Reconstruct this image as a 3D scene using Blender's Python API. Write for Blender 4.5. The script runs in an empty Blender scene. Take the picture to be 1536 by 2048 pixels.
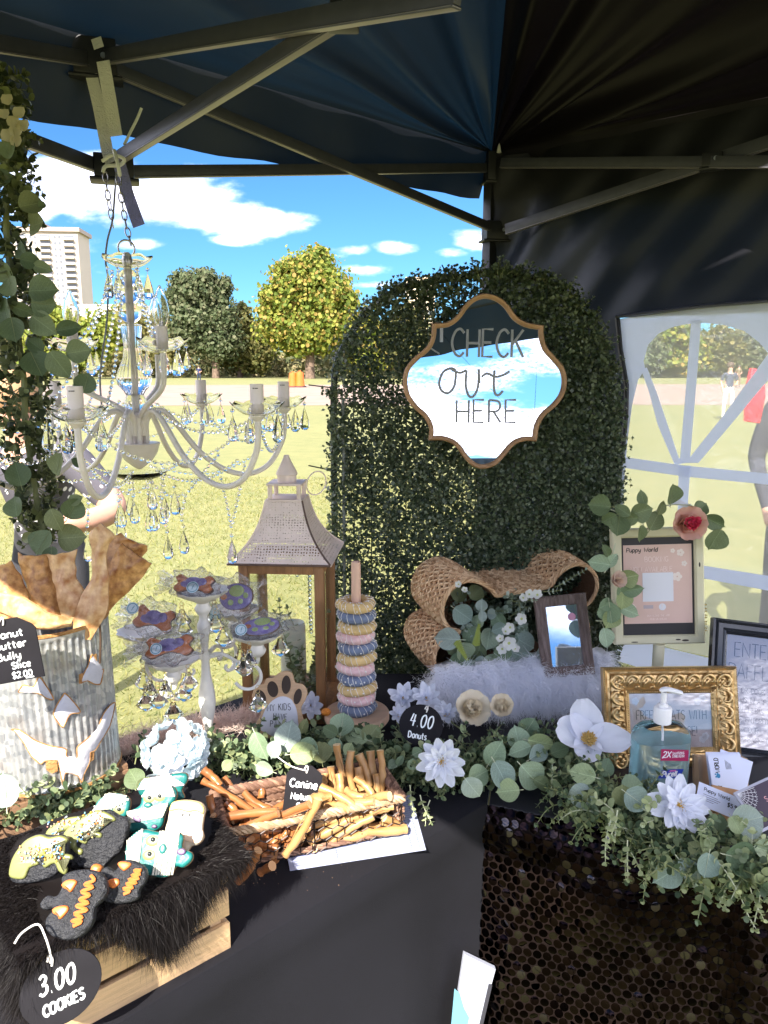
import bpy, bmesh, math, random
import numpy as np
from mathutils import Vector, Matrix, Euler
random.seed(7); rng = np.random.default_rng(7)
sc = bpy.context.scene; COL = sc.collection
PI = math.pi; R_ = math.radians

# ---------------------------------------------------------------- camera, world, sun, exposure
CAMZ, PITCH, F = 1.57, R_(10.7), 1539.0
cam_d = bpy.data.cameras.new('camera'); cam = bpy.data.objects.new('camera', cam_d); COL.objects.link(cam)
cam.location = (0, 0, CAMZ); cam.rotation_euler = (PI/2 - PITCH, 0, 0)
cam_d.sensor_fit = 'HORIZONTAL'; cam_d.sensor_width = 36; cam_d.lens = 36*F/1536
cam_d.clip_start = .05; cam_d.clip_end = 3000
sc.camera = cam
SUN_EL = R_(41)
SD = Vector((-.30*math.cos(SUN_EL), -.954*math.cos(SUN_EL), math.sin(SUN_EL))).normalized()   # towards the sun
sun_d = bpy.data.lights.new('sun', 'SUN'); sun = bpy.data.objects.new('sun', sun_d); COL.objects.link(sun)
sun_d.energy = 2.0; sun_d.angle = R_(.5); sun_d.color = (1, .93, .82)
sun.rotation_euler = SD.to_track_quat('Z', 'Y').to_euler()
sc.view_settings.view_transform = 'Standard'; sc.view_settings.look = 'None'
sc.view_settings.gamma = 1; sc.view_settings.use_curve_mapping = False
sc.view_settings.exposure = 2.85
cy = sc.cycles if hasattr(sc, 'cycles') else None
sc.render.engine = 'CYCLES'
sc.cycles.use_denoising = True
sc.cycles.max_bounces = 14; sc.cycles.transparent_max_bounces = 24; sc.cycles.diffuse_bounces = 8
sc.cycles.transmission_bounces = 8; sc.cycles.glossy_bounces = 4
sc.cycles.caustics_reflective = False; sc.cycles.sample_clamp_indirect = 6

world = bpy.data.worlds.new('World'); sc.world = world; world.use_nodes = True
def world_nodes():
    nt = world.node_tree; N = nt.nodes; Lk = nt.links; N.clear()
    out = N.new('ShaderNodeOutputWorld'); bg = N.new('ShaderNodeBackground'); bg.inputs[1].default_value = .13
    Lk.new(bg.outputs[0], out.inputs[0])
    sky = N.new('ShaderNodeTexSky'); sky.sky_type = 'NISHITA'; sky.sun_disc = False
    sky.sun_elevation = SUN_EL; sky.sun_rotation = math.atan2(SD.x, SD.y)
    sky.air_density = 1.0; sky.dust_density = .3; sky.ozone_density = 2.0
    tc = N.new('ShaderNodeTexCoord'); sep = N.new('ShaderNodeSeparateXYZ'); Lk.new(tc.outputs['Generated'], sep.inputs[0])
    def m(op, a, b=None, c=None):
        n = N.new('ShaderNodeMath'); n.operation = op
        for i, v in enumerate((a, b, c)):
            if v is None: continue
            if isinstance(v, (int, float)): n.inputs[i].default_value = v
            else: Lk.new(v, n.inputs[i])
        return n.outputs[0]
    x, y, z = sep.outputs
    zz = m('MAXIMUM', z, .0)
    den = m('ADD', zz, .10)
    cmb = N.new('ShaderNodeCombineXYZ'); Lk.new(m('DIVIDE', x, den), cmb.inputs[0]); Lk.new(m('DIVIDE', y, den), cmb.inputs[1])
    ns = N.new('ShaderNodeTexNoise'); ns.inputs['Scale'].default_value = .8; ns.inputs['Detail'].default_value = 7; ns.inputs['Roughness'].default_value = .55
    Lk.new(cmb.outputs[0], ns.inputs['Vector'])
    # clouds standing in given directions of the sky (a = x/y, b = z/y)
    yy = m('MAXIMUM', y, .05); a = m('DIVIDE', x, yy); b = m('DIVIDE', z, yy)
    cb2 = N.new('ShaderNodeCombineXYZ'); Lk.new(a, cb2.inputs[0]); Lk.new(m('MULTIPLY', b, 2.2), cb2.inputs[1])
    n2 = N.new('ShaderNodeTexNoise'); n2.inputs['Scale'].default_value = 7; n2.inputs['Detail'].default_value = 9; n2.inputs['Roughness'].default_value = .58
    Lk.new(cb2.outputs[0], n2.inputs['Vector'])
    lob = None
    for px, py, wx, wy, s in [(130,350,150,42,1.0),(260,395,190,38,1.05),(360,425,160,26,1.0),(500,445,110,24,.95),(250,440,120,20,.6),(540,432,34,18,.9),
                              (290,488,60,14,.75),(465,480,45,12,.75),(790,497,50,14,.95),(700,500,60,12,.75),(640,510,80,10,.55),(950,478,50,22,1.0),(905,505,40,14,.6),
                              (730,570,70,9,.5),(560,575,60,14,.5),(830,580,60,10,.5),(60,420,60,30,.9),(110,480,80,30,.6),(700,540,90,12,.5),(930,250,120,50,.9)]:
        ry = (1024-py)/F; Yv = math.cos(PITCH)+ry*math.sin(PITCH); Zv = -math.sin(PITCH)+ry*math.cos(PITCH)
        a0 = (px-768)/F/Yv; b0 = Zv/Yv; wa = wx/F; wb = wy/F
        e = m('ADD', m('POWER', m('ABSOLUTE', m('DIVIDE', m('SUBTRACT', a, a0), wa)), 2.0), m('POWER', m('ABSOLUTE', m('DIVIDE', m('SUBTRACT', b, b0), wb)), 2.0))
        g = m('MULTIPLY', m('EXPONENT', m('MULTIPLY', e, -1.0)), s)
        lob = g if lob is None else m('MAXIMUM', lob, g)
    fr = N.new('ShaderNodeMapRange'); Lk.new(y, fr.inputs[0]); fr.inputs[1].default_value = .55; fr.inputs[2].default_value = .75
    lobm = m('ADD', m('MULTIPLY', lob, 1.0), m('MULTIPLY', m('SUBTRACT', n2.outputs[0], .5), 1.9))
    mr1 = N.new('ShaderNodeMapRange'); mr1.interpolation_type = 'SMOOTHSTEP'; Lk.new(lobm, mr1.inputs[0]); mr1.inputs[1].default_value = .26; mr1.inputs[2].default_value = 1.05
    mr2 = N.new('ShaderNodeMapRange'); mr2.interpolation_type = 'SMOOTHSTEP'; Lk.new(ns.outputs[0], mr2.inputs[0]); mr2.inputs[1].default_value = .40; mr2.inputs[2].default_value = .58
    mx = N.new('ShaderNodeMix'); mx.data_type = 'FLOAT'; Lk.new(fr.outputs[0], mx.inputs[0]); Lk.new(mr2.outputs[0], mx.inputs[2]); Lk.new(mr1.outputs[0], mx.inputs[3])
    mask = m('MULTIPLY', mx.outputs[0], m('GREATER_THAN', z, .003))
    ramp = N.new('ShaderNodeMix'); ramp.data_type = 'RGBA'; cr = N.new('ShaderNodeMapRange'); Lk.new(n2.outputs[0], cr.inputs[0]); cr.inputs[1].default_value = .36; cr.inputs[2].default_value = .66; Lk.new(cr.outputs[0], ramp.inputs[0])
    ramp.inputs[6].default_value = (1.05, .98, 1.2, 1); ramp.inputs[7].default_value = (8.0, 7.9, 8.9, 1)
    tint = N.new('ShaderNodeMix'); tint.data_type = 'RGBA'; tint.blend_type = 'MULTIPLY'; tint.inputs[0].default_value = 1
    Lk.new(sky.outputs[0], tint.inputs[6]); tint.inputs[7].default_value = (.070, .138, .21, 1)
    mix = N.new('ShaderNodeMix'); mix.data_type = 'RGBA'
    Lk.new(mask, mix.inputs[0]); Lk.new(tint.outputs[2], mix.inputs[6]); Lk.new(ramp.outputs[2], mix.inputs[7])
    Lk.new(mix.outputs[2], bg.inputs[0])
world_nodes()

# ---------------------------------------------------------------- places: a point at world depth Y, or on a level z, seen in a direction
def ray(px, py):
    x = (px-768)/F; y = (1024-py)/F
    return Vector((x, math.cos(PITCH)+y*math.sin(PITCH), -math.sin(PITCH)+y*math.cos(PITCH)))
def W(px, py, Y):
    r = ray(px, py); return Vector((r.x/r.y*Y, Y, CAMZ + r.z/r.y*Y))
TZ = .74
def T(px, py, z=TZ):
    r = ray(px, py); t = (z-CAMZ)/r.z; return Vector((r.x*t, r.y*t, z))
def k_at(p):   # metres per photo pixel at a point
    return (p[1]*math.cos(PITCH) - (p[2]-CAMZ)*math.sin(PITCH))/F
U1 = Vector((.731, .682, 0)); N1 = Vector((-.682, .731, 0))      # table 1 and the tent's left side
V2 = Vector((.766, -.643, 0)); N2 = Vector((.643, .766, 0))     # table 2 and the window wall

# ---------------------------------------------------------------- materials
def mat(name, col, rough=.6, metal=0, var=.0, vscale=20, bump=0, bscale=60, col2=None, trans=0, ior=1.45, coords='Object', sheen=0, emit=None, sub=0, spec=.5, detail=4, stretch=None, coat=0, anis=None, trl=0, trlcol=None):
    m = bpy.data.materials.new(name); m.use_nodes = True
    nt = m.node_tree; N = nt.nodes; L = nt.links; b = N['Principled BSDF']
    b.inputs['Base Color'].default_value = (*col, 1); b.inputs['Roughness'].default_value = rough
    b.inputs['Metallic'].default_value = metal; b.inputs['IOR'].default_value = ior
    b.inputs['Transmission Weight'].default_value = trans; b.inputs['Specular IOR Level'].default_value = spec
    if sheen: b.inputs['Sheen Weight'].default_value = sheen
    if coat: b.inputs['Coat Weight'].default_value = coat; b.inputs['Coat Roughness'].default_value = .15
    if sub: b.inputs['Subsurface Weight'].default_value = sub; b.inputs['Subsurface Radius'].default_value = (.01, .006, .004)
    vec = None
    if var or bump or col2:
        tc = N.new('ShaderNodeTexCoord'); mp = N.new('ShaderNodeMapping'); L.new(tc.outputs[coords], mp.inputs[0])
        if stretch: mp.inputs['Scale'].default_value = stretch
        vec = mp.outputs[0]
    if var or col2:
        n = N.new('ShaderNodeTexNoise'); n.inputs['Scale'].default_value = vscale; n.inputs['Detail'].default_value = detail; L.new(vec, n.inputs['Vector'])
        r = N.new('ShaderNodeMapRange'); L.new(n.outputs[0], r.inputs[0]); r.inputs[1].default_value = .3; r.inputs[2].default_value = .7
        mx = N.new('ShaderNodeMix'); mx.data_type = 'RGBA'; L.new(r.outputs[0], mx.inputs[0])
        if col2: a_, b_ = col, col2
        else: a_ = tuple(max(0, c*(1-var)) for c in col); b_ = tuple(min(1, c*(1+var)) for c in col)
        mx.inputs[6].default_value = (*a_, 1); mx.inputs[7].default_value = (*b_, 1); L.new(mx.outputs[2], b.inputs['Base Color'])
    if bump:
        n = N.new('ShaderNodeTexNoise'); n.inputs['Scale'].default_value = bscale; n.inputs['Detail'].default_value = 3; L.new(vec, n.inputs['Vector'])
        bp = N.new('ShaderNodeBump'); bp.inputs['Strength'].default_value = bump; bp.inputs['Distance'].default_value = .01
        L.new(n.outputs[0], bp.inputs['Height']); L.new(bp.outputs[0], b.inputs['Normal'])
    if trl:
        t = N.new('ShaderNodeBsdfTranslucent'); t.inputs[0].default_value = (*(trlcol or col), 1)
        s = N.new('ShaderNodeMixShader'); s.inputs[0].default_value = trl
        L.new(b.outputs[0], s.inputs[1]); L.new(t.outputs[0], s.inputs[2])
        L.new(s.outputs[0], N['Material Output'].inputs['Surface'])
    return m
def rand_mat(name, cols, rough=.55, trl=.25, trlcol=None, island=True, spec=.4, veins=0, metal=0):
    """colour varies from leaf to leaf (per loose piece) or from object to object"""
    m = bpy.data.materials.new(name); m.use_nodes = True; nt = m.node_tree; N = nt.nodes; L = nt.links; b = N['Principled BSDF']
    b.inputs['Roughness'].default_value = rough; b.inputs['Specular IOR Level'].default_value = spec; b.inputs['Metallic'].default_value = metal
    if island: src = N.new('ShaderNodeNewGeometry').outputs['Random Per Island']
    else: src = N.new('ShaderNodeObjectInfo').outputs['Random']
    r = N.new('ShaderNodeValToRGB'); e = r.color_ramp.elements
    while len(e) < len(cols): e.new(.5)
    for i, c in enumerate(cols): e[i].position = i/max(1, len(cols)-1); e[i].color = (*c, 1)
    L.new(src, r.inputs[0])
    outc = r.outputs[0]
    if veins:
        tc = N.new('ShaderNodeTexCoord'); n = N.new('ShaderNodeTexNoise'); n.inputs['Scale'].default_value = 45; n.inputs['Detail'].default_value = 5
        L.new(tc.outputs['Object'], n.inputs['Vector'])
        mp = N.new('ShaderNodeMapRange'); L.new(n.outputs[0], mp.inputs[0]); mp.inputs[1].default_value = .35; mp.inputs[2].default_value = .65; mp.inputs[3].default_value = 1-veins; mp.inputs[4].default_value = 1+veins
        mm = N.new('ShaderNodeVectorMath'); mm.operation = 'SCALE'; L.new(outc, mm.inputs[0]); L.new(mp.outputs[0], mm.inputs['Scale']); outc = mm.outputs[0]
        # midrib and slanting side veins of the unit leaf (its own object coordinates)
        sx = N.new('ShaderNodeSeparateXYZ'); L.new(tc.outputs['Object'], sx.inputs[0])
        def mm_(op, a, c_, d=None):
            q = N.new('ShaderNodeMath'); q.operation = op
            for i, v in enumerate((a, c_, d)):
                if v is None: continue
                if isinstance(v, (int, float)): q.inputs[i].default_value = v
                else: L.new(v, q.inputs[i])
            return q.outputs[0]
        ax = mm_('ABSOLUTE', sx.outputs[0], 0); sv = mm_('SINE', mm_('MULTIPLY', mm_('SUBTRACT', sx.outputs[1], mm_('MULTIPLY', ax, .9)), 46), 0)
        sv = mm_('POWER', mm_('MAXIMUM', sv, 0), 6.0); rib = mm_('LESS_THAN', ax, .012); vv = mm_('MINIMUM', mm_('ADD', mm_('MULTIPLY', sv, .35), rib), 1.0)
        vm = N.new('ShaderNodeVectorMath'); vm.operation = 'SCALE'; L.new(outc, vm.inputs[0]); L.new(mm_('MULTIPLY_ADD', vv, .38, 1.0), vm.inputs['Scale']); outc = vm.outputs[0]
        bp = N.new('ShaderNodeBump'); bp.inputs['Strength'].default_value = .35; bp.inputs['Distance'].default_value = .004; L.new(mm_('ADD', mm_('MULTIPLY', n.outputs[0], .6), mm_('MULTIPLY', vv, -.5)), bp.inputs['Height']); L.new(bp.outputs[0], b.inputs['Normal'])
    L.new(outc, b.inputs['Base Color'])
    if trl:
        t = N.new('ShaderNodeBsdfTranslucent')
        if trlcol: t.inputs[0].default_value = (*trlcol, 1)
        else: L.new(outc, t.inputs[0])
        s = N.new('ShaderNodeMixShader'); s.inputs[0].default_value = trl
        L.new(b.outputs[0], s.inputs[1]); L.new(t.outputs[0], s.inputs[2]); L.new(s.outputs[0], N['Material Output'].inputs['Surface'])
    return m
def film_mat(name, tint=(1, 1, 1), gloss=.12, milky=.0, rough=.08, wrinkle=.6, wscale=30, fres=True, milkcol=(.9, .92, 1)):
    """thin clear plastic: transparent, with glossy wrinkles and a little milkiness"""
    m = bpy.data.materials.new(name); m.use_nodes = True; nt = m.node_tree; N = nt.nodes; L = nt.links
    N.remove(N['Principled BSDF']); out = N['Material Output']
    tr = N.new('ShaderNodeBsdfTransparent'); tr.inputs[0].default_value = (*tint, 1)
    gl = N.new('ShaderNodeBsdfGlossy'); gl.inputs['Roughness'].default_value = rough
    tc = N.new('ShaderNodeTexCoord'); n = N.new('ShaderNodeTexNoise'); n.inputs['Scale'].default_value = wscale; n.inputs['Detail'].default_value = 4; n.inputs['Distortion'].default_value = 1.2
    L.new(tc.outputs['Object'], n.inputs['Vector'])
    bp = N.new('ShaderNodeBump'); bp.inputs['Strength'].default_value = wrinkle; bp.inputs['Distance'].default_value = .01; L.new(n.outputs[0], bp.inputs['Height']); L.new(bp.outputs[0], gl.inputs['Normal'])
    lw = N.new('ShaderNodeLayerWeight'); lw.inputs[0].default_value = .35; L.new(bp.outputs[0], lw.inputs['Normal'])
    mr = N.new('ShaderNodeMapRange'); L.new(lw.outputs['Fresnel'], mr.inputs[0]); mr.inputs[3].default_value = gloss; mr.inputs[4].default_value = min(1, gloss+.55)
    s = N.new('ShaderNodeMixShader'); L.new(mr.outputs[0], s.inputs[0]); L.new(tr.outputs[0], s.inputs[1]); L.new(gl.outputs[0], s.inputs[2])
    last = s.outputs[0]
    if milky:
        tl = N.new('ShaderNodeBsdfTranslucent'); tl.inputs[0].default_value = (*milkcol, 1); df = N.new('ShaderNodeBsdfDiffuse'); df.inputs[0].default_value = (*milkcol, 1)
        md = N.new('ShaderNodeMixShader'); md.inputs[0].default_value = .5; L.new(tl.outputs[0], md.inputs[1]); L.new(df.outputs[0], md.inputs[2])
        s2 = N.new('ShaderNodeMixShader'); s2.inputs[0].default_value = milky; L.new(last, s2.inputs[1]); L.new(md.outputs[0], s2.inputs[2]); last = s2.outputs[0]
    L.new(last, out.inputs['Surface'])
    return m

# ---------------------------------------------------------------- mesh builder
def rot(rx=0, ry=0, rz=0): return Euler((rx, ry, rz)).to_matrix().to_4x4()
def tr(*p): return Matrix.Translation(Vector(p[0]) if len(p) == 1 else Vector(p))
def frame_z(d, spin=0):
    q = Vector(d).normalized().to_track_quat('Z', 'Y').to_matrix().to_4x4()
    return q @ Matrix.Rotation(spin, 4, 'Z')
class MB:
    def __init__(s): s.v = []; s.f = []; s.m = []; s.mi = 0
    def add(s, V, Fc, M=None, mi=None):
        o = len(s.v)
        if M is not None: V = [M @ Vector(p) for p in V]
        s.v += [tuple(p) for p in V]; s.f += [tuple(i+o for i in f) for f in Fc]; s.m += [s.mi if mi is None else mi]*len(Fc)
        return s
    def box(s, c, d, M=None, mi=None):
        x, y, z = c; a, b, h = d[0]/2, d[1]/2, d[2]/2
        V = [(x+i*a, y+j*b, z+k*h) for i in (-1, 1) for j in (-1, 1) for k in (-1, 1)]
        return s.add(V, [(0,1,3,2),(4,6,7,5),(0,4,5,1),(2,3,7,6),(0,2,6,4),(1,5,7,3)], M, mi)
    def tube(s, pts, r, n=8, closed=False, flat=1, mi=None, cap=True, M=None, up=None):
        P = [Vector(p) for p in pts]; N = len(P)
        if N < 2: return s
        T_ = []
        for i in range(N):
            if closed: t = P[(i+1) % N]-P[i-1]
            else: t = P[min(i+1, N-1)]-P[max(i-1, 0)]
            T_.append(t.normalized() if t.length > 1e-9 else Vector((0, 0, 1)))
        a = Vector(up) if up is not None else Vector((0, 0, 1))
        if abs(a.dot(T_[0])) > .95: a = Vector((1, 0, 0))
        nrm = (a - T_[0]*a.dot(T_[0])).normalized(); V = []
        for i in range(N):
            if up is not None: nrm = Vector(up)
            nrm = (nrm - T_[i]*nrm.dot(T_[i]))
            nrm = nrm.normalized() if nrm.length > 1e-6 else T_[i].orthogonal().normalized()
            bn = T_[i].cross(nrm); rr = r[i] if hasattr(r, '__len__') else r
            for j in range(n):
                an = 2*PI*j/n; V.append(P[i] + nrm*math.cos(an)*rr*flat + bn*math.sin(an)*rr)
        Fc = []
        for i in range(N if closed else N-1):
            for j in range(n):
                k = (i+1) % N; Fc.append((i*n+j, i*n+(j+1) % n, k*n+(j+1) % n, k*n+j))
        if cap and not closed: Fc += [tuple(range(n-1, -1, -1)), tuple((N-1)*n+j for j in range(n))]
        return s.add(V, Fc, M, mi)
    def lathe(s, prof, n=24, M=None, mi=None, rip=None, cap=True):
        V = []; Fc = []
        for (r, z) in prof:
            for j in range(n):
                an = 2*PI*j/n; q = r*(1+(rip(an, z) if rip else 0)); V.append((q*math.cos(an), q*math.sin(an), z))
        K = len(prof)
        for i in range(K-1):
            for j in range(n): Fc.append((i*n+j, i*n+(j+1) % n, (i+1)*n+(j+1) % n, (i+1)*n+j))
        if cap:
            if prof[0][0] > 1e-6: Fc.append(tuple(range(n-1, -1, -1)))
            if prof[-1][0] > 1e-6: Fc.append(tuple((K-1)*n+j for j in range(n)))
        return s.add(V, Fc, M, mi)
    def sphere(s, c, r, n=10, M=None, mi=None, sc3=(1, 1, 1)):
        k = max(4, n//2); V = [(c[0], c[1], c[2]-r*sc3[2])]; Fc = []
        for i in range(1, k):
            a = PI*i/k - PI/2
            for j in range(n):
                b = 2*PI*j/n; V.append((c[0]+r*sc3[0]*math.cos(a)*math.cos(b), c[1]+r*sc3[1]*math.cos(a)*math.sin(b), c[2]+r*sc3[2]*math.sin(a)))
        V.append((c[0], c[1], c[2]+r*sc3[2])); e = len(V)-1
        for j in range(n): Fc.append((0, 1+(j+1) % n, 1+j)); Fc.append((e, 1+(k-2)*n+j, 1+(k-2)*n+(j+1) % n))
        for i in range(k-2):
            for j in range(n): Fc.append((1+i*n+j, 1+i*n+(j+1) % n, 1+(i+1)*n+(j+1) % n, 1+(i+1)*n+j))
        return s.add(V, Fc, M, mi)
    def prism(s, poly, z0, z1, rnd=0, M=None, mi=None, steps=3, rb=None):
        """outline extruded from z0 to z1, with its top edge rounded over by rnd (and the bottom by rb)"""
        n = len(poly); area = sum(poly[i][0]*poly[(i+1) % n][1]-poly[(i+1) % n][0]*poly[i][1] for i in range(n))
        if area < 0: poly = poly[::-1]
        P = [Vector((p[0], p[1])) for p in poly]; nr = []
        for i in range(n):
            e = (P[(i+1) % n]-P[i-1]); e = e.normalized() if e.length > 1e-9 else Vector((1, 0)); nr.append(Vector((-e.y, e.x)))
        rings = []
        if rb:
            for q in range(steps):
                a = PI/2*q/steps; rings.append((rb*(1-math.sin(a)), z0+rb*(1-math.cos(a))))
        rings.append((0, z0+(rb or 0)))
        if rnd:
            for q in range(steps+1):
                a = PI/2*q/steps; rings.append((rnd*(1-math.cos(a)), z1-rnd+rnd*math.sin(a)))
        else: rings.append((0, z1))
        V = []; Fc = []
        for off, z in rings:
            for i in range(n): q = P[i]+nr[i]*off; V.append((q.x, q.y, z))
        for k in range(len(rings)-1):
            for i in range(n): Fc.append((k*n+i, k*n+(i+1) % n, (k+1)*n+(i+1) % n, (k+1)*n+i))
        Fc += [tuple(range(n-1, -1, -1)), tuple((len(rings)-1)*n+i for i in range(n))]
        return s.add(V, Fc, M, mi)
    def grid(s, fn, nu, nv, M=None, mi=None):
        V = [fn(i/nu, j/nv) for j in range(nv+1) for i in range(nu+1)]
        Fc = [(j*(nu+1)+i, j*(nu+1)+i+1, (j+1)*(nu+1)+i+1, (j+1)*(nu+1)+i) for j in range(nv) for i in range(nu)]
        return s.add(V, Fc, M, mi)
    def mesh(s, name, mats, smooth=True, bevel=0, sharp=40):
        me = bpy.data.meshes.new(name); me.from_pydata(s.v, [], s.f)
        for m in (mats if isinstance(mats, (list, tuple)) else [mats]): me.materials.append(m)
        me.polygons.foreach_set('material_index', s.m)
        if bevel:
            bm = bmesh.new(); bm.from_mesh(me); ed = [e for e in bm.edges if len(e.link_faces) == 2 and e.calc_face_angle(0) > .7]
            bmesh.ops.bevel(bm, geom=ed, offset=bevel, segments=2, affect='EDGES', profile=.6); bm.to_mesh(me); bm.free()
        if smooth:
            me.polygons.foreach_set('use_smooth', [True]*len(me.polygons)); me.set_sharp_from_angle(angle=R_(sharp))
        me.update(); return me
    def build(s, name, mats, parent=None, M=None, **kw):
        return link(s.mesh(name, mats, **kw), name, parent, M)
def link(me, name, parent=None, M=None):
    o = bpy.data.objects.new(name, me); COL.objects.link(o)
    if parent is not None: o.parent = parent
    if M is not None: o.matrix_basis = M
    return o
def tag(o, label=None, cat=None, group=None, kind=None):
    if label: o['label'] = label
    if cat: o['category'] = cat
    if group: o['group'] = group
    if kind: o['kind'] = kind
    return o
def thing(name, label, cat, M=None, group=None):
    o = bpy.data.objects.new(name, None); COL.objects.link(o); o.empty_display_size = .02
    if M is not None: o.matrix_basis = M if isinstance(M, Matrix) else tr(M)
    return tag(o, label, cat, group)
def kids(o): return [c for c in bpy.data.objects if c.parent == o]
def dup(root, M, label=None, kidmap=None):
    r = root.copy(); COL.objects.link(r); r.matrix_basis = M
    if label: r['label'] = label
    for c in (kidmap or kids(root)):
        d = c.copy(); COL.objects.link(d); d.parent = r
        for g in kids(c):
            h = g.copy(); COL.objects.link(h); h.parent = d
    return r
def raw_mesh(name, V, Fc, mats, smooth=False, nv=None):
    """fast mesh from numpy arrays: V (n,3), Fc (m,k)"""
    me = bpy.data.meshes.new(name); V = np.asarray(V, dtype=np.float32); Fc = np.asarray(Fc, dtype=np.int32)
    k = Fc.shape[1]; me.vertices.add(len(V)); me.vertices.foreach_set('co', V.ravel())
    me.loops.add(Fc.size); me.loops.foreach_set('vertex_index', Fc.ravel())
    me.polygons.add(len(Fc)); me.polygons.foreach_set('loop_start', np.arange(0, Fc.size, k, dtype=np.int32))
    for m in (mats if isinstance(mats, (list, tuple)) else [mats]): me.materials.append(m)
    if smooth: me.polygons.foreach_set('use_smooth', np.ones(len(Fc), dtype=bool))
    me.update(calc_edges=True); return me
def rand_rots(n, zbias=None):
    """n random rotation matrices; zbias (n,3) pulls local +Z towards that direction"""
    z = rng.normal(size=(n, 3)); z /= np.linalg.norm(z, axis=1)[:, None]
    if zbias is not None: z = z*.8+np.asarray(zbias); z /= np.linalg.norm(z, axis=1)[:, None]
    a = rng.normal(size=(n, 3)); x = a-(a*z).sum(1)[:, None]*z; x /= np.linalg.norm(x, axis=1)[:, None]
    y = np.cross(z, x); return np.stack([x, y, z], axis=2)
def scatter(name, tv, tf, P, Rm, S, mats, smooth=False):
    tv = np.asarray(tv, float); tf = np.asarray(tf, int); P = np.asarray(P, float); n = len(P)
    S = np.asarray(S, float).reshape(n, 1, -1)
    V = np.einsum('nij,nkj->nki', Rm, tv[None]*S)+P[:, None, :]
    Fc = tf[None]+(np.arange(n)*len(tv))[:, None, None]
    return raw_mesh(name, V.reshape(-1, 3), Fc.reshape(-1, tf.shape[1]), mats, smooth)
LEAF4 = ([(0, 0, 0), (.5, .5, .12), (0, 1, 0), (-.5, .5, .12)], [(0, 1, 2, 3)])
LEAF6 = ([(0, 0, 0), (.42, .3, .1), (.42, .75, .1), (0, 1.05, -.05), (-.42, .75, .1), (-.42, .3, .1)], [(0, 1, 2, 3), (0, 3, 4, 5)])
def hairs(name, roots, dirs, lens, wid, mats, sag=.3, seg=3, jit=.25):
    """tapered flat strands; dirs are pulled down by sag along their length"""
    n = len(roots); roots = np.asarray(roots, float); d = np.asarray(dirs, float)+rng.normal(size=(n, 3))*jit
    d /= np.linalg.norm(d, axis=1)[:, None]; lens = np.asarray(lens).reshape(n, 1)
    side = np.cross(d, rng.normal(size=(n, 3))); side /= np.linalg.norm(side, axis=1)[:, None]
    curl = rng.normal(size=(n, 3))*.25
    V = []
    for i in range(seg+1):
        t = i/seg; c = roots+d*lens*t+(np.array([0, 0, -1])*sag+curl)*lens*t*t
        w = wid*(1-t*.9)/2; V.append(c-side*w); V.append(c+side*w)
    V = np.stack(V, 1).reshape(-1, 3); b = (np.arange(n)*(2*seg+2))[:, None, None]
    q = np.array([[2*i, 2*i+1, 2*i+3, 2*i+2] for i in range(seg)])[None]
    return raw_mesh(name, V, (b+q).reshape(-1, 4), mats, True)

# ---------------------------------------------------------------- pen-stroke lettering
G = {}
def _g(ch, w, *st): G[ch] = (w, [(k[0], [tuple(map(float, q.split(','))) for q in k[1:].split()]) for k in st])
_g(' ', 2.4)
_g('A', 4, 'l0,0 2,6 4,0', 'l.8,2 3.2,2'); _g('B', 3.6, 'l0,0 0,6', 's0,6 2.4,5.8 3,4.6 2.2,3.3 0,3.1', 's0,3.1 2.8,2.9 3.5,1.5 2.6,.2 0,0')
_g('C', 3.6, 's3.6,5.1 2.4,6 .9,5.3 0,3 .9,.7 2.4,0 3.6,.9'); _g('D', 3.8, 'l0,0 0,6', 's0,6 2.3,5.6 3.6,3 2.3,.4 0,0')
_g('E', 3.2, 'l3.1,6 0,6 0,0 3.1,0', 'l0,3.1 2.6,3.1'); _g('F', 3.1, 'l3.1,6 0,6 0,0', 'l0,3.1 2.5,3.1')
_g('G', 3.8, 's3.6,5.1 2.4,6 .9,5.3 0,3 .9,.7 2.4,0 3.6,1.2', 'l2.2,2.7 3.7,2.7 3.6,.2'); _g('H', 3.6, 'l0,0 0,6', 'l3.6,0 3.6,6', 'l0,3 3.6,3')
_g('I', .6, 'l.3,0 .3,6'); _g('K', 3.5, 'l0,0 0,6', 'l3.3,6 0,2.6', 'l1.1,3.6 3.5,0'); _g('L', 3, 'l0,6 0,0 3,0')
_g('M', 4.4, 'l0,0 0,6 2.2,2 4.4,6 4.4,0'); _g('N', 3.7, 'l0,0 0,6 3.7,0 3.7,6'); _g('O', 4.2, 's2.1,6 .6,5.1 0,3 .6,.9 2.1,0 3.6,.9 4.2,3 3.6,5.1 2.1,6')
_g('P', 3.4, 'l0,0 0,6', 's0,6 2.6,5.7 3.4,4.4 2.6,3 0,2.7'); _g('R', 3.5, 'l0,0 0,6', 's0,6 2.6,5.7 3.3,4.5 2.6,3.2 0,2.9', 'l1.4,2.9 3.5,0')
_g('S', 3.4, 's3.2,5.2 1.9,6 .4,5.2 .6,3.7 2.8,2.6 3.2,1.1 1.7,0 .1,.9'); _g('T', 3.6, 'l0,6 3.6,6', 'l1.8,6 1.8,0'); _g('U', 3.6, 's0,6 0,1.8 1.8,0 3.6,1.8 3.6,6')
_g('V', 4, 'l0,6 2,0 4,6'); _g('W', 5.4, 'l0,6 1.4,0 2.7,4.6 4,0 5.4,6'); _g('Y', 3.8, 'l0,6 1.9,3 3.8,6', 'l1.9,3 1.9,0'); _g('X', 3.6, 'l0,6 3.6,0', 'l3.6,6 0,0'); _g('Z', 3.4, 'l0,6 3.4,6 0,0 3.4,0')
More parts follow.
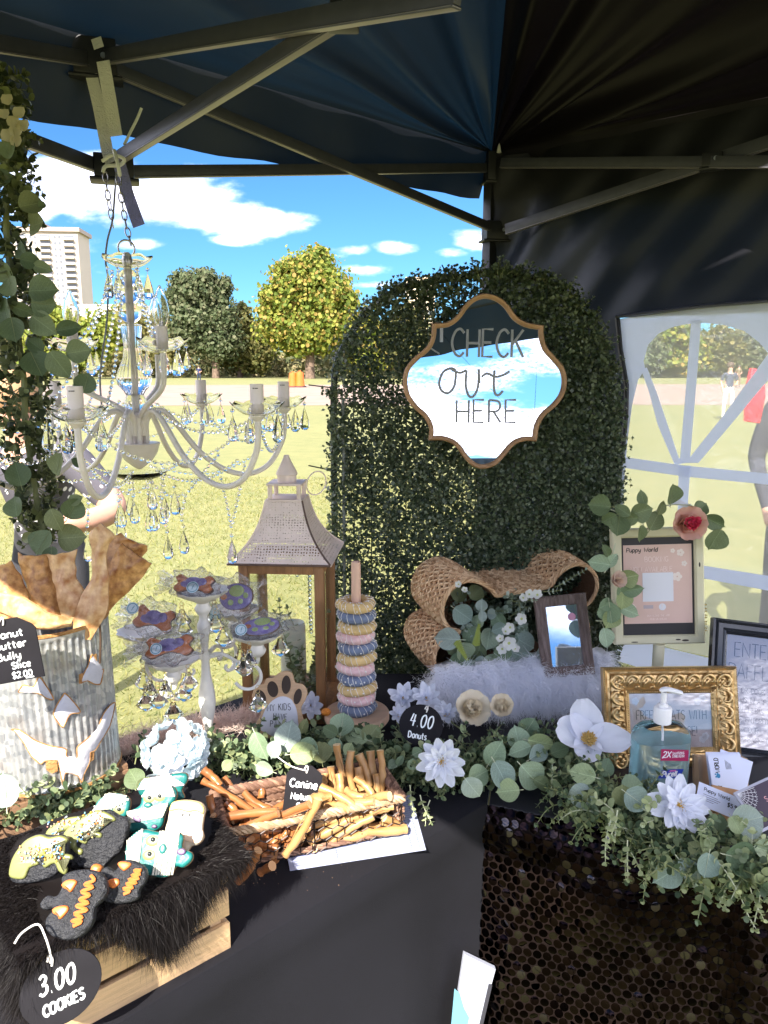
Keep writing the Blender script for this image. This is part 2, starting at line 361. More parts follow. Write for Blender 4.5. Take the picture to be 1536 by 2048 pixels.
_g('a', 3, 's2.7,3.4 1.3,4 .1,2.6 .3,.6 1.5,0 2.6,1.3', 'l2.7,3.8 2.7,1 3.1,0'); _g('b', 2.9, 'l0,6.2 0,0', 's0,3 1.4,4 2.8,2.6 2.5,.6 1.2,0 0,.8'); _g('c', 2.6, 's2.6,3.3 1.3,4 .1,2.4 .6,.5 1.6,0 2.6,.6')
_g('d', 3, 's2.7,3.4 1.3,4 .1,2.6 .3,.6 1.5,0 2.6,1.2', 'l2.8,6.2 2.8,0'); _g('e', 2.8, 's.2,2 2.5,2.3 2.2,3.7 1.2,4 .1,2.6 .4,.6 1.5,0 2.7,.7'); _g('f', 2, 's2,5.6 1.2,6 .8,4.8 .8,0', 'l0,3.6 1.8,3.6')
_g('h', 2.8, 'l0,6.2 0,0', 's0,2.6 1.2,4 2.5,3 2.6,0'); _g('i', .8, 'l.4,3.8 .4,0', 'l.4,5.3 .4,5.6'); _g('l', .9, 's.3,6.2 .3,1 .8,0'); _g('n', 2.8, 'l0,3.9 0,0', 's0,2.6 1.2,4 2.5,3 2.6,0')
_g('o', 3, 's1.5,4 .2,3 .2,1 1.5,0 2.8,1 2.8,3 1.5,4'); _g('p', 3, 'l0,3.9 0,-2.2', 's0,2.8 1.4,4 2.8,2.6 2.5,.6 1.2,0 0,.8'); _g('r', 2.2, 'l0,3.9 0,0', 's0,2.4 .9,3.9 2.2,3.7'); _g('s', 2.4, 's2.2,3.4 1.2,4 .3,3.3 .7,2.3 2,1.6 2.1,.5 1,0 .1,.5')
_g('t', 2.3, 's1,5.8 1,1 2,0', 'l0,4 2.2,4'); _g('u', 2.8, 's0,3.9 .1,1 1.2,0 2.6,1.4', 'l2.7,3.9 2.7,0'); _g('w', 4, 's0,3.9 .6,.4 1.4,.4 2,3 2.6,.4 3.4,.4 4,3.9'); _g('x', 2.6, 'l0,3.8 2.6,0', 'l2.5,3.9 0,0'); _g('y', 2.8, 's0,3.9 .3,1.4 1.4,.6 2.6,1.8', 's2.7,3.9 2.6,0 1.6,-2 .4,-1.5')
_g('0', 3.4, 's1.7,6 .3,4.8 .1,2 1.2,0 2.8,.9 3.3,3.8 2.6,5.7 1.7,6'); _g('2', 3.2, 's.1,4.8 1.4,6 3,5 2.4,3 0,0 1.4,.3 3.2,.1'); _g('3', 3.2, 's.2,5.2 1.6,6 2.9,5 2.2,3.5 1.2,3.1', 's1.2,3.1 2.9,2.6 3.1,1 1.5,0 0,.8')
_g('4', 3.4, 'l1.2,6 0,2.3 3.4,2.5', 'l2.6,5.6 2.2,0'); _g('5', 3.1, 'l3,6 .6,6 .3,3.4', 's.3,3.4 2,3.9 3.1,2.2 2.2,.2 0,.4'); _g('9', 3.1, 's3,5.2 1.4,6 .2,4.6 .9,3.2 2.4,3.6 3,5.4', 's3,5.4 3,2 1.6,0'); _g('.', .9, 'l.3,.1 .5,.1')
_g('$', 3.4, 's3.2,5 1.8,5.8 .3,4.9 .9,3.4 2.8,2.5 3,.9 1.5,.1 .1,.9', 'l1.9,6.8 1.3,-.9'); _g('!', .8, 'l.4,6 .4,1.8', 'l.4,0 .4,.2'); _g('-', 2, 'l0,3 2,3'); _g("'", .6, 'l.3,6 .3,5')
def crom(p, k=5):
    if len(p) < 3: return p
    q = [p[0]]+list(p)+[p[-1]]; out = []
    for i in range(1, len(q)-2):
        for j in range(k):
            t = j/k; out.append(tuple(.5*(2*q[i][a]+(q[i+1][a]-q[i-1][a])*t+(2*q[i-1][a]-5*q[i][a]+4*q[i+1][a]-q[i+2][a])*t*t+(3*q[i][a]-q[i-1][a]-3*q[i+1][a]+q[i+2][a])*t**3) for a in range(len(p[0]))))
    out.append(tuple(p[-1])); return out
def write(mb, text, x, y, h, w=None, wx=1.0, slant=0, gap=1.1, angle=0, z=0, align='l', jit=0, M=None, mi=None):
    """letters of cap height h as flat pen strokes of width w in the local XY plane"""
    s = h/6; w = w or h*.12; wd = sum(G[c][0]+gap for c in text)-gap; cx = {'l': 0, 'c': -wd/2, 'r': -wd}[align]
    ca, sa = math.cos(angle), math.sin(angle)
    for ch in text:
        gw, st = G[ch]; jy = random.uniform(-jit, jit)
        for kind, pts in st:
            p = crom(pts) if kind == 's' else pts
            P = []
            for (a, b) in p:
                b = b+jy; X = (cx+a+b*slant)*s*wx; Y = b*s; P.append((x+X*ca-Y*sa, y+X*sa+Y*ca, z))
            mb.tube(P, w/2, n=6, flat=.35, up=(0, 0, 1), M=M, mi=mi)
        cx += gw+gap
    return mb

# ================================================================ THE FIELD AND WHAT STANDS ON IT
def ground_mat():
    m = mat('grass_ground', (.30, .29, .07), rough=.95)
    nt = m.node_tree; N = nt.nodes; L = nt.links; b = N['Principled BSDF']
    tc = N.new('ShaderNodeTexCoord'); cols = []
    last = None
    for sc_, a, c in ((.35, (.095, .125, .034), (.205, .19, .066)), (3.3, (.075, .11, .028), (.27, .245, .085)), (120, (.055, .08, .022), (.31, .275, .12))):
        n = N.new('ShaderNodeTexNoise'); n.inputs['Scale'].default_value = sc_; n.inputs['Detail'].default_value = 6; n.inputs['Roughness'].default_value = .65; L.new(tc.outputs['Object'], n.inputs['Vector'])
        r = N.new('ShaderNodeMapRange'); L.new(n.outputs[0], r.inputs[0]); r.inputs[1].default_value = .33; r.inputs[2].default_value = .67
        mx = N.new('ShaderNodeMix'); mx.data_type = 'RGBA'; L.new(r.outputs[0], mx.inputs[0]); mx.inputs[6].default_value = (*a, 1); mx.inputs[7].default_value = (*c, 1)
        if last is None: last = mx.outputs[2]
        else:
            q = N.new('ShaderNodeMix'); q.data_type = 'RGBA'; q.inputs[0].default_value = .5; L.new(last, q.inputs[6]); L.new(mx.outputs[2], q.inputs[7]); last = q.outputs[2]
    L.new(last, b.inputs['Base Color'])
    return m
mb = MB(); ring = []
for i, r in enumerate((0.01, 3, 12, 60, 400, 2500)):
    ring.append([(r*math.cos(2*PI*j/48), r*math.sin(2*PI*j/48), 0) for j in range(48)])
V = [p for r in ring for p in r]; Fc = [(i*48+j, i*48+(j+1) % 48, (i+1)*48+(j+1) % 48, (i+1)*48+j) for i in range(5) for j in range(48)]
mb.add(V, Fc); tag(mb.build('grass_field', ground_mat(), smooth=False), kind='structure')
mb = MB(); xs = np.linspace(-220, 260, 25)
V = [(x, 32+1.2*math.sin(x*.13)+.8*math.sin(x*.31), .006) for x in xs]+[(x, 69+2*math.sin(x*.07), .006) for x in xs]
mb.add(V, [(i, i+1, 25+i+1, 25+i) for i in range(24)])
tag(mb.build('gravel_road', mat('gravel', (.25, .185, .145), .95, var=.14, vscale=.6, detail=8), smooth=False), kind='structure')
# short grass near the tent, seen past the table
n = 70000
gx = rng.uniform(-4.6, 1.4, n); gy = rng.uniform(1.5, 11, n)**1.0
keep = (gx > -.65*gy-.4) & (gx < .35*gy)
gx, gy = gx[keep], gy[keep]; n = len(gx)
d = np.stack([rng.normal(size=n)*.6, rng.normal(size=n)*.6, np.ones(n)], 1)
GRASSM = rand_mat('grass_blades', [(.08, .11, .022), (.18, .20, .04), (.30, .28, .08), (.44, .38, .20)], .7, .35)
me = hairs('grass', np.stack([gx, gy, np.zeros(n)], 1), d, rng.uniform(.025, .06, n), .006, GRASSM, sag=.3, seg=1, jit=.3)
tag(link(me, 'grass'), kind='stuff')
# bare, mulched strip outside the window wall
mb = MB(); o = Vector((.95, 2.45, 0))
V = []; NU, NV = 30, 10
base = lambda s, t: Vector((.36, 2.75, 0))+V2*s+N2*t
mb.grid(lambda u, v: tuple(base(.2+2.4*u, .1+.55*v)+Vector((0, 0, .012+.05*math.sin(PI*u)*math.sin(PI*v)*(1+.6*math.sin(40*u+9*v))))), NU, NV)
tag(mb.build('mulch_bed', mat('mulch', (.13, .07, .045), .95, col2=(.38, .27, .20), vscale=26, bump=1, bscale=70, detail=8)), kind='structure')
# bark chips and stones lying on it
n = 1500; P = []
for i in range(n): p = base(random.uniform(.3, 2.2), random.uniform(.05, .62)); P.append((p.x, p.y, random.uniform(.02, .10)))
me = scatter('bark_chips', [(-.5, -.2, 0), (.5, -.25, .02), (.55, .2, .05), (-.45, .25, .0), (0, 0, .25)], [(0, 1, 4, 4), (1, 2, 4, 4), (2, 3, 4, 4), (3, 0, 4, 4)], P, rand_rots(n, (0, 0, 1.2)), rng.uniform(.02, .07, n),
             rand_mat('bark', [(.08, .04, .025), (.20, .11, .07), (.42, .32, .26), (.60, .54, .50)], .9, 0))
tag(link(me, 'bark_chips'), kind='stuff')

# trees
bark = mat('tree_bark', (.16, .11, .08), .9, var=.4, vscale=3, bump=.6, bscale=12)
def tree(name, label, cat, px, pybase, dist, blobs, cols, trunk=.35, n=5000, leaf=.4, group=None, limbs=5, trl=.45):
    """blobs: (px, py, rx_px, ry_px) seen from the tent; turned into balls of leaves round the trunk at that distance"""
    b = W(px, pybase, dist); b.z = 0; k = dist/F*1.02
    root = thing(name, label, cat, tr(b), group)
    P = []; Nn = []; tot = sum(q[2]*q[3] for q in blobs); cs = []
    for (bx, by, rx, ry) in blobs:
        c = W(bx, by, dist)-b; cs.append((c, rx*k)); m_ = int(n*rx*ry/tot)
        v = rng.normal(size=(m_, 3)); v /= np.linalg.norm(v, axis=1)[:, None]
        rad = rng.uniform(.3, 1.0, (m_, 1))**.6*(1+.22*np.sin(v[:, :1]*6+v[:, 1:2]*8+v[:, 2:]*9+bx)+.16*np.sin(v[:, :1]*15+v[:, 2:]*17+by)+.12*rng.normal(size=(m_, 1)))
        P.append(np.array([c.x, c.y+random.uniform(-.3, .3)*rx*k, c.z])+v*rad*np.array([rx*k, rx*k*.9, ry*k])); Nn.append(v)
    P = np.concatenate(P); Nn = np.concatenate(Nn)
    me = scatter('crown', *LEAF6, P, rand_rots(len(P), Nn*.9), rng.uniform(.6, 1.35, len(P))*leaf, rand_mat(name+'_leaves', cols, .7, trl))
    link(me, 'crown', root)
    mb = MB(); H = max(c.z for c, r in cs)
    mb.tube([(0, 0, -.2), (.1*trunk, 0, H*.25), (-.3*trunk, 0, H*.5), (0, 0, H*.8)], [trunk*1.25, trunk, trunk*.7, trunk*.15], n=10)
    for c, r in cs[:limbs+3]:
        s = Vector((0, 0, min(H*.35, c.z*.5))); mb.tube([s, s.lerp(c, .5)+Vector((0, 0, -.2)), c+Vector((0, 0, r*.3))], [trunk*.5, trunk*.3, trunk*.08], n=6)
    mb.build('trunk', bark, root)
    return root
YG = [(.09, .13, .02), (.14, .20, .03), (.24, .28, .04), (.34, .33, .06), (.42, .27, .08)]
tree('maple_tree', 'big round maple turning yellow and orange at the edge of the lawn', 'tree', 620, 757, 104,
     [(615, 560, 60, 45), (570, 600, 45, 40), (660, 590, 48, 45), (600, 650, 70, 42), (655, 650, 58, 45), (560, 655, 42, 35), (630, 680, 60, 28), (625, 530, 45, 30), (590, 690, 40, 22), (545, 620, 28, 30), (690, 640, 26, 40), (575, 545, 35, 25), (640, 505, 16, 14), (700, 600, 16, 18), (532, 590, 14, 16)], YG, .55, 24000, .45)
DG = [(.06, .09, .035), (.10, .13, .055), (.15, .175, .085), (.20, .20, .11)]
tree('oak_tree', 'tall dark grey-green tree with an open crown left of the maple', 'tree', 432, 757, 108,
     [(395, 580, 42, 34), (365, 612, 36, 32), (430, 592, 30, 28), (400, 640, 50, 34), (440, 640, 34, 30), (380, 672, 40, 30), (440, 690, 44, 34), (360, 560, 20, 16), (410, 556, 26, 16), (345, 590, 14, 14), (448, 570, 14, 16)], DG, .45, 15000, .42)
OL = [(.07, .085, .025), (.13, .14, .04), (.20, .19, .06), (.27, .23, .09)]
tree('elm_tree', 'olive brown tree with a pale trunk between the oak and the maple', 'tree', 480, 757, 112,
     [(470, 650, 36, 30), (500, 675, 34, 36), (455, 690, 40, 36), (490, 715, 46, 30), (520, 710, 28, 34), (480, 625, 22, 18)], OL, .35, 11000, .42)
tree('willow_tree', 'broad yellowish tree seen behind the chandelier arms', 'tree', 285, 757, 110,
     [(260, 660, 50, 44), (300, 690, 44, 44), (225, 680, 44, 40), (330, 705, 44, 44), (260, 720, 60, 28)], OL[1:]+[(.34, .30, .10)], .3, 7000, .5)
tree('bush', 'bright yellow-green bush in front of the apartment tower', 'bush', 140, 757, 100,
     [(120, 650, 40, 34), (165, 690, 50, 44), (90, 690, 40, 40), (200, 665, 36, 44), (120, 725, 60, 26)], YG[1:4], .2, 6000, .5)
for i, (px, top, w_, lab) in enumerate([(735, 625, 40, 'small yellow-green tree touching the left rim of the leafy backdrop'), (815, 610, 60, 'tree crown showing through the leaves at the backdrop top'),
                                 (1290, 660, 50, 'olive tree at the left of the arched window'), (1350, 640, 60, 'yellow tree beside the centre bar of the arched window'),
                                 (1440, 655, 55, 'grey-green tree right of the centre bar of the arched window'), (1520, 650, 60, 'green tree at the right border of the arched window')]):
    h = 752-top
    tree('lawn_tree', lab, 'tree', px, 757, 106+i*2, [(px, top+h*.25, w_*.6, h*.27), (px-w_*.4, top+h*.5, w_*.6, h*.3), (px+w_*.4, top+h*.55, w_*.6, h*.3), (px, top+h*.75, w_*.9, h*.22)], (YG, OL, DG)[i % 3], .3, 3500, .55, group='trees along the far edge of the lawn')
# undergrowth along the far side: one mass
n = 42000; px_ = rng.uniform(-150, 1750, n); dd = rng.uniform(116, 150, n); hh = rng.uniform(0, 1, n)**.8*(7.0+1.6*np.sin(px_*.02)+1.3*np.sin(px_*.053)+.9*np.sin(px_*.13))
X = (px_-768)/F*dd*1.01
me = scatter('far_shrubbery', *LEAF6, np.stack([X, dd, np.maximum(hh, .05)], 1), rand_rots(n, (0, -.8, .3)), rng.uniform(.5, 1.3, n)*.7, rand_mat('shrub_leaves', [(.06, .08, .035), (.13, .14, .06), (.21, .19, .08), (.28, .23, .12)], .8, .2))
tag(link(me, 'far_shrubbery'), kind='stuff')
# a far wood behind the camera, seen in the mirror only
n = 6000; an = rng.uniform(-2.6, -.5, n); rr = rng.uniform(70, 95, n); hh = rng.uniform(0, 1, n)*(6+3*np.sin(an*9)+2.5*np.sin(an*23))
me = scatter('woodland', *LEAF6, np.stack([rr*np.cos(an), rr*np.sin(an), hh], 1), rand_rots(n), rng.uniform(.8, 2.2, n)*1.1, rand_mat('wood_leaves', DG+OL, .8, .2))
tag(link(me, 'woodland'), kind='stuff')

# apartment tower
def tower():
    D = 400; wl = mat('tower_plaster', (.50, .43, .35), .8, var=.05, vscale=.05); gl = mat('tower_glass', (.16, .17, .19), .25); cp = mat('tower_cornice', (.36, .29, .25), .7); rail = mat('balcony_concrete', (.50, .44, .39), .7)
    a = W(45, 733, D); c = W(170, 733, D); root = thing('apartment_tower', 'tall cream apartment tower with stacks of balconies and a brown flat top', 'building', tr(a.x, D, 0))
    wdt = c.x-a.x; top = W(100, 462, D).z; M = rot(rz=R_(5))
    mb = MB(); mb.box((wdt/2, 10, top/2), (wdt, 20, top), M); mb.build('wall', wl, root, smooth=False)
    mb = MB(); mb.box((wdt/2, 10, top+1.0), (wdt+2.5, 22.5, 2.0), M); mb.box((wdt*.35, 10, top+3), (8, 8, 3), M); mb.build('roof', cp, root, smooth=False)
    mbw = MB(); mbb = MB(); nf = 22; fh = (top-3)/nf
    for f in range(nf):
        z = 2+f*fh
        for cx in (.14, .50, .86):
            mbb.box((wdt*cx, -.9, z), (wdt*.16, 2.0, .35), M); mbb.box((wdt*cx, -1.8, z+.6), (wdt*.16, .15, .9), M)
            mbw.box((wdt*cx, -.05, z+1.35), (wdt*.15, .3, 1.9), M)
        for cx in (.28, .35, .65, .72): mbw.box((wdt*cx, -.04, z+1.4), (wdt*.035, .25, 1.3), M)
    o = mbw.build('windows', gl, root, smooth=False); o['kind'] = 'stuff'; o = mbb.build('balconies', rail, root, smooth=False); o['kind'] = 'stuff'
tower()
def low_block(name, label, px0, px1, top, D, col, roofc):
    a = W(px0, 733, D); c = W(px1, 733, D); h = W(px0, top, D).z; w_ = c.x-a.x
    root = thing(name, label, 'building', tr(a.x, D, 0))
    mb = MB(); mb.box((w_/2, 6, h/2), (w_, 12, h)); mb.build('wall', mat(name+'_wall', col, .8, var=.05, vscale=.1), root, smooth=False)
    mb = MB(); mb.box((w_/2, 6, h+.3), (w_+.8, 12.8, .6)); mb.build('roof', mat(name+'_roof', roofc, .8), root, smooth=False)
    nw = max(2, int(w_/4))
    mb = MB(); mb.box((0, 0, 0), (1.6, .2, 1.5)); me = mb.mesh('window', mat(name+'_glass', (.15, .18, .2), .2), smooth=False)
    for i in range(nw):
        for z in np.arange(2.5, h-1.5, 3.2): link(me, 'window', root, tr((i+.5)*w_/nw, -.06, z))
low_block('office_block', 'low white building behind the bushes right of the tower', 168, 290, 612, 300, (.80, .74, .66), (.7, .68, .64))
low_block('beige_block', 'beige flat-roofed building rising just above the leafy backdrop', 812, 868, 557, 350, (.70, .57, .40), (.55, .42, .3))

# two orange traffic drums
def barrel(px, scale, label):
    b = W(px, 774, 60); b.z = 0
    root = thing('traffic_drum', label, 'traffic drum', tr(b) @ Matrix.Scale(scale, 4), 'traffic drums beside the gravel road')
    orr = mat('drum_orange', (.80, .14, .02), .5); wh = mat('drum_white', (.85, .8, .75), .5); bk = mat('drum_rubber', (.03, .03, .03), .8)
    mb = MB(); mb.lathe([(.0, .1), (.36, .1), (.36, .12), (.33, .3), (.33, .33), (.31, .5), (.31, .54), (.29, .75), (.29, .78), (.27, 1.0), (.26, 1.08), (.10, 1.12), (.0, 1.12)], 20); mb.box((0, 0, 1.15), (.16, .05, .08)); mb.build('body', orr, root)
    for z, r in ((.40, .325), (.64, .305), (.88, .285)):
        mb = MB(); mb.lathe([(r, z-.05), (r-.012, z+.06)], 20, cap=False); mb.build('reflective_band', wh, root)
    mb = MB(); mb.lathe([(.0, 0), (.48, 0), (.46, .1), (.0, .1)], 20); mb.build('base', bk, root)
barrel(600, 1.05, 'brighter orange and white traffic drum beside the maple trunk'); barrel(586, 1.0, 'paler orange traffic drum just left of the brighter one')
mb = MB()
cont = thing('shipping_container', 'dark blue-grey ribbed container reflected in the lower tip of the mirror', 'container', tr(4.6, -18, 0) @ rot(rz=R_(8)))
for i in range(40): mb.box((-6+i*.3, .0, 1.35), (.16, .08, 2.5))
mb.box((0, -1.25, 1.35), (12, 2.4, 2.6)); mb.build('body', mat('container_paint', (.05, .07, .10), .6), cont, smooth=False)

# ================================================================ PEOPLE
def person(name, label, M, J, Rr, E, paint, mats, hair=None, face=True):
    """one continuous body grown from joints J (name -> point), radii Rr, bones E; paint(bone mid) gives material per face"""
    names = list(J); me = bpy.data.meshes.new('body'); me.from_pydata([J[n_] for n_ in names], [(names.index(a), names.index(b)) for a, b in E], [])
    o = bpy.data.objects.new('tmp_body', me); COL.objects.link(o); s = o.modifiers.new('s', 'SKIN'); me.skin_vertices.clear() if False else None
    for i, n_ in enumerate(names):
        r = Rr[n_]; me.skin_vertices[0].data[i].radius = (r, r) if not isinstance(r, tuple) else r
        me.skin_vertices[0].data[i].use_root = (n_ == 'pelvis')
    q = o.modifiers.new('b', 'SUBSURF'); q.levels = 2; q.render_levels = 2
    dg = bpy.context.evaluated_depsgraph_get(); bme = bpy.data.meshes.new_from_object(o.evaluated_get(dg)); bpy.data.objects.remove(o)
    bme.materials.clear(); [bme.materials.append(m) for m in mats]
    segs = [(Vector(J[a]), Vector(J[b]), (a, b)) for a, b in E]
    for p in bme.polygons:
        c = p.center; best = None
        for a, b, nm in segs:
            ab = b-a; t = max(0, min(1, (c-a).dot(ab)/ab.length_squared)); dd_ = (c-(a+ab*t)).length
            if best is None or dd_ < best[0]: best = (dd_, nm, t)
        p.material_index = paint(best[1], best[2]); p.use_smooth = True
    root = thing(name, label, 'person', M); bme.name = 'body'; link(bme, 'body', root)
    h = Vector(J['head']); hr = Rr['head'] if not isinstance(Rr['head'], tuple) else Rr['head'][0]
    if hair:
        mb = MB(); mb.sphere((h.x, h.y+.015, h.z+.03), hr*1.12, 16, sc3=(1, 1.08, 1.0)); 
        if hair[1] > 0: mb.tube([(h.x, h.y+.05, h.z), (h.x, h.y+.08, h.z-hair[1])], [hr*.95, hr*.5], n=10)
        mb.build('hair', hair[0], root)
    return root
def std_joints(H=1.7, arm=.0, legs=.12):
    s = H/1.7
    J = {'pelvis': (0, 0, .93), 'waist': (0, 0, 1.08), 'chest': (0, 0, 1.28), 'neck': (0, 0, 1.44), 'chin': (0, -.01, 1.50), 'head': (0, -.01, 1.60),
         'shL': (-.17, 0, 1.38), 'elL': (-.24, .02, 1.12), 'wrL': (-.22, -.10, .90), 'haL': (-.21, -.13, .82),
         'shR': (.17, 0, 1.38), 'elR': (.24, .02, 1.12), 'wrR': (.12, -.20, 1.05), 'haR': (.05, -.24, 1.08),
         'hiL': (-.09, 0, .88), 'knL': (-legs, -.03, .48), 'anL': (-legs, .0, .08), 'toL': (-legs, -.13, .035),
         'hiR': (.09, 0, .88), 'knR': (legs, -.03, .48), 'anR': (legs, .0, .08), 'toR': (legs, -.13, .035)}
    J = {k_: tuple(c*s for c in v) for k_, v in J.items()}
    R2 = dict(pelvis=(.15, .11), waist=(.13, .095), chest=(.155, .105), neck=.055, chin=.06, head=.095, shL=.06, elL=.04, wrL=.027, haL=.03, shR=.06, elR=.04, wrR=.027, haR=.03,
              hiL=.085, knL=.055, anL=.04, toL=.035, hiR=.085, knR=.055, anR=.04, toR=.035)
    R2 = {k_: (tuple(c*s for c in v) if isinstance(v, tuple) else v*s) for k_, v in R2.items()}
    E = [('pelvis', 'waist'), ('waist', 'chest'), ('chest', 'neck'), ('neck', 'chin'), ('chin', 'head'), ('chest', 'shL'), ('shL', 'elL'), ('elL', 'wrL'), ('wrL', 'haL'), ('chest', 'shR'), ('shR', 'elR'), ('elR', 'wrR'), ('wrR', 'haR'),
         ('pelvis', 'hiL'), ('hiL', 'knL'), ('knL', 'anL'), ('anL', 'toL'), ('pelvis', 'hiR'), ('hiR', 'knR'), ('knR', 'anR'), ('anR', 'toR')]
    return J, R2, E
def paint_std(bone, t):   # 0 skin 1 shirt 2 trousers 3 shoes
    a, b = bone
    if b in ('neck',) and t > .6 or b in ('chin', 'head') or b in ('wrL', 'wrR', 'haL', 'haR'): return 0
    if b in ('elL', 'elR'): return 1 if t < .75 else 0
    if b in ('toL', 'toR'): return 3
    if b in ('hiL', 'hiR', 'knL', 'knR', 'anL', 'anR') or (b == 'waist' and t < .4): return 2
    return 1
skin = mat('skin', (.55, .30, .21), .55, var=.08, vscale=30, sub=.1)
def cl(n_, c): return mat(n_, c, .85, var=.15, vscale=8, bump=.3, bscale=40)
J, R2, E = std_joints(1.68)
p = W(1425, 830, 24); person('person', 'person in a dark top and cream trousers standing on the lawn beyond the arched window', tr(p.x, 23.0, 0), J, R2, E, paint_std, [skin, cl('navy_top', (.06, .07, .10)), cl('cream_trousers', (.70, .62, .56)), cl('shoes', (.2, .15, .12))], (mat('brown_hair', (.08, .05, .035), .7), .18))
p = W(1477, 752, 60); person('person', 'distant person in olive clothes near the trees beyond the window', tr(p.x, 60, 0), J, R2, E, paint_std, [skin, cl('olive_top', (.16, .13, .07)), cl('brown_trousers', (.20, .13, .10)), cl('shoes2', (.1, .1, .1))], (mat('dark_hair', (.04, .03, .02), .7), .1))
p = W(398, 752, 75); person('person', 'tiny far person in dark blue in the shade under the trees', tr(p.x, 75, 0), J, R2, E, paint_std, [skin, cl('blue_top', (.02, .03, .09)), cl('blue_trousers', (.02, .03, .06)), cl('shoes3', (.1, .1, .1))], (mat('dark_hair2', (.04, .03, .02), .7), .0))
# dark-clothed person standing close outside the window wall at the right
J2, R3, E = std_joints(1.75); 
p = W(1598, 1000, 3.6)
pr = person('person', 'person in grey-black jacket and trousers close behind the right end of the window', tr(p.x+.03, 3.6, 0), J2, R3, E, lambda b_, t: 0 if b_[1] in ('chin', 'head', 'haL', 'haR') else (3 if b_[1] in ('toL', 'toR') else (2 if b_[1][:2] in ('hi', 'kn', 'an') else 1)), [skin, cl('charcoal_jacket', (.03, .03, .045)), cl('charcoal_trousers', (.045, .04, .05)), cl('shoes4', (.1, .1, .1))], (mat('grey_hair', (.10, .09, .09), .7), .12))
mb = MB(); c = W(1510, 792, 3.4)
mb.prism([(-.035, -.11), (.03, -.12), (.045, 0), (.03, .11), (-.03, .12), (-.045, .02)], -.012, .012, .008, M=tr(c) @ rot(rx=PI/2, rz=R_(5)))
tag(mb.build('red_paddle', mat('red_paint', (.75, .03, .05), .5)), 'small bright red flag shape beside the dark-clothed person', 'flag')

# the helper behind the leaf column: polka-dot shirt, bent arm
k = 3.2/F
sh = W(160, 905, 3.2); el = W(232, 1020, 3.15); base = W(70, 1000, 3.3); base.z = 0
J3 = {'pelvis': (0, .12, .78), 'waist': (.0, .08, .92), 'chest': (.0, .02, 1.08), 'neck': (-.02, -.02, 1.27), 'chin': (-.02, -.05, 1.33), 'head': (-.02, -.07, 1.43)}
J3['shR'] = tuple(sh-base+Vector((-.07, .0, .02))); J3['elR'] = tuple(el-base+Vector((.02, -.02, .0))); J3['wrR'] = tuple(W(160, 1048, 2.95)-base); J3['haR'] = tuple(W(120, 1040, 2.9)-base)
J3['shL'] = (-.20, .05, 1.2); J3['elL'] = (-.28, 0, .98); J3['wrL'] = (-.2, -.2, .95); J3['haL'] = (-.14, -.25, .96)
J3.update({'hiL': (-.1, .12, .75), 'knL': (-.13, .02, .45), 'anL': (-.13, .12, .08), 'toL': (-.13, 0, .035), 'hiR': (.1, .12, .75), 'knR': (.13, .02, .45), 'anR': (.13, .12, .08), 'toR': (.13, 0, .035)})
R4 = dict(R2); R4.update(shR=.088, elR=.062, wrR=.045, haR=.035, chest=(.17, .12))
def paint3(b_, t):
    if b_[1] == 'elR': return 1 if t < .78 else 0
    return paint_std(b_, t)
dots = mat('polka_cotton', (.075, .07, .085), .85)
nt = dots.node_tree; vo = nt.nodes.new('ShaderNodeTexVoronoi'); vo.inputs['Scale'].default_value = 22; vo.inputs['Randomness'].default_value = .45
tc = nt.nodes.new('ShaderNodeTexCoord'); nt.links.new(tc.outputs['Object'], vo.inputs['Vector'])
rp = nt.nodes.new('ShaderNodeValToRGB'); rp.color_ramp.elements[0].position = .24; rp.color_ramp.elements[0].color = (.8, .78, .8, 1); rp.color_ramp.elements[1].position = .28; rp.color_ramp.elements[1].color = (.075, .07, .085, 1)
nt.links.new(vo.outputs['Distance'], rp.inputs[0]); nt.links.new(rp.outputs[0], nt.nodes['Principled BSDF'].inputs['Base Color'])
person('person', 'person in a dark polka-dot shirt with bent arm half hidden behind the leaf column', tr(base), J3, R4, E, paint3, [skin, dots, cl('black_trousers', (.03, .03, .035)), cl('shoes5', (.1, .1, .1))], (mat('fair_hair', (.35, .2, .1), .7), .12))

# ================================================================ THE TENT
LEG = Vector((.36, 2.75, 0)); RU, RV = -U1*2.66, V2*2.2
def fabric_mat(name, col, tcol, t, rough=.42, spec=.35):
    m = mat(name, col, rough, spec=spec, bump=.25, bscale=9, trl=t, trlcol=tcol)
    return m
FAB = fabric_mat('canopy_polyester', (.018, .020, .026), (.005, .022, .042), .15)  # blue of the lens glare put into the cloth's translucent colour
FABR = fabric_mat('canopy_polyester_dark', (.006, .0045, .0045), (.01, .008, .010), .04, spec=.2)  # darker, barely translucent cloth for the right-hand roof panel and valance
tent = thing('canopy_tent', 'black pop-up canopy with grey folding frame over the tables', 'tent', tr(0, 0, 0))
ZR, ZP = 2.27, 3.0
c0 = LEG+Vector((0, 0, ZR)); c1 = c0+RU; c2 = c0+RV; c3 = c0+RU+RV; pk = (c0+c3)/2+Vector((0, 0, ZP-ZR))
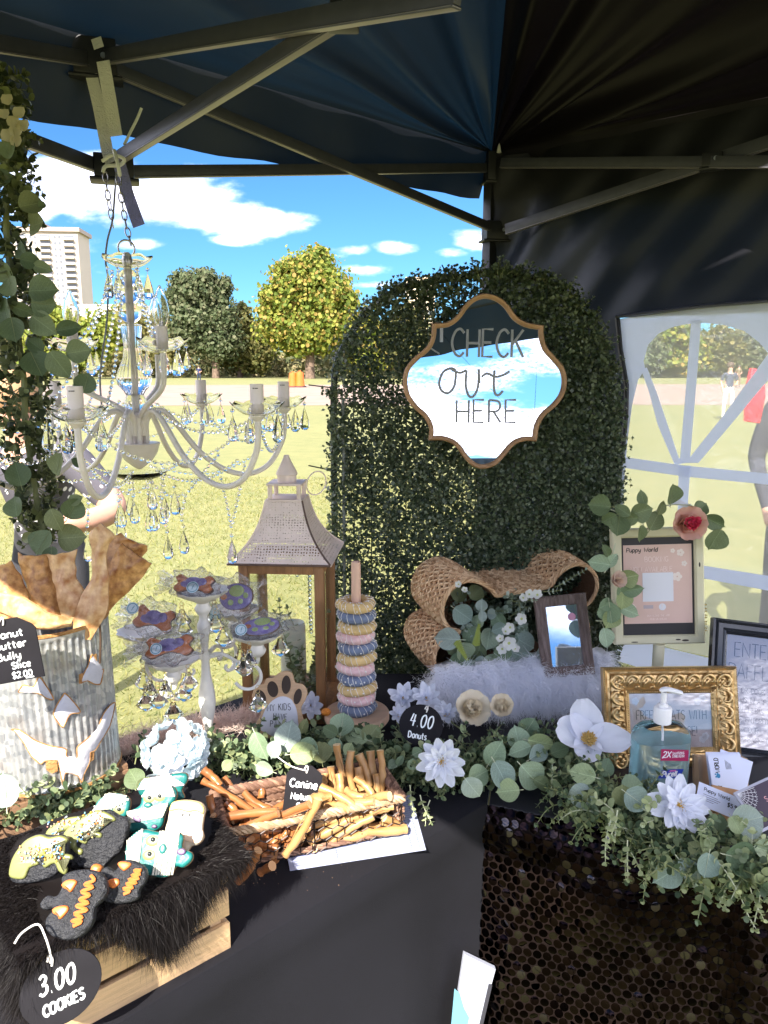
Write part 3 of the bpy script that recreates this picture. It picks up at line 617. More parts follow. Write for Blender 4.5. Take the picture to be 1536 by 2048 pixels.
def roof_panel(a, b, m, crease, nm='roof_panel'):
    """fan about corner a, between edge a-b and hip a-peak; creases run out from the corner"""
    mb = MB(); nrm = (b-a).cross(pk-a).normalized()
    if nrm.z < 0: nrm = -nrm
    def fn(u, v):
        e = b.lerp(pk, v); p = a.lerp(e, u)
        r = (p-a).length
        cz = crease*(math.sin(v*19)+.8*math.sin(v*33+1.3)+.5*math.sin(v*11+.4)+.25*math.sin(v*61))*math.exp(-((r-.35)/1.0)**2)*min(1, r/.25)*min(1, 6*v, 9*(1-v))
        return tuple(p+nrm*(cz-.05*math.sin(PI*u)*math.sin(PI*v)+.012*math.sin(9*p.x+4*p.y)*math.sin(PI*v)*(1-u**4)))
    mb.grid(fn, 60, 60); mb.build(nm, m, tent, sharp=80)
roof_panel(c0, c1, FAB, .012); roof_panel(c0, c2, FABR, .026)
mb = MB(); mb.add([c1, c3, pk], [(0, 1, 2)]); mb.build('roof_panel', FAB, tent); mb = MB(); mb.add([c2, c3, pk], [(0, 1, 2)]); mb.build('roof_panel', FAB, tent)
def valance(a, b, m, out, drops):
    mb = MB(); n = 60
    def fn(u, v):
        p = a.lerp(b, u); d = drops[0]+(drops[1]-drops[0])*u + .004*math.sin(u*21)+.002*math.sin(u*71)
        return tuple(p+out*(-.004+.054*v+.008*math.sin(u*50)*v)+Vector((0, 0, .02-d*v)))
    mb.grid(fn, n, 5); mb.build('valance', m, tent)
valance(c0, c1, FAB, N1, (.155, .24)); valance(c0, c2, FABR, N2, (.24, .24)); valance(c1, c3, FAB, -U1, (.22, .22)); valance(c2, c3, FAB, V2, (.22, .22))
steel = mat('grey_steel', (.066, .067, .086), .45, metal=.3, var=.12, vscale=30); flange = mat('lit_steel', (.27, .25, .28), .4, metal=.4); plastic = mat('black_plastic', (.018, .018, .022), .45)  # flange: light from below put into its paler steel colour
def bar(a, b, w=.012, h=.024, nm='truss_bar', off=0):
    a, b = Vector(a), Vector(b); d = b-a; L_ = d.length; M = tr((a+b)/2)@frame_z(d)
    q = d.normalized(); up = Vector((0, 0, 1)); side = q.cross(up).normalized(); up2 = side.cross(q)
    Mx = Matrix((( side.x, up2.x, q.x, 0), (side.y, up2.y, q.y, 0), (side.z, up2.z, q.z, 0), (0, 0, 0, 1)))
    Mx = tr((a+b)/2+side*off)@Mx
    mb = MB(); mb.box((0, 0, 0), (w, h, L_)); 
    mb.box((0, -h/2-.002, 0), (w+.004, .004, L_), mi=1); return mb.build(nm, [steel, flange], tent, Mx, smooth=True, bevel=.0015)
LT, LS = W(992, 333, 2.75), W(985, 458, 2.75); ML, MU = W(228, 335, 1.84), W(190, 118, 1.84)
bar(LT, W(245, 340, 1.84), off=.012); bar(LS, W(205, 132, 1.84), off=-.012)
bar(W(235, 322, 1.83), W(735, 8, 1.14), off=.01, h=.023); bar(W(200, 110, 1.83), W(905, -22, .95), off=-.01, h=.026)
bar(W(205, 330, 1.84), W(45, 270, 1.56), off=.01, h=.026); bar(W(175, 118, 1.84), W(-60, 78, 1.48), off=-.01, h=.026)
bar(W(1003, 325, 2.66), W(1600, 322, 1.98), off=.0, h=.026); bar(W(1012, 458, 2.66), W(1600, 262, 2.0), off=.0, h=.03)
def joint(p, s, yaw=0, nm='joint_bracket'):
    mb = MB(); mb.box((0, 0, 0), s); mb.box((0, 0, -s[2]*.5-.004), (s[0]*1.25, s[1]*1.1, .008))
    o = mb.build(nm, plastic, tent, tr(p)@rot(rz=yaw), bevel=.004)
    mb = MB(); mb.tube([(s[0]*.2, -s[1]/2-.004, 0), (s[0]*.2, -s[1]/2+.002, 0)], .006, n=10); mb.build('bolt', mat('zinc', (.6, .6, .6), .3, metal=1), o)
yw = math.atan2(U1.y, U1.x)
joint(ML, (.085, .05, .05), yw*.4); joint(MU+Vector((0, 0, .0)), (.09, .05, .075), yw*.4); joint(W(686, 14, 1.17), (.035, .035, .04)); joint(W(1425, 320, 2.15), (.05, .03, .035), -.5)
joint(W(988, 335, 2.75), (.06, .06, .09), .2); joint(W(992, 462, 2.75), (.085, .06, .06), .2)
mb = MB(); mb.box((0, 0, 1.12), (.036, .036, 2.28)); mb.build('leg', mat('black_steel', (.03, .03, .035), .45, metal=.4), tent, tr(LEG)@rot(rz=.7), bevel=.003)
for c in (c1, c2, c3):
    mb = MB(); mb.box((0, 0, 1.12), (.036, .036, 2.26)); mb.build('leg', steel, tent, tr(c.x, c.y, 0)@rot(rz=.7), bevel=.003)
mb = MB(); mb.lathe([(.0, .03), (.004, .02), (.008, 0), (.0, 0)], 8); mb.build('cap', mat('white_plastic_cap', (.8, .8, .85), .4), tent, tr(W(998, 305, 2.70)))

# webbing straps at the middle joint
webm = mat('grey_webbing', (.80, .78, .80), .85, bump=.5, bscale=300); webb = mat('lilac_webbing', (.22, .22, .50), .8, bump=.4, bscale=300)
def strap(pts, w, m, nm, lab, normal=(0, -1, 0)):
    mb = MB(); P = [Vector(p) for p in pts]; N_ = Vector(normal)
    V = []; 
    for i, p in enumerate(P):
        t = (P[min(i+1, len(P)-1)]-P[max(0, i-1)]).normalized(); s = t.cross(N_).normalized()*w/2
        for o_ in (-s-N_*.0008, s-N_*.0008, s+N_*.0008, -s+N_*.0008): V.append(p+o_)
    Fc = []
    for i in range(len(P)-1):
        for j in range(4): Fc.append((i*4+j, i*4+(j+1) % 4, (i+1)*4+(j+1) % 4, (i+1)*4+j))
    Fc += [(3, 2, 1, 0), tuple(len(V)-4+j for j in range(4))]
    mb.add(V, Fc); return tag(mb.build(nm, m, sharp=30), lab, 'strap')
strap([W(180, 138, 1.82), W(198, 215, 1.81), W(214, 300, 1.80), W(222, 325, 1.79)], .026, webm, 'strap', 'pale grey webbing strap, the longer one running down to the chandelier knot')
strap([W(206, 122, 1.79), W(218, 190, 1.78), W(232, 272, 1.78)], .028, webm, 'strap', 'pale grey webbing strap ending loose beside the longer one')
strap([W(192, 76, 1.775), W(198, 96, 1.77)], .022, webm, 'strap', 'short white loop of webbing showing above the upper joint')
strap([W(238, 325, 1.77), W(256, 390, 1.765), W(278, 452, 1.76)], .027, webb, 'strap', 'lilac blue webbing strap hanging with a cut end below the joint')
mb = MB(); mb.tube(crom([W(248, 290, 1.77), W(262, 262, 1.77), W(275, 236, 1.77), W(283, 216, 1.77)]), [.0032]*16, n=6); mb.tube(crom([W(205, 322, 1.74), W(225, 310, 1.73), W(248, 318, 1.74), W(240, 330, 1.74), W(212, 332, 1.73), W(206, 345, 1.73)]), .004, n=6); mb.tube(crom([W(228, 300, 1.73), W(236, 330, 1.72), W(240, 352, 1.73)]), .004, n=6)
tag(mb.build('zip_tie', mat('white_nylon', (.75, .75, .8), .4)), 'white cable tie knotted round the joint with its tail up', 'cable tie')

# ---------------------------------------------------------------- window wall
def wall_pt(px, py, off=0):
    r = ray(px, py); n = Vector((N2.x, N2.y, 0)); p0 = LEG-Vector((0, 0, 0))+n*off-Vector((0, 0, 0))
    t = (p0-Vector((0, 0, CAMZ))).dot(n)/r.dot(n); return Vector((0, 0, CAMZ))+r*t
def s_of(p): return (p-LEG).dot(V2)/V2.dot(V2)
swall = thing('window_sidewall', 'black tent sidewall with a white arched window of clear plastic', 'tent sidewall', tr(0, 0, 0))
WF = fabric_mat('sidewall_polyester', (.014, .014, .018), (.01, .03, .06), .12, .38)
eL = [(1240, 636), (1246, 700), (1258, 770), (1257, 830), (1250, 900), (1243, 960), (1240, 1040), (1236, 1130), (1232, 1300), (1228, 1420)]
sz = [(s_of(wall_pt(*q)), wall_pt(*q).z) for q in eL]
def edge_s(z):
    for (s1, z1), (s0, z0) in zip(sz, sz[1:]):
        if z0 <= z <= z1: return s0+(s1-s0)*(z-z0)/(z1-z0)
    return sz[0][0] if z > sz[0][1] else sz[-1][0]
ztop = sz[0][1]
def wfn(s, z): # gathered folds near the leg
    f = math.exp(-s*3.0); dz = (2.25-z)
    d = .018*f*math.sin(26*(s+.25*dz)+3*dz)+.010*math.sin(9*(s-dz*.8))*math.exp(-((z-1.95)/.25)**2)+.006*math.sin(34*(s+.9*dz))*math.exp(-((z-1.95)/.3)**2)
    p = LEG+V2*s+Vector((0, 0, z)); return p-N2*(.0+d)
mb = MB(); mb.grid(lambda u, v: tuple(wfn(.0+2.6*u, ztop+(2.25-ztop)*v)), 160, 40); mb.build('upper_cloth', WF, swall, sharp=80)
mb = MB(); mb.grid(lambda u, v: tuple(wfn(u*edge_s(.02+(ztop-.02)*v), .02+(ztop-.02)*v)), 40, 40); mb.build('side_cloth', WF, swall, sharp=80)
WMILK = film_mat('white_film', milky=.88, gloss=.10, rough=.35, wrinkle=.3, milkcol=(.86, .90, 1.0), wscale=6)
WCLR = film_mat('clear_pane', (.97, .98, .97), gloss=.05, milky=.28, rough=.10, wrinkle=.9, wscale=9, milkcol=(1, .97, .85))
zb = .70
def pane_fn(u, v):
    z = zb+(ztop-.006-zb)*v; s0 = edge_s(z)+.004; s = s0+(2.3-s0)*u
    return tuple(LEG+V2*s+Vector((0, 0, z))+N2*(.006+.004*math.sin(s*23+z*9)+.003*math.sin(z*31+s*5)))
mb = MB(); mb.grid(pane_fn, 60, 60); mb.build('clear_pane', WCLR, swall, sharp=80)
def film(pxs, nm='white_band', off=-.004):
    mb = MB(); V = [wall_pt(a, b, 0)+N2*(-.004+off) for a, b in pxs]; n = len(V)
    mb.add([tuple(v) for v in V]+[tuple(v+N2*.001) for v in V], [tuple(range(n)), tuple(range(2*n-1, n-1, -1))]+[(i, (i+1) % n, n+(i+1) % n, n+i) for i in range(n)])
    mb.build(nm, WMILK, swall, smooth=False)
arch = [(1292, 738), (1289, 722), (1298, 690), (1318, 668), (1345, 655), (1378, 648), (1410, 646), (1450, 650), (1490, 662), (1520, 685), (1545, 715), (1560, 740)]
film([(1241, 638), (1400, 617), (1560, 604), (1700, 590), (1700, 800), (1575, 800), (1560, 740)]+arch[::-1][1:]+[(1278, 760), (1266, 810), (1257, 880), (1253, 925), (1248, 1000), (1241, 1100), (1237, 1100), (1242, 1000), (1248, 925), (1252, 880), (1257, 810), (1257, 760), (1246, 700)], 'white_surround')
film([(1284, 738), (1296, 735), (1316, 785), (1360, 915), (1375, 925), (1352, 930), (1318, 850), (1300, 782)], off=-.006)
film([(1385, 640), (1405, 640), (1396, 760), (1382, 925), (1362, 925), (1376, 760)], off=-.008)
film([(1540, 706), (1556, 740), (1400, 925), (1374, 925), (1450, 830)], off=-.010)
film([(1252, 913), (1372, 930), (1560, 948), (1700, 965), (1700, 995), (1560, 970), (1372, 952), (1248, 934)], off=-.012)
film([(1362, 930), (1385, 930), (1376, 1060), (1372, 1160), (1350, 1160), (1358, 1060)], off=-.014)
film([(1235, 1090), (1400, 1127), (1560, 1152), (1700, 1178), (1700, 1210), (1560, 1182), (1400, 1152), (1234, 1118)], off=-.016)
film([(1232, 1258), (1330, 1290), (1560, 1345), (1700, 1370), (1700, 1430), (1560, 1400), (1330, 1345), (1230, 1315)], off=-.018)
mb = MB(); mb.tube([wall_pt(1238, 634)-N2*.02, wall_pt(1400, 614)-N2*.02, wall_pt(1560, 600)-N2*.02, wall_pt(1700, 586)-N2*.02], .011, n=8, flat=.5); mb.build('zip_edge', mat('zip_tape', (.07, .075, .10), .35), swall)
mb = MB(); mb.tube([wall_pt(a-2, b)-N2*.012 for a, b in eL], .008, n=8); mb.build('zip_edge', plastic, swall)

# ================================================================ TABLES
def P1(u, n): # solve U1.p=u, N1.p=n  (U1, N1 are orthonormal)
    return Vector((U1.x*u+N1.x*n, U1.y*u+N1.y*n, 0))
CORN = Vector((.2, 1.36, 0)); D2 = Vector((.934, -.358, 0))
black_cloth = mat('black_tablecloth', (.010, .010, .014), .85, bump=.35, bscale=900, var=.25, vscale=3, spec=.25)
def slab(poly, z0, z1, nm, m, parent, M=None):
    mb = MB(); mb.prism([(p[0], p[1]) for p in poly], z0, z1, .004); return mb.build(nm, m, parent, M)
t1 = thing('folding_table', 'long table under a plain black cloth at the left', 'table', tr(0, 0, 0))
poly1 = [P1(-1.3, .845), CORN, Vector((.33, 2.0, 0)), Vector((-.20, 2.0, 0)), P1(-1.3, 1.60)]
slab(poly1, TZ-.03, TZ-.004, 'table_top', mat('table_plastic', (.6, .6, .58), .6), t1)
for q in (P1(-1.1, .95), P1(-1.1, 1.45), P1(.8, .98), P1(.9, 1.3)):
    mb = MB(); mb.tube([(q.x, q.y, 0), (q.x, q.y, TZ-.03)], .014, n=8); mb.build('leg', steel, t1)
cl1 = thing('tablecloth', 'plain black tablecloth hanging down the front of the left table', 'tablecloth', tr(0, 0, 0))
slab([p for p in poly1], TZ-.004, TZ, 'cloth_top', black_cloth, cl1)
def drape(nm, a, b, out, m, parent, flare=.05, folds=9, amp=.02, right_curve=0, n=80, k=30, z0=.01):
    mb = MB()
    def fn(u, v):
        p = a.lerp(b, u); h = v
        e = amp*h*(math.sin(u*folds*2*PI)+.5*math.sin(u*folds*3.3*PI+1)) + flare*h + .006*math.sin(PI*min(1, h*12))
        if right_curve: p = p-(b-a).normalized()*right_curve*(h**1.3)*max(0, (u-.6)/.4)
        return tuple(p+out*e+Vector((0, 0, TZ-.001-(TZ-z0)*h)))
    mb.grid(fn, n, k); return mb.build(nm, m, parent, sharp=80)
drape('cloth_front', P1(-1.3, .845), CORN, -N1, black_cloth, cl1, .035, 6, .016, .07)
drape('cloth_end', P1(-1.3, 1.6), P1(-1.3, .845), -U1, black_cloth, cl1, .03, 4)

t2 = thing('folding_table', 'table under the black sequin cloth at the right', 'table', tr(0, 0, 0))
B2 = CORN+D2*1.35; poly2 = [CORN+Vector((.003, -.001, 0)), B2, B2+Vector((.25, .72, 0)), Vector((.52, 2.02, 0)), Vector((.335, 2.02, 0))]
slab(poly2, TZ-.035, TZ-.009, 'table_top', bpy.data.materials['table_plastic'], t2)
for q in (CORN+D2*.12+Vector((.03, .1, 0)), CORN+D2*1.2+Vector((.03, .1, 0)), Vector((.6, 1.9, 0)), Vector((1.5, 1.5, 0))):
    mb = MB(); mb.tube([(q.x, q.y, 0), (q.x, q.y, TZ-.03)], .014, n=8); mb.build('leg', steel, t2)
cl2 = thing('sequin_tablecloth', 'black tablecloth covered in big round shiny sequins on the right table', 'tablecloth', tr(0, 0, 0))
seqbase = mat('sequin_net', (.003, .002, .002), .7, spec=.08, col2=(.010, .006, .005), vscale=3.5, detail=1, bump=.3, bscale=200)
slab(poly2, TZ-.009, TZ-.003, 'cloth_top', mat('black_satin', (.018, .018, .024), .4), cl2)
OUT2 = Vector((D2.y, -D2.x, 0)).normalized(); OUT2 = OUT2 if OUT2.y < 0 else -OUT2
def seq_pt(s, h):   # s metres along the edge, h metres down
    p = CORN+D2*s; e = .03*(h/.7)*(math.sin(s*11)+.6*math.sin(s*23+1)) + .06*(h/.7)+.03*math.exp(-((s-.22)/.12)**2)*math.exp(-((h-.12)/.09)**2)
    return p+OUT2*(e+.012*math.sin(PI*min(1, h*12)))+Vector((0, 0, TZ-.004-h))
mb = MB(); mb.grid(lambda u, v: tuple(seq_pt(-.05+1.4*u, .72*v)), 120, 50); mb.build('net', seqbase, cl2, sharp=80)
cells = []; sp = .0185; row = 0; h = .006
while h < .70:
    s = -.045+(sp/2 if row % 2 else 0)
    while s < 1.0: cells.append((s, h)); s += sp
    h += sp*.84; row += 1
seqm = rand_mat('sequin', [(.002, .0015, .002), (.003, .002, .003), (.005, .003, .004), (.006, .004, .005), (.008, .005, .006), (.010, .006, .007), (.012, .008, .009), (.016, .011, .012), (.07, .065, .075)], .10, 0, island=True, spec=.3, metal=1)  # both sequin ramps end in a pale colour painted as glints
sequ = rand_mat('sequin_single', [(.002, .0015, .002), (.003, .002, .003), (.005, .003, .004), (.006, .004, .005), (.008, .005, .006), (.010, .006, .007), (.012, .008, .009), (.016, .011, .012), (.07, .065, .075)], .10, 0, island=False, spec=.3, metal=1)
tv = [(.0084*math.cos(2*PI*i/14), .0084*math.sin(2*PI*i/14), 0) for i in range(14)]+[(0, 0, .0012)]; tf = [(i, (i+1) % 14, 14, 14) for i in range(14)]
P, Rm = [], []; cells.sort(key=lambda c: c[1]*.7+abs(c[0]-.22)); first = []
for i, (s, h) in enumerate(cells):
    p = seq_pt(s, h); du = seq_pt(s+.004, h)-seq_pt(s-.004, h); dv = seq_pt(s, h-.004)-seq_pt(s, h+.004); nn = du.cross(dv).normalized()
    if nn.y > 0: nn = -nn
    w_ = .45 if random.random() < .04 else .12; q = (nn+Vector((random.gauss(0, w_), random.gauss(0, w_), random.gauss(0, w_)))).normalized(); M = frame_z(q)
    if i < 300: first.append(tr(p+nn*.0022)@M)
    else: P.append(tuple(p+nn*.0022)); Rm.append(np.array(M.to_3x3()))
me = raw_mesh('sequin', tv, [(i, (i+1) % 14, 14) for i in range(14)], sequ)
for M in first: link(me, 'sequin', cl2, M)
o = link(scatter('sequins', tv, [(i, (i+1) % 14, 14) for i in range(14)], P, np.array(Rm), np.ones(len(P)), seqm), 'sequins', cl2); o['kind'] = 'stuff'
# white card sticking out low behind the black drape
q = W(942, 1985, 1.26)
mb = MB(); mb.prism([(-.045, -.12), (.0, -.12), (.045, .05), (-.015, .085)], 0, .012, .002); mb.mi = 1
mb.prism([(-.043, -.08), (-.012, -.07), (-.006, -.04), (-.016, -.02), (-.024, .01), (-.034, .02)], .012, .0126)
mb.mi = 2; 
for i in range(3): mb.tube(crom([(-.01+.006*i, .055-.01*i, .0125), (.008+.004*i, .03-.006*i, .0125), (.02+.004*i, .02-.008*i, .0125)]), .0005, n=4)
mb.mi = 3; mb.box((.028, -.05, .006), (.006, .16, .02), M=rot(rz=-.22))
tag(mb.build('box', [mat('white_card', (.40, .42, .50), .5), mat('aqua_print', (.12, .28, .36), .5), mat('grey_print', (.3, .35, .4), .5), mat('dark_edge', (.03, .03, .04), .6)], None, tr(q)@rot(rx=PI/2-.1, rz=.1)), 'white card box with an aqua print low beside the black drape', 'box')

# ---------------------------------------------------------------- the crate under the cookies
pine = mat('pine_slat', (.60, .40, .22), .65, var=.16, vscale=6, stretch=(2, 30, 30), bump=.3, bscale=30)
pine2 = mat('brown_slat', (.26, .15, .085), .7, var=.2, vscale=6, stretch=(2, 30, 30), bump=.3, bscale=30)
def crate(label, M, Lx, Ly, H, m, nslat=3, th=.008, sw=.042):
    r = thing('wooden_crate', label, 'crate', M)
    mb = MB(); mb.box((0, 0, 0), (Lx, th, sw)); ms = mb.mesh('slat', m, bevel=.0012); mb = MB(); mb.box((0, 0, 0), (th, Ly-2*th, sw)); me_ = mb.mesh('slat', m, bevel=.0012)
    gap = (H-sw*nslat)/(nslat-1); mb = MB(); mb.box((0, 0, 0), (.018, .018, H-.004)); mp = mb.mesh('corner_post', m, bevel=.001)
    for k_ in range(nslat):
        z = sw/2+k_*(sw+gap)
        for y in (th/2, Ly-th/2): link(ms, 'slat', r, tr(-Lx/2, y, z)@rot(ry=random.uniform(-.006, .006)))
        for x in (-th/2, -Lx+th/2): link(me_, 'slat', r, tr(x, Ly/2, z))
    for x in (-.017-.001, -Lx+.018): 
        for y in (.018, Ly-.018): link(mp, 'corner_post', r, tr(x, y, H/2))
    mb = MB(); mb.box((0, 0, 0), (Lx-.004, (Ly-.02)/4, .006)); mf = mb.mesh('floor_slat', m, bevel=.001)
    for i in range(4): link(mf, 'floor_slat', r, tr(-Lx/2, .008+(i+.5)*(Ly-.016)/4, H-.012 if i < 0 else .006))
    return r
YAW1 = math.atan2(U1.y, U1.x)
CR = Vector((-.2225, .982, TZ)); CH = .148
crate('pale pine slatted crate standing upside down under the black fur and cookies', tr(CR)@rot(rz=R_(41)), .262, .24, CH, pine)
mcr = tr(CR)@rot(rz=R_(41))
# brown crate under the bucket
crate('low brown slatted crate under the corrugated metal bucket', tr(T(262, 1600)+Vector((-.0, .0, 0)))@rot(rz=R_(38)), .40, .30, .065, pine2, 2, .009, .028)
mb = MB(); MBK = tr(T(262, 1600))@rot(rz=R_(38))
rb = thing('slatted_tray', 'row of wooden slats topping the low crate under the bucket', 'tray', MBK@tr(0, 0, .065))
for i in range(7):
    mb = MB(); mb.box((-.20, .022+i*.043, .005), (.40, .036, .009)); mb.build('slat', pine if i > 3 else pine2, rb, bevel=.001)

# ---------------------------------------------------------------- black fur throw over the crate
fur_b = mat('black_fur', (.009, .007, .007), .5, spec=.18); fur_w = mat('white_fur', (.95, .96, 1.0), .8, trl=.5)
fr = thing('black_fur_throw', 'shaggy black fur throw spilling over the front of the pine crate', 'fur throw', mcr@tr(0, 0, CH+.001))
# hide: a soft lumpy sheet over the top that hangs in front as a tongue
def hide(u, v):
    x = -.285+.31*u; front = .085*math.exp(-((x+.10)/.055)**2)+.012; y0 = .245
    L_ = y0+front; d = L_*(1-v); 
    if d > front: return (x, d-front+.002, .003+.003*math.sin(x*40)*math.sin(d*30))
    return (x, -.010-.012*math.sin(PI*min(1, (front-d)/front)), .006-(front-d))
mb = MB(); mb.grid(hide, 40, 50); mb.build('hide', fur_b, fr, sharp=80)
# ---------------------------------------------------------------- cookies
teal = mat('teal_icing', (.012, .15, .14), .35, var=.15, vscale=40, bump=.15, bscale=60); white_ic = mat('white_icing', (.58, .56, .47), .4); lime = mat('lime_icing', (.19, .20, .065), .35)
choc = mat('black_icing', (.018, .019, .023), .55, bump=.6, bscale=220, var=.2, vscale=120); orange = mat('orange_icing', (.62, .17, .04), .4); cream = mat('cream_icing', (.58, .50, .38), .45, bump=.2, bscale=50); yell = mat('butter_icing', (.62, .42, .14), .45)
dark = mat('dark_dot', (.015, .02, .02), .3); bisc = mat('biscuit', (.35, .18, .08), .8, bump=.6, bscale=150); purp = mat('purple_dot', (.10, .06, .14), .4)
spr = rand_mat('sprinkles', [(.8, .75, .7), (.05, .2, .5), (.75, .55, .05), (.6, .08, .03), (.8, .8, .8), (.1, .4, .5), (.75, .3, .02)], .4, 0)
KC = .00070/3.072
def ell(cx, cy, rx, ry, n=20, a=0): return [(cx+rx*math.cos(t)*math.cos(a)-ry*math.sin(t)*math.sin(a), cy+rx*math.cos(t)*math.sin(a)+ry*math.sin(t)*math.cos(a)) for t in [2*PI*i/n for i in range(n)]]
def px_poly(pts, c, smooth=3):
    q = [((x-c[0])*KC, -(y-c[1])*KC) for x, y in pts]
    if smooth:
        n = len(q); out = []
        for i in range(n):
            p0, p1, p2, p3 = q[i-1], q[i], q[(i+1) % n], q[(i+2) % n]
            for j in range(smooth):
                t = j/smooth; out.append(tuple(.5*(2*p1[a]+(p2[a]-p0[a])*t+(2*p0[a]-5*p1[a]+4*p2[a]-p3[a])*t*t+(3*p1[a]-p0[a]-3*p2[a]+p3[a])*t**3) for a in (0, 1)))
        q = out
    return q
COOKIE_PX = []
def cookie(label, c, Y, outline, base, tilt=38, yaw=0, th=.012, grp='decorated dog cookies on the black fur'):
    COOKIE_PX.append([(x/3.072, 1520+y/3.072) for x, y in outline]); loc = T(c[0]/3.072, 1520+c[1]/3.072, TZ+CH+(.034 if c[1] > 420 else .044)); tilt -= 4
    r = thing('dog_cookie', label, 'cookie', tr(loc)@rot(rz=R_(yaw))@rot(rx=PI/2-R_(tilt)), grp)
    pl = px_poly(outline, c)
    mb = MB(); mb.prism(pl, -th, -.004, 0, rb=.003); mb.build('biscuit', bisc if base not in (choc,) else choc, r)
    mb = MB(); mb.prism([(x*.995, y*.995) for x, y in pl], -.0045, .002, .0045); mb.build('icing', base, r)
    return r
def patch(r, nm, m, polys, c, z=.0022, h=.0022, sm=3):
    mb = MB()
    for p in polys: mb.prism(px_poly(p, c, sm), z-.002, z+h, h*.8)
    return mb.build(nm, m, r)
def strands(r, nm, m, lines, c, w=9, z=.003, wob=1.5):
    mb = MB()
    for p in lines:
        q = [((x-c[0]+random.uniform(-wob, wob))*KC, -(y-c[1]+random.uniform(-wob, wob))*KC, z+random.uniform(-.0004, .0006)) for x, y in p]; mb.tube(crom(q), w*KC/2*1.15, n=6)
    return mb.build(nm, m, r)
def eye(r, x, y, s, c, col=lime, up=0):
    mb = MB(); mb.sphere(((x-c[0])*KC, -(y-c[1])*KC, .002), s*KC, 14, sc3=(1.2, .9, .12)); e = mb.build('eye', col, r)
    mb = MB(); mb.sphere(((x-c[0]+s*.1)*KC, -(y-c[1]-s*.2)*KC, .0045), s*KC*.38, 10, sc3=(1, 1, .5)); mb.build('pupil', dark, e)
def lines_between(a0, a1, b0, b1, n):   # n strands from edge a0-a1 to edge b0-b1
    return [[(a0[0]+(a1[0]-a0[0])*t, a0[1]+(a1[1]-a0[1])*t), ((a0[0]+(a1[0]-a0[0])*t+b0[0]+(b1[0]-b0[0])*t)/2+4, (a0[1]+(a1[1]-a0[1])*t+b0[1]+(b1[1]-b0[1])*t)/2), (b0[0]+(b1[0]-b0[0])*t, b0[1]+(b1[1]-b0[1])*t)] for t in [i/(n-1) for i in range(n)]]
c = (975, 570)
r = cookie('teal mummy cookie lying sideways at the front right, purple dot on its knob', c, .985, [(775, 590), (780, 500), (850, 440), (960, 455), (1060, 450), (1110, 480), (1110, 540), (1170, 570), (1175, 610), (1130, 650), (1085, 645), (1060, 690), (1000, 705), (930, 690), (850, 685), (800, 650)], teal, 40)
strands(r, 'bandage', white_ic, lines_between((785, 500), (862, 440), (800, 660), (862, 680), 7)+[[(784, 560), (800, 600), (815, 660)]], c, 12); strands(r, 'bandage', white_ic, lines_between((975, 450), (1085, 450), (960, 690), (1070, 690), 8)+[[(970, 560), (1020, 580), (1080, 560)], [(965, 610), (1030, 560), (1090, 520)]], c, 12)
eye(r, 932, 505, 36, c); eye(r, 922, 583, 34, c); patch(r, 'nose', teal, [ell(1003, 550, 22, 28)], c, .004, .003, 0); patch(r, 'dot', purp, [ell(1113, 565, 26, 20)], c, .003, .002, 0)
c = (930, 290)
r = cookie('upright teal mummy cookie with two lime eyes, middle of the pile', c, 1.075, [(860, 230), (880, 175), (960, 150), (1050, 160), (1085, 205), (1070, 260), (1040, 290), (1020, 340), (1010, 400), (960, 435), (880, 430), (815, 440), (800, 390), (790, 320), (850, 280)], teal, 36)
strands(r, 'bandage', white_ic, lines_between((865, 225), (900, 165), (1080, 220), (1050, 160), 7), c, 12); strands(r, 'bandage', white_ic, lines_between((780, 320), (800, 380), (1040, 270), (1015, 345), 7)+[[(800, 390), (900, 300), (1035, 275)], [(790, 350), (900, 350), (1010, 320)]], c, 12)
eye(r, 912, 238, 32, c); eye(r, 978, 228, 32, c); patch(r, 'nose', teal, [ell(912, 278, 26, 18)], c, .004, .003, 0); patch(r, 'dot', purp, [ell(850, 360, 30, 20, a=.5), ell(965, 405, 18, 12)], c, .003, .002, 0)
c = (690, 280)
r = cookie('teal mummy cookie with bandaged top peeking over the green-topped cookie', c, 1.10, [(575, 310), (590, 250), (660, 208), (740, 208), (795, 240), (800, 300), (780, 350), (730, 365), (660, 370), (600, 350)], teal, 34)
strands(r, 'bandage', white_ic, lines_between((570, 310), (640, 215), (640, 330), (798, 245), 9)+lines_between((640, 215), (660, 208), (700, 250), (780, 225), 3), c, 13); eye(r, 672, 330, 30, c); eye(r, 738, 308, 32, c)
c = (1000, 140)
r = cookie('shaded teal mummy cookie at the very back of the pile', c, 1.14, [(830, 180), (850, 130), (930, 105), (1040, 85), (1150, 80), (1165, 130), (1130, 190), (1150, 240), (1080, 250), (960, 220), (860, 230)], teal, 26)
strands(r, 'bandage', mat('lilac_icing', (.60, .55, .66), .45), lines_between((835, 180), (870, 120), (1150, 150), (1050, 85), 9), c, 11)
c = (1145, 380)
r = cookie('cream cookie with a yellow top and a small embossed smiling face', c, 1.03, [(1030, 300), (1050, 260), (1130, 248), (1220, 262), (1255, 300), (1250, 350), (1248, 420), (1262, 470), (1230, 510), (1190, 520), (1170, 545), (1130, 540), (1115, 480), (1020, 440), (1025, 370)], cream, 40)
patch(r, 'yellow_top', yell, [[(1035, 295), (1055, 262), (1130, 252), (1215, 265), (1250, 300), (1245, 335), (1200, 318), (1150, 325), (1090, 310), (1040, 320)]], c); patch(r, 'peach_foot', mat('peach_icing', (.80, .60, .42), .5), [[(1025, 438), (1110, 425), (1180, 440), (1248, 425), (1258, 470), (1228, 505), (1120, 478)]], c)
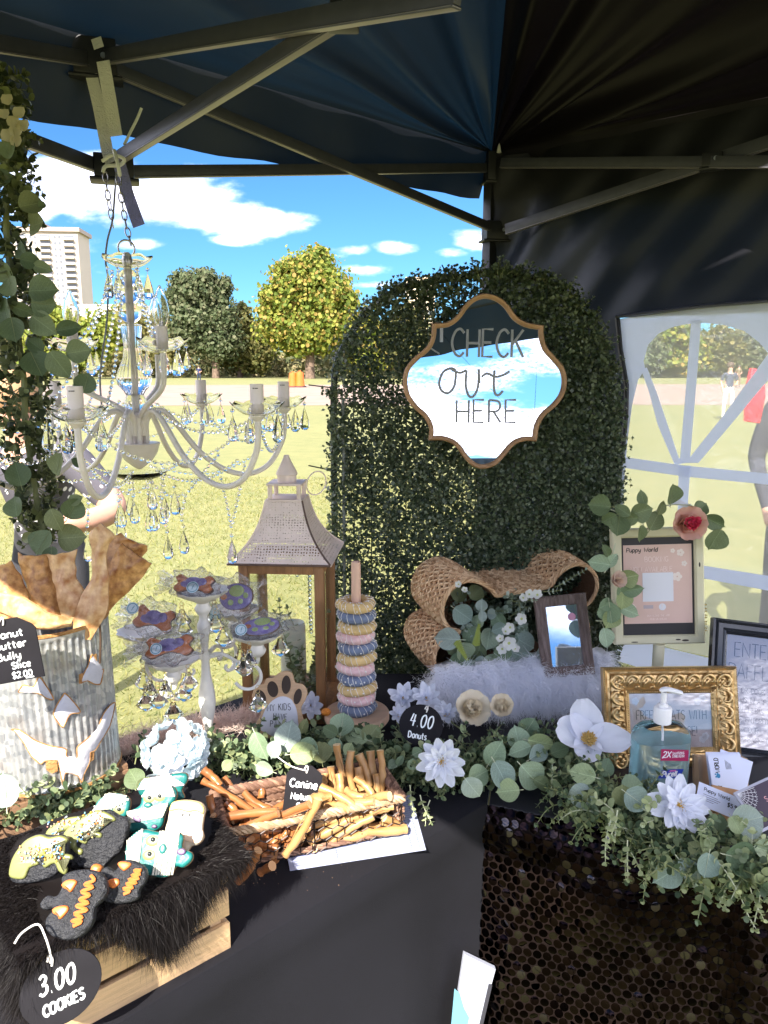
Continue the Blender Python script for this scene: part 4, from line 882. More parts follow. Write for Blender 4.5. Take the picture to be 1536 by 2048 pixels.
strands(r, 'smile', cream, [[(1090, 375), (1070, 390), (1110, 400), (1150, 408), (1190, 385), (1200, 370)], [(1125, 360), (1145, 385), (1175, 360)]], c, 14); 
for x in (1120, 1163):
    mb = MB(); mb.sphere(((x-c[0])*KC, -(340-c[1])*KC, .002), 13*KC, 12, sc3=(1, 1, .4)); e = mb.build('eye', mat('grey_icing', (.4, .38, .36), .4), r); mb = MB(); mb.sphere(((x-c[0])*KC, -(340-c[1])*KC, .003), 7*KC, 8); mb.build('pupil', dark, e)
def melted(label, c, Y, outline, drips, seed, tilt=36, nspr=70, box=None):
    r = cookie(label, c, Y, outline, choc, tilt); patch(r, 'lime_drip', lime, drips, c, .003, .0035)
    random.seed(seed); P = []
    x0, y0, x1, y1 = box
    for i in range(nspr):
        t = random.random(); a = random.gauss(0, 28); x, y = x0+(x1-x0)*t, y0+(y1-y0)*t
        P.append(((x+a*.6-c[0])*KC, -(y+a-c[1])*KC, .0068+random.uniform(0, .002)))
    n_ = len(P); V = [(-.5, -.5, -.5), (.5, -.5, -.5), (.5, .5, -.5), (-.5, .5, -.5), (-.5, -.5, .5), (.5, -.5, .5), (.5, .5, .5), (-.5, .5, .5)]
    S = np.stack([rng.uniform(.0015, .0042, n_), np.full(n_, .0016), np.full(n_, .0016)], 1)
    o = link(scatter('sprinkles', V, [(0, 3, 2, 1), (4, 5, 6, 7), (0, 1, 5, 4), (1, 2, 6, 5), (2, 3, 7, 6), (3, 0, 4, 7)], P, rand_rots(n_), S, spr), 'sprinkles', r); o['kind'] = 'stuff'
    return r
melted('large black cookie with lime drips and many sprinkles, centre left of the pile', (590, 510), 1.045,
       [(450, 600), (400, 520), (400, 440), (470, 380), (560, 330), (640, 320), (700, 350), (770, 380), (770, 470), (740, 560), (690, 600), (640, 660), (560, 650), (500, 640)],
       [[(390, 520), (395, 450), (440, 400), (500, 360), (560, 325), (620, 330), (690, 365), (690, 388), (640, 385), (610, 372), (590, 390), (620, 400), (610, 420), (570, 415), (580, 440), (622, 455), (620, 480), (580, 475), (540, 455), (500, 470), (540, 495), (530, 515), (480, 500), (480, 530), (520, 545), (515, 575), (480, 565), (450, 540), (410, 545)]], 3, box=(420, 470, 620, 350))
melted('black cookie with lime drips and sprinkles at the far left of the pile', (240, 610), 1.02,
       [(85, 690), (90, 600), (130, 520), (200, 475), (290, 480), (360, 480), (400, 540), (390, 620), (360, 680), (290, 720), (180, 740), (100, 730)],
       [[(85, 690), (88, 610), (120, 545), (160, 500), (230, 475), (290, 490), (350, 480), (400, 500), (380, 530), (330, 540), (350, 570), (430, 585), (440, 610), (390, 615), (420, 660), (410, 690), (370, 670), (340, 630), (290, 655), (270, 630), (290, 600), (230, 600), (250, 635), (200, 655), (180, 710), (120, 712)]], 4, box=(130, 590, 380, 560), nspr=90)
melted('dull black and lime cookie wedged behind the big sprinkled one', (360, 430), 1.075,
       [(290, 470), (300, 420), (370, 370), (450, 350), (520, 350), (480, 420), (400, 480), (330, 500)],
       [[(292, 465), (305, 420), (380, 370), (450, 352), (500, 355), (460, 400), (420, 430), (380, 440), (340, 470)]], 6, nspr=40, box=(320, 440, 460, 370))
random.seed(11)
def zig(x0, y0, x1, y1, n, w): return [(x0+(x1-x0)*i/n+(w if i % 2 else -w), y0+(y1-y0)*i/n) for i in range(n+1)]
c = (460, 880)
r = cookie('black bone-shaped cookie with orange jack-o-lantern face, lowest of the pile', c, .935,
           [(275, 870), (300, 842), (350, 845), (370, 800), (360, 750), (410, 720), (500, 712), (580, 735), (620, 800), (605, 860), (570, 900), (575, 960), (540, 1020), (470, 1055), (390, 1045), (330, 1005), (320, 950), (350, 905), (300, 912), (272, 895)], choc, 46)
patch(r, 'eye', orange, [[(375, 790), (395, 770), (430, 765), (455, 775), (448, 800), (430, 828), (410, 815), (385, 805)]], c, .003, .003); patch(r, 'eye', orange, [[(352, 910), (380, 895), (425, 893), (438, 910), (425, 935), (400, 958), (385, 940), (360, 930)]], c, .003, .003)
strands(r, 'mouth', orange, [[(527, 745), (550, 770), (505, 790), (548, 805), (495, 825), (542, 842), (490, 862), (540, 880), (480, 895), (540, 915), (478, 930), (520, 950), (470, 965), (520, 970), (482, 992)]], c, 17, .005)
c = (740, 750)
r = cookie('black bone-shaped cookie with orange face, half under the front mummy cookie', c, .985,
           [(620, 690), (650, 670), (700, 690), (730, 640), (800, 640), (870, 680), (880, 740), (850, 790), (850, 830), (790, 855), (700, 855), (640, 830), (628, 770), (650, 740), (620, 720)], choc, 42)
patch(r, 'eye', orange, [[(715, 660), (730, 645), (780, 650), (790, 665), (760, 692), (740, 685)]], c, .003, .003); patch(r, 'eye', orange, [[(665, 750), (690, 735), (730, 735), (738, 760), (710, 782), (690, 775)]], c, .003, .003)
strands(r, 'mouth', orange, [[(855, 690), (815, 690), (850, 710), (805, 715), (845, 732), (795, 738), (835, 755), (785, 760), (820, 778), (770, 782), (805, 798), (775, 812)]], c, 16, .005)
c = (585, 690)
r = cookie('small sliver of orange cookie showing between the black cookies', c, .99, [(555, 660), (580, 645), (615, 660), (610, 700), (630, 740), (600, 760), (580, 720), (555, 710)], orange, 40)

n = 52000; uu = rng.uniform(0, 1, n); vv = rng.uniform(0, 1, n)**.8; R0 = np.array([hide(a, b) for a, b in zip(uu, vv)])
d_ = R0.copy(); Mh = np.array(fr.matrix_basis); Wp = d_@Mh[:3, :3].T+Mh[:3, 3]; rel = Wp-np.array([0, 0, CAMZ]); cp_, sp_2 = math.cos(PITCH), math.sin(PITCH)
dep_ = rel[:, 1]*cp_-rel[:, 2]*sp_2; qx = 768+F*rel[:, 0]/dep_; qy = 1024-F*(rel[:, 1]*sp_2+rel[:, 2]*cp_)/dep_
hid = np.zeros(n, bool)
for cc in COOKIE_PX:   # no long hair where a cookie presses the pile flat
    c2 = np.array(cc); m0 = c2.mean(0); hid |= ((qx-m0[0])/(np.ptp(c2[:, 0])*.52+4))**2+((qy-m0[1])/(np.ptp(c2[:, 1])*.52+9))**2 < 1
R0 = R0[~hid]; n = len(R0)
dirs = np.where(R0[:, 2:3] < .0, np.array([[.0, -.5, -.9]]), np.stack([(R0[:, 0]+.13)*4, -.5-(.1-R0[:, 1])*1.5, np.full(n, .25)], 1))
dirs = dirs + np.stack([(R0[:, 0]+.10)*3.5, np.zeros(n), np.zeros(n)], 1)
link(hairs('hair', R0, dirs, np.where(R0[:, 2] > .004, rng.uniform(.008, .018, n), rng.uniform(.012, .026, n)), .0008, fur_b, sag=.6, seg=4, jit=.36), 'hair', fr)['kind'] = 'stuff'
n = 11000; yl = rng.uniform(-.005, .24, n); zl = rng.uniform(-.10, .004, n)*rng.uniform(0, 1, n)   # hair falling over the crate's left end
link(hairs('hair', np.stack([np.full(n, -.268), yl, zl], 1), np.tile([[-.5, -.15, -.6]], (n, 1)), rng.uniform(.02, .045, n), .0011, fur_b, sag=.5, seg=3, jit=.3), 'hair', fr)['kind'] = 'stuff'

# ================================================================ BASKET OF CHEW STICKS
BA = R_(20); BL, BD, BH = .312, .13, .068; BM = tr(-.262, 1.150, TZ+.004)@rot(rz=BA)
rush = rand_mat('woven_rush', [(.11, .055, .035), (.22, .12, .08), (.34, .20, .13)], .75, 0)
rush_l = rand_mat('pale_rush', [(.30, .18, .10), (.45, .30, .18), (.55, .40, .26)], .75, 0); wire = mat('black_wire', (.02, .015, .015), .4, metal=.6)
bk = thing('wire_basket', 'long low basket with rush rims and chicken wire front holding chew sticks', 'basket', BM)
def rope(mb, a, b, r, tw=.009, n=None, seed=0):
    """twisted rush: slanting short strands along a line"""
    a, b = Vector(a), Vector(b); d = b-a; L_ = d.length; n = n or int(L_/tw); t = d.normalized(); s = t.cross(Vector((0, 0, 1))); s = s.normalized() if s.length > .1 else Vector((1, 0, 0)); w = t.cross(s)
    for i in range(n):
        for ph in (0, PI/2, PI, 3*PI/2):
            q = a+d*((i+.5+ph/6.3)/n); pts = []
            for j in range(4):
                an = ph+(j-1.5)*.75+i*.13; pts.append(q+t*(j-1.5)*tw*.55+(s*math.cos(an)+w*math.sin(an))*r*.72)
            mb.tube(pts, [r*.3, r*.5, r*.5, r*.3], n=5)
mb = MB(); rope(mb, (0, 0, BH), (BL, 0, BH), .0075); mb.build('front_rim', rush_l, bk)
mb = MB(); rope(mb, (0, BD, BH), (BL, BD, BH), .0085); mb.build('back_rim', rush, bk)
mb = MB(); rope(mb, (BL, 0, BH), (BL, BD, BH), .0095); mb.build('end_rim', rush, bk); mb = MB(); rope(mb, (0, 0, BH), (0, BD, BH), .0095); mb.build('end_rim', rush, bk)
mb = MB()
for z in (.012, .028, .044): rope(mb, (BL, 0, z), (BL, BD, z), .0075, .011)
mb.build('end_panel', rush, bk)
mb = MB()
for z in (.010, .025, .040, .055): rope(mb, (0, BD, z), (BL, BD, z), .0075, .013)
mb.build('back_panel', rush, bk)
mb = MB(); mb.box((BL/2, BD/2, .002), (BL-.01, BD-.01, .003)); mb.build('floor', mat('basket_floor', (.05, .03, .02), .9), bk, smooth=False)
mb = MB(); rope(mb, (0, 0, .006), (BL, 0, .006), .005, .014); mb.build('bottom_rim', rush, bk)
mb = MB()  # chicken wire: hexagons
hx = .026
for i in range(14):
    for j in range(4):
        cx = i*hx*.87; cz = .002+j*hx*.75*.95; q = .5*hx*.87 if j % 2 else 0
        x0 = cx+q; c_ = [(x0, cz), (x0+hx*.435, cz+hx*.22), (x0+hx*.435, cz+hx*.62), (x0, cz+hx*.84)]
        def PT(x, z): return (min(BL, max(0, x))+.0015*math.sin(i*3+j), -.004+.002*math.sin(i*5+j*2), min(BH, z))
        if c_[2][1] < BH+.012 and x0 < BL: mb.tube([PT(*c_[0]), PT(*c_[1]), PT(*c_[2])], .0011, n=4); mb.tube([PT(*c_[0]), PT(x0-hx*.435, cz+hx*.22)], .0011, n=4)
mb.build('chicken_wire', wire, bk)
mb = MB(); mb.tube([(.150, -.006, 0), (.150, -.006, BH)], .0013, n=6); mb.tube([(0, -.004, .003), (BL, -.004, .003)], .0013, n=5); mb.tube([(BL, 0, 0), (BL, 0, BH)], .0013, n=5); mb.build('frame_wire', wire, bk)
mb = MB(); mb.box((.150, BD/2, .03), (.004, BD-.02, .055)); mb.build('divider', rush, bk, smooth=False)
lightS = mat('tan_rawhide', (.48, .29, .12), .45, col2=(.36, .18, .06), vscale=14, detail=3, coat=.15); endS = mat('rawhide_end', (.75, .55, .30), .6)
darkS = mat('smoked_rawhide', (.42, .17, .055), .38, col2=(.24, .085, .03), vscale=14, coat=.3, detail=3); endD = mat('smoked_end', (.55, .30, .14), .6)
def stick_mesh(L_, r, m, me_, seed):
    random.seed(seed); mb = MB(); n = 9; b = random.uniform(-.05, .05)*L_; P = [(b*math.sin(PI*i/n)+random.gauss(0, .0006), .3*b*math.sin(PI*i/n), L_*(i/n-.5)) for i in range(n+1)]
    rr = [r*(1+random.uniform(-.10, .12)+(.14 if i in (0, n) else 0)) for i in range(n+1)]
    mb.tube(P, rr, n=10, cap=True); mb.m[-2:] = [1, 1]
    mb.tube([(r*.5, r*.75, -L_*.48), (r*.85, .5*r, 0), (r*.2, r*.95, L_*.48)], r*.16, n=5)
    return mb.mesh('chew_stick', [m, me_], sharp=50)
SM = {('l', i): stick_mesh(.1, .0062+.0004*i, lightS, endS, i) for i in range(5)}; SM.update({('d', i): stick_mesh(.1, .0056+.0004*i, darkS, endD, 20+i) for i in range(5)})
cnt = 0
def stick(kind, a, b, lab, group):
    global cnt; a, b = Vector(a), Vector(b); d = b-a; cnt += 1
    o = link(SM[(kind, cnt % 5)], 'chew_stick', None, tr((a+b)/2)@frame_z(d, cnt*1.3)@Matrix.Diagonal((1, 1, d.length/.1, 1)))
    return tag(o, lab, 'chew stick', group)
def Z8(x, y, Y): return W(380+x/3.072, 1450+y/3.072, Y)
GL, GD = 'tan chew sticks in the right half of the basket', 'reddish smoked chew sticks in the left half of the basket'
up = [(900, 120, 965, 385, 1.34, 'tallest tan chew stick, leaning left above the basket'), (990, 160, 1000, 400, 1.335, 'tan chew stick upright just right of the tallest one'), (1035, 180, 1105, 375, 1.34, 'tan chew stick slanting down to the right, third of the upright row'),
      (1108, 160, 1130, 350, 1.35, 'tan chew stick upright behind the thick end one'), (1168, 155, 1175, 415, 1.33, 'thick tan chew stick upright by the right rim'), (865, 255, 885, 415, 1.33, 'short tan chew stick upright left of the tallest'),
      (830, 305, 838, 390, 1.32, 'shortest upright tan chew stick beside the black tag'), (915, 300, 925, 435, 1.30, 'knobbly tan chew stick before the tallest one'), (1032, 260, 1062, 400, 1.325, 'tan chew stick half hidden in the upright row'),
      (1012, 325, 1132, 445, 1.29, 'tan chew stick leaning forward across the upright row'), (1142, 300, 1150, 420, 1.32, 'slim tan chew stick wedged between two upright ones'), (960, 400, 1070, 445, 1.27, 'short tan chew stick lying at the foot of the upright row'),
      (800, 385, 1010, 495, 1.25, 'curved tan chew stick lying from tag to front rim'), (860, 440, 735, 460, 1.235, 'tan chew stick with its pale round end towards us'), (835, 495, 975, 515, 1.235, 'tan chew stick lying just behind the front rim'),
      (790, 455, 585, 805, 1.185, 'long tan chew stick crossing over the front rim'), (950, 455, 1130, 470, 1.25, 'tan chew stick lying flat near the right corner'), (1090, 470, 1225, 430, 1.255, 'tan chew stick pointing to the right corner rim')]
for x0, y0, x1, y1, Y, lab in up: stick('l', Z8(x0, y0, Y), Z8(x1, y1, Y-.02), lab, GL)
low = [(730, 715, 960, 590, 1.20), (840, 745, 1125, 560, 1.205), (1110, 535, 1245, 500, 1.225), (940, 695, 1110, 640, 1.215), (1190, 570, 1300, 640, 1.24), (1085, 655, 1330, 640, 1.225), (700, 655, 900, 580, 1.205), (760, 760, 800, 790, 1.19), (1060, 620, 1220, 600, 1.24), (860, 640, 1030, 560, 1.22), (980, 700, 1280, 690, 1.235), (720, 740, 860, 760, 1.21), (650, 780, 700, 660, 1.20), (1000, 560, 1160, 520, 1.24), (1120, 690, 1230, 560, 1.25)]
for x0, y0, x1, y1, Y in low: stick('l', Z8(x0, y0, Y+.01), Z8(x1, y1, Y+.025), 'tan chew stick lying behind the chicken wire of the basket front', GL)
dk = [(80, 275, 185, 375, 1.27, 'reddish chew stick poking up at the far left corner'), (75, 340, 375, 525, 1.24, 'long reddish chew stick lying across the left half, nearest the fur'), (205, 320, 265, 425, 1.30, 'reddish chew stick upright at the back left'), (330, 410, 490, 515, 1.27, 'paler reddish chew stick slanting in the middle of the left half'),
      (428, 370, 432, 450, 1.30, 'short reddish chew stick upright beside the black tag'), (195, 572, 540, 530, 1.20, 'long reddish chew stick lying level behind the front rim'), (300, 650, 545, 545, 1.185, 'reddish chew stick slanting up over the front rim'), (470, 605, 735, 488, 1.19, 'long reddish chew stick reaching up under the black tag'),
      (120, 430, 165, 560, 1.22, 'reddish chew stick standing against the fur throw'), (220, 480, 285, 545, 1.23, 'stubby reddish chew stick in the heap'), (255, 475, 440, 530, 1.25, 'reddish chew stick under the long diagonal one'), (195, 590, 255, 650, 1.20, 'short reddish chew stick at the left front corner'), (350, 590, 390, 580, 1.22, 'reddish chew stick end seen beneath two crossing ones'),
      (295, 960, 415, 765, 1.10, 'reddish chew stick fallen outside the basket, leaning to the table'), (430, 905, 505, 865, 1.13, 'broken pale stub on the table beside the basket foot')]
for x0, y0, x1, y1, Y, lab in dk: stick('d', Z8(x0, y0, Y), Z8(x1, y1, Y-.012), lab, GD)
dl = [(300, 715, 480, 665, 1.17), (375, 700, 385, 765, 1.165), (410, 710, 470, 785, 1.17), (515, 800, 545, 845, 1.165), (480, 770, 570, 680, 1.18), (330, 760, 400, 800, 1.16), (560, 700, 600, 640, 1.185), (430, 800, 500, 830, 1.16), (350, 720, 300, 690, 1.16), (600, 760, 640, 640, 1.19), (250, 700, 330, 760, 1.15), (380, 640, 560, 650, 1.19), (540, 760, 420, 740, 1.175), (620, 800, 660, 700, 1.19), (440, 840, 540, 800, 1.17), (310, 800, 380, 840, 1.155), (180, 640, 240, 700, 1.16), (140, 560, 210, 640, 1.18)]
for x0, y0, x1, y1, Y in dl: stick('d', Z8(x0, y0, Y+.01), Z8(x1, y1, Y+.02), 'reddish chew stick in the low heap behind the left wire', GD)
random.seed(5)
for i in range(34):   # those filling the bottom of both halves
    k_ = 'd' if i < 16 else 'l'; x = random.uniform(.03, .13) if k_ == 'd' else random.uniform(.18, .29); y = random.uniform(.03, BD-.03); z = random.uniform(.012, .045); a = random.uniform(-.6, .6); l_ = .035
    stick(k_, BM@Vector((x-l_*math.cos(a)*.9, y-l_*math.sin(a)*.6, z)), BM@Vector((min(x+l_*math.cos(a), .30), y+l_*math.sin(a)*.6, z+random.uniform(-.01, .012))), 'reddish chew stick buried at the bottom of the left half' if k_ == 'd' else 'tan chew stick buried at the bottom of the right half', GD if k_ == 'd' else GL)

ORD = 'first second third fourth fifth sixth seventh eighth ninth tenth eleventh twelfth thirteenth fourteenth fifteenth sixteenth seventeenth eighteenth'.split()
for lab, new in (('tan chew stick lying behind the chicken wire of the basket front', 'tan chew stick behind the chicken wire, {} from the left of its kind'), ('reddish chew stick in the low heap behind the left wire', 'reddish chew stick low behind the wire, {} from the left of its kind'),
                 ('reddish chew stick buried at the bottom of the left half', 'reddish chew stick buried in the left half, {} from the left'), ('tan chew stick buried at the bottom of the right half', 'tan chew stick buried in the right half, {} from the left')):
    for i, o in enumerate(sorted([o for o in bpy.data.objects if o.get('label') == lab], key=lambda o: o.matrix_basis.translation.x/o.matrix_basis.translation.y)): o['label'] = new.format(ORD[i])

# paper form under the basket
pc = [T(580, 1742, TZ+.001), T(852, 1700, TZ+.001), T(822, 1590, TZ+.001), T(560, 1640, TZ+.001)]
pp = thing('paper_form', 'white printed form with ruled lines lying under the stick basket', 'paper', tr(pc[0]))
o_ = pc[0]; mb = MB(); mb.add([tuple(p-o_) for p in pc]+[tuple(p-o_+Vector((0, 0, .0008))) for p in pc], [(0, 3, 2, 1), (4, 5, 6, 7), (0, 1, 5, 4), (1, 2, 6, 5), (2, 3, 7, 6), (3, 0, 4, 7)]); mb.build('sheet', mat('form_paper', (.38, .41, .55), .7), pp, smooth=False)
mb = MB(); 
def pq(u, v): return tuple((pc[0].lerp(pc[1], u)).lerp(pc[3].lerp(pc[2], u), v)-o_+Vector((0, 0, .0012)))
for i in range(22): v = .06+i*.04; mb.tube([pq(.03, v), pq(.96, v)], .00045, n=4, flat=.2, up=(0, 0, 1))
for u in (.03, .96, .9, .35): mb.tube([pq(u, .06), pq(u, .9)], .0004, n=4, flat=.2, up=(0, 0, 1))
mb.build('ruled_lines', mat('blue_ink', (.12, .15, .35), .7), pp)

# ---------------------------------------------------------------- chalk tags
slate = mat('black_chalk_tag', (.014, .013, .016), .8, spec=.2, var=.2, vscale=15); chalk = mat('white_paint_pen', (.82, .85, .86), .6); string = mat('white_string', (.75, .72, .68), .8)
def tag_board(label, M, poly, lines, th=.0025, hole=None, cat='price tag', nm='price_tag'):
    r = thing(nm, label, cat, M); mb = MB(); mb.prism(poly, -th, 0, .0006); mb.build('board', slate, r)
    mb = MB()
    for a in lines: write(mb, *a[0], **a[1])
    mb.build('lettering', chalk, r)
    if hole:
        mb = MB(); mb.tube(crom([(hole[0]+.001, hole[1]-.004, .0015), (hole[0]+.003, hole[1]+.004, .003), (hole[0], hole[1]+.008, .0), (hole[0]-.003, hole[1]+.002, .003)]), .0014, n=6)
        if len(hole) > 2: mb.tube(crom([(hole[0], hole[1], .002)]+list(hole[2])), .0012, n=6)
        mb.build('string', string, r)
    return r
def shoulder(w, h): c = w*.30; return [(-w/2, -h/2), (w/2, -h/2), (w/2, h/2-c*.9), (w/2-c*.2, h/2-c*.6), (w*.18, h/2), (-w*.18, h/2), (-w/2+c*.2, h/2-c*.6), (-w/2, h/2-c*.9)]
p = W(605, 1588, 1.245); k = k_at(p)
tag_board('black shoulder-cut tag lettered Canine Natural Stix standing in the basket', tr(p)@rot(rz=R_(4))@rot(rx=PI/2-R_(18))@rot(rz=R_(-7)), shoulder(72*k, 112*k),
          [(('Canine', 0, 12*k, 15*k, 3.4*k), dict(align='c', wx=1.0, angle=R_(-2), gap=1.2)), (('Natural', 2*k, -11*k, 12*k, 3.2*k), dict(align='c', wx=.98, gap=1.1)), (('Stix', 3*k, -30*k, 12*k, 3.2*k), dict(align='c', wx=1.0)), (('2.00', -18*k, -52*k, 12*k, 3*k), dict(align='l'))],
          hole=(2*k, 46*k, [(-30*k, 52*k, .0), (-60*k, 66*k, -.01)]))
p = W(842, 1450, 1.475); k = k_at(p)
tag_board('round black tag lettered 4.00 behind the garland below the donuts', tr(p)@rot(rz=R_(-3))@rot(rx=PI/2-R_(22))@rot(rz=R_(-8)), ell(0, 0, 44*k, 40*k, 32),
          [(('4.00', 0, -4*k, 24*k, 3.4*k), dict(align='c', wx=.72, gap=1.5, slant=.12)), (('Donuts', -4*k, -27*k, 12*k, 2.6*k), dict(align='c', wx=.8))], hole=(6*k, 30*k, [(10*k, 40*k, .004)]))
p = W(122, 1976, .79); k = k_at(p)
tag_board('large oval black tag lettered 3.00 COOKIES hung on the pine crate', tr(p)@rot(rz=R_(18))@rot(rx=PI/2-R_(20))@rot(rz=R_(8)), ell(0, 0, 80*k, 66*k, 40, a=.35),
          [(('3.00', -6*k, 0, 36*k, 6*k), dict(align='c', wx=.75, gap=1.4, slant=.25, angle=R_(4))), (('COOKIES', 0, -38*k, 20*k, 5.2*k), dict(align='c', wx=.80, gap=1.1, slant=.2, angle=R_(6)))], hole=(-10*k, 54*k, [(-6*k, 70*k, .004), (-8*k, 110*k, .01), (-20*k, 132*k, .0), (-50*k, 126*k, .0), (-66*k, 112*k, .002)]))
p = W(26, 1300, 1.16); k = k_at(p)
tag_board('black tag lettered Peanut Butter Bully Slice tied to the bucket', tr(p)@rot(rz=R_(8))@rot(rx=PI/2-R_(8))@rot(rz=R_(8)), shoulder(100*k, 128*k),
          [(('Peanut', 12*k, 24*k, 14*k, 3.4*k), dict(align='r', wx=1.0)) if 0 else (('Peanut', -42*k, 26*k, 14*k, 3.2*k), dict(align='l', wx=1.25)), (('Butter', -33*k, 4*k, 14*k, 3.2*k), dict(align='l', wx=1.2)), (('Bully', -33*k, -18*k, 14*k, 3.2*k), dict(align='l', wx=1.25)),
           (('Slice', -8*k, -38*k, 13*k, 3.0*k), dict(align='l', wx=1.1)), (('$2.00', -10*k, -57*k, 12*k, 2.8*k), dict(align='l', wx=1.0)), (('-', 22*k, -68*k, 16*k, 2.5*k), dict(align='c', wx=3))], hole=(-10*k, 58*k))

# ================================================================ GREENERY
def facing(p, tilt=30, yaw=0, roll=0): return tr(p)@rot(rz=R_(yaw))@rot(rx=PI/2-R_(tilt))@rot(rz=R_(roll))
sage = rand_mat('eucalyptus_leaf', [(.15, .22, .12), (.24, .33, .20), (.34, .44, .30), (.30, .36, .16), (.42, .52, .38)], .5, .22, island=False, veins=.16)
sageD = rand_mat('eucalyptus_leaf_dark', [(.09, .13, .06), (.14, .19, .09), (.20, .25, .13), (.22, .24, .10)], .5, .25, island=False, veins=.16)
minty = rand_mat('lambs_ear_leaf', [(.22, .31, .25), (.30, .38, .32), (.36, .43, .37)], .6, .2, island=False, veins=.14)
box_g = rand_mat('boxwood_leaf', [(.035, .058, .03), (.075, .11, .055), (.13, .17, .09), (.22, .26, .16), (.06, .08, .045)], .34, .3, spec=.5)
small_g = rand_mat('small_eucalyptus', [(.03, .055, .025), (.07, .11, .055), (.13, .19, .10), (.22, .28, .15), (.36, .41, .20), (.09, .13, .08)], .5, .25)
small_p = rand_mat('pale_small_leaf', [(.24, .30, .16), (.40, .46, .24), (.55, .60, .34)], .5, .3)
stem_m = mat('stem', (.22, .24, .11), .6); stem_l = mat('pale_stem', (.50, .52, .36), .6)
def leaf_mesh(name, asp, cup, fold, tip, curl, mats):
    """one broad leaf of unit length along +y from its stalk, lying near the XY plane"""
    mb = MB(); nu, nv = 6, 8
    def fn(u, v):
        a = (u-.5)*2; t = v; w = asp*.5*(math.sin(PI*min(1, t*.97+.03))**.62)*(1-.10*t)*(1 if t < .85 else 1)
        y = .16+.84*t+tip*.06*math.exp(-((t-1)/.08)**2)*(1-abs(a))
        return (a*w, y-.06*abs(a)*(1-t)*0, fold*abs(a)*w+cup*(a*w)**2*3-curl*t*t+.012*math.sin(t*9+a*4))
    mb.grid(fn, nu, nv); mb.tube([(0, 0, 0), (0, .09, .01), (0, .17, fold*0), (0, .95, -curl*.9+.004)], [.016, .014, .012, .004], n=5, mi=1)
    return mb.mesh(name, mats, sharp=80)
def leafset(mats): return [leaf_mesh('leaf', *a, mats) for a in ((.90, .10, .34, 1, .10), (.76, -.1, .42, 1, .20), (.96, .22, .22, .5, -.10), (.60, .1, .45, 1.2, .16), (.84, -.2, .30, .4, .26))]
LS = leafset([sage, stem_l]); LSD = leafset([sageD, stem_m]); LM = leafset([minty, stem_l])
def put_leaf(parent, c, size_px, ang, tilt=35, yaw=0, Lset=None, kind=None, inv=None):
    """leaf with its middle at c, tip pointing ang degrees (0 = right, 90 = up), size in photo pixels"""
    c = Vector(c); s = size_px*k_at(c)*1.12; Lset = Lset or LS; me = Lset[kind if kind is not None else random.randrange(len(Lset))]
    M = facing(c, tilt, yaw)@rot(rz=R_(ang-90))@Matrix.Scale(s, 4)@tr(0, -.58, 0)
    if inv is not None: M = inv@M
    return link(me, 'leaf', parent, M)
ROUND = ([(0, 0, 0), (.30, .14, .06), (.46, .5, .10), (.30, .88, .04), (0, 1.02, -.02), (-.30, .88, .04), (-.46, .5, .10), (-.30, .14, .06)], [(0, 1, 2, 3), (0, 3, 4, 5), (0, 5, 6, 7)])
class Foliage:
    def __init__(s): s.P = []; s.R = []; s.S = []; s.mb = MB()
    def sprig(s, a, d, L_, size, n=None, droop=.35, sr=.0011):
        """stem from a along d with pairs of round leaves, smaller to the tip"""
        a, d = Vector(a), Vector(d).normalized(); n = n or max(3, int(L_/(size*.75))); pts = [a]; q = a.copy(); dd_ = d.copy()
        for i in range(n):
            dd_ = (dd_+Vector((random.gauss(0, .10), random.gauss(0, .10), -droop/n+random.gauss(0, .06)))).normalized(); q = q+dd_*L_/n; pts.append(q.copy())
            sz = size*(1-.45*i/n)*random.uniform(.8, 1.15); side = dd_.orthogonal().normalized(); side = Matrix.Rotation(i*PI/2+random.uniform(-.4, .4), 3, dd_)@side
            for sg in (1, -1):
                y = (side*sg+dd_*.55).normalized(); z = (dd_-y*dd_.dot(y)).normalized(); x = y.cross(z)
                s.P.append(tuple(q)); s.R.append(np.array([[x[k_], y[k_], z[k_]] for k_ in range(3)])); s.S.append(sz)
        y = dd_; z = dd_.orthogonal().normalized(); x = y.cross(z); s.P.append(tuple(q)); s.R.append(np.array([[x[k_], y[k_], z[k_]] for k_ in range(3)])); s.S.append(size*.6)
        s.mb.tube(pts, [sr*1.1]+[sr]*(len(pts)-2)+[sr*.4], n=5)
    def make(s, parent, m, sm=None, nm='foliage'):
        if s.P: o = link(scatter(nm, *ROUND, s.P, np.array(s.R), s.S, m), nm, parent, parent.matrix_basis.inverted()); o['kind'] = 'stuff'
        if s.mb.v: s.mb.build('stems', sm or stem_m, parent, parent.matrix_basis.inverted())['kind'] = 'stuff'
def path_pts(P, n):
    P = [Vector(p) for p in P]; seg = [(P[i+1]-P[i]).length for i in range(len(P)-1)]; T_ = sum(seg); out = []
    for k_ in range(n):
        t = T_*(k_+.5)/n; i = 0
        while i < len(seg)-1 and t > seg[i]: t -= seg[i]; i += 1
        out.append(P[i].lerp(P[i+1], min(1, t/seg[i])))
    return out

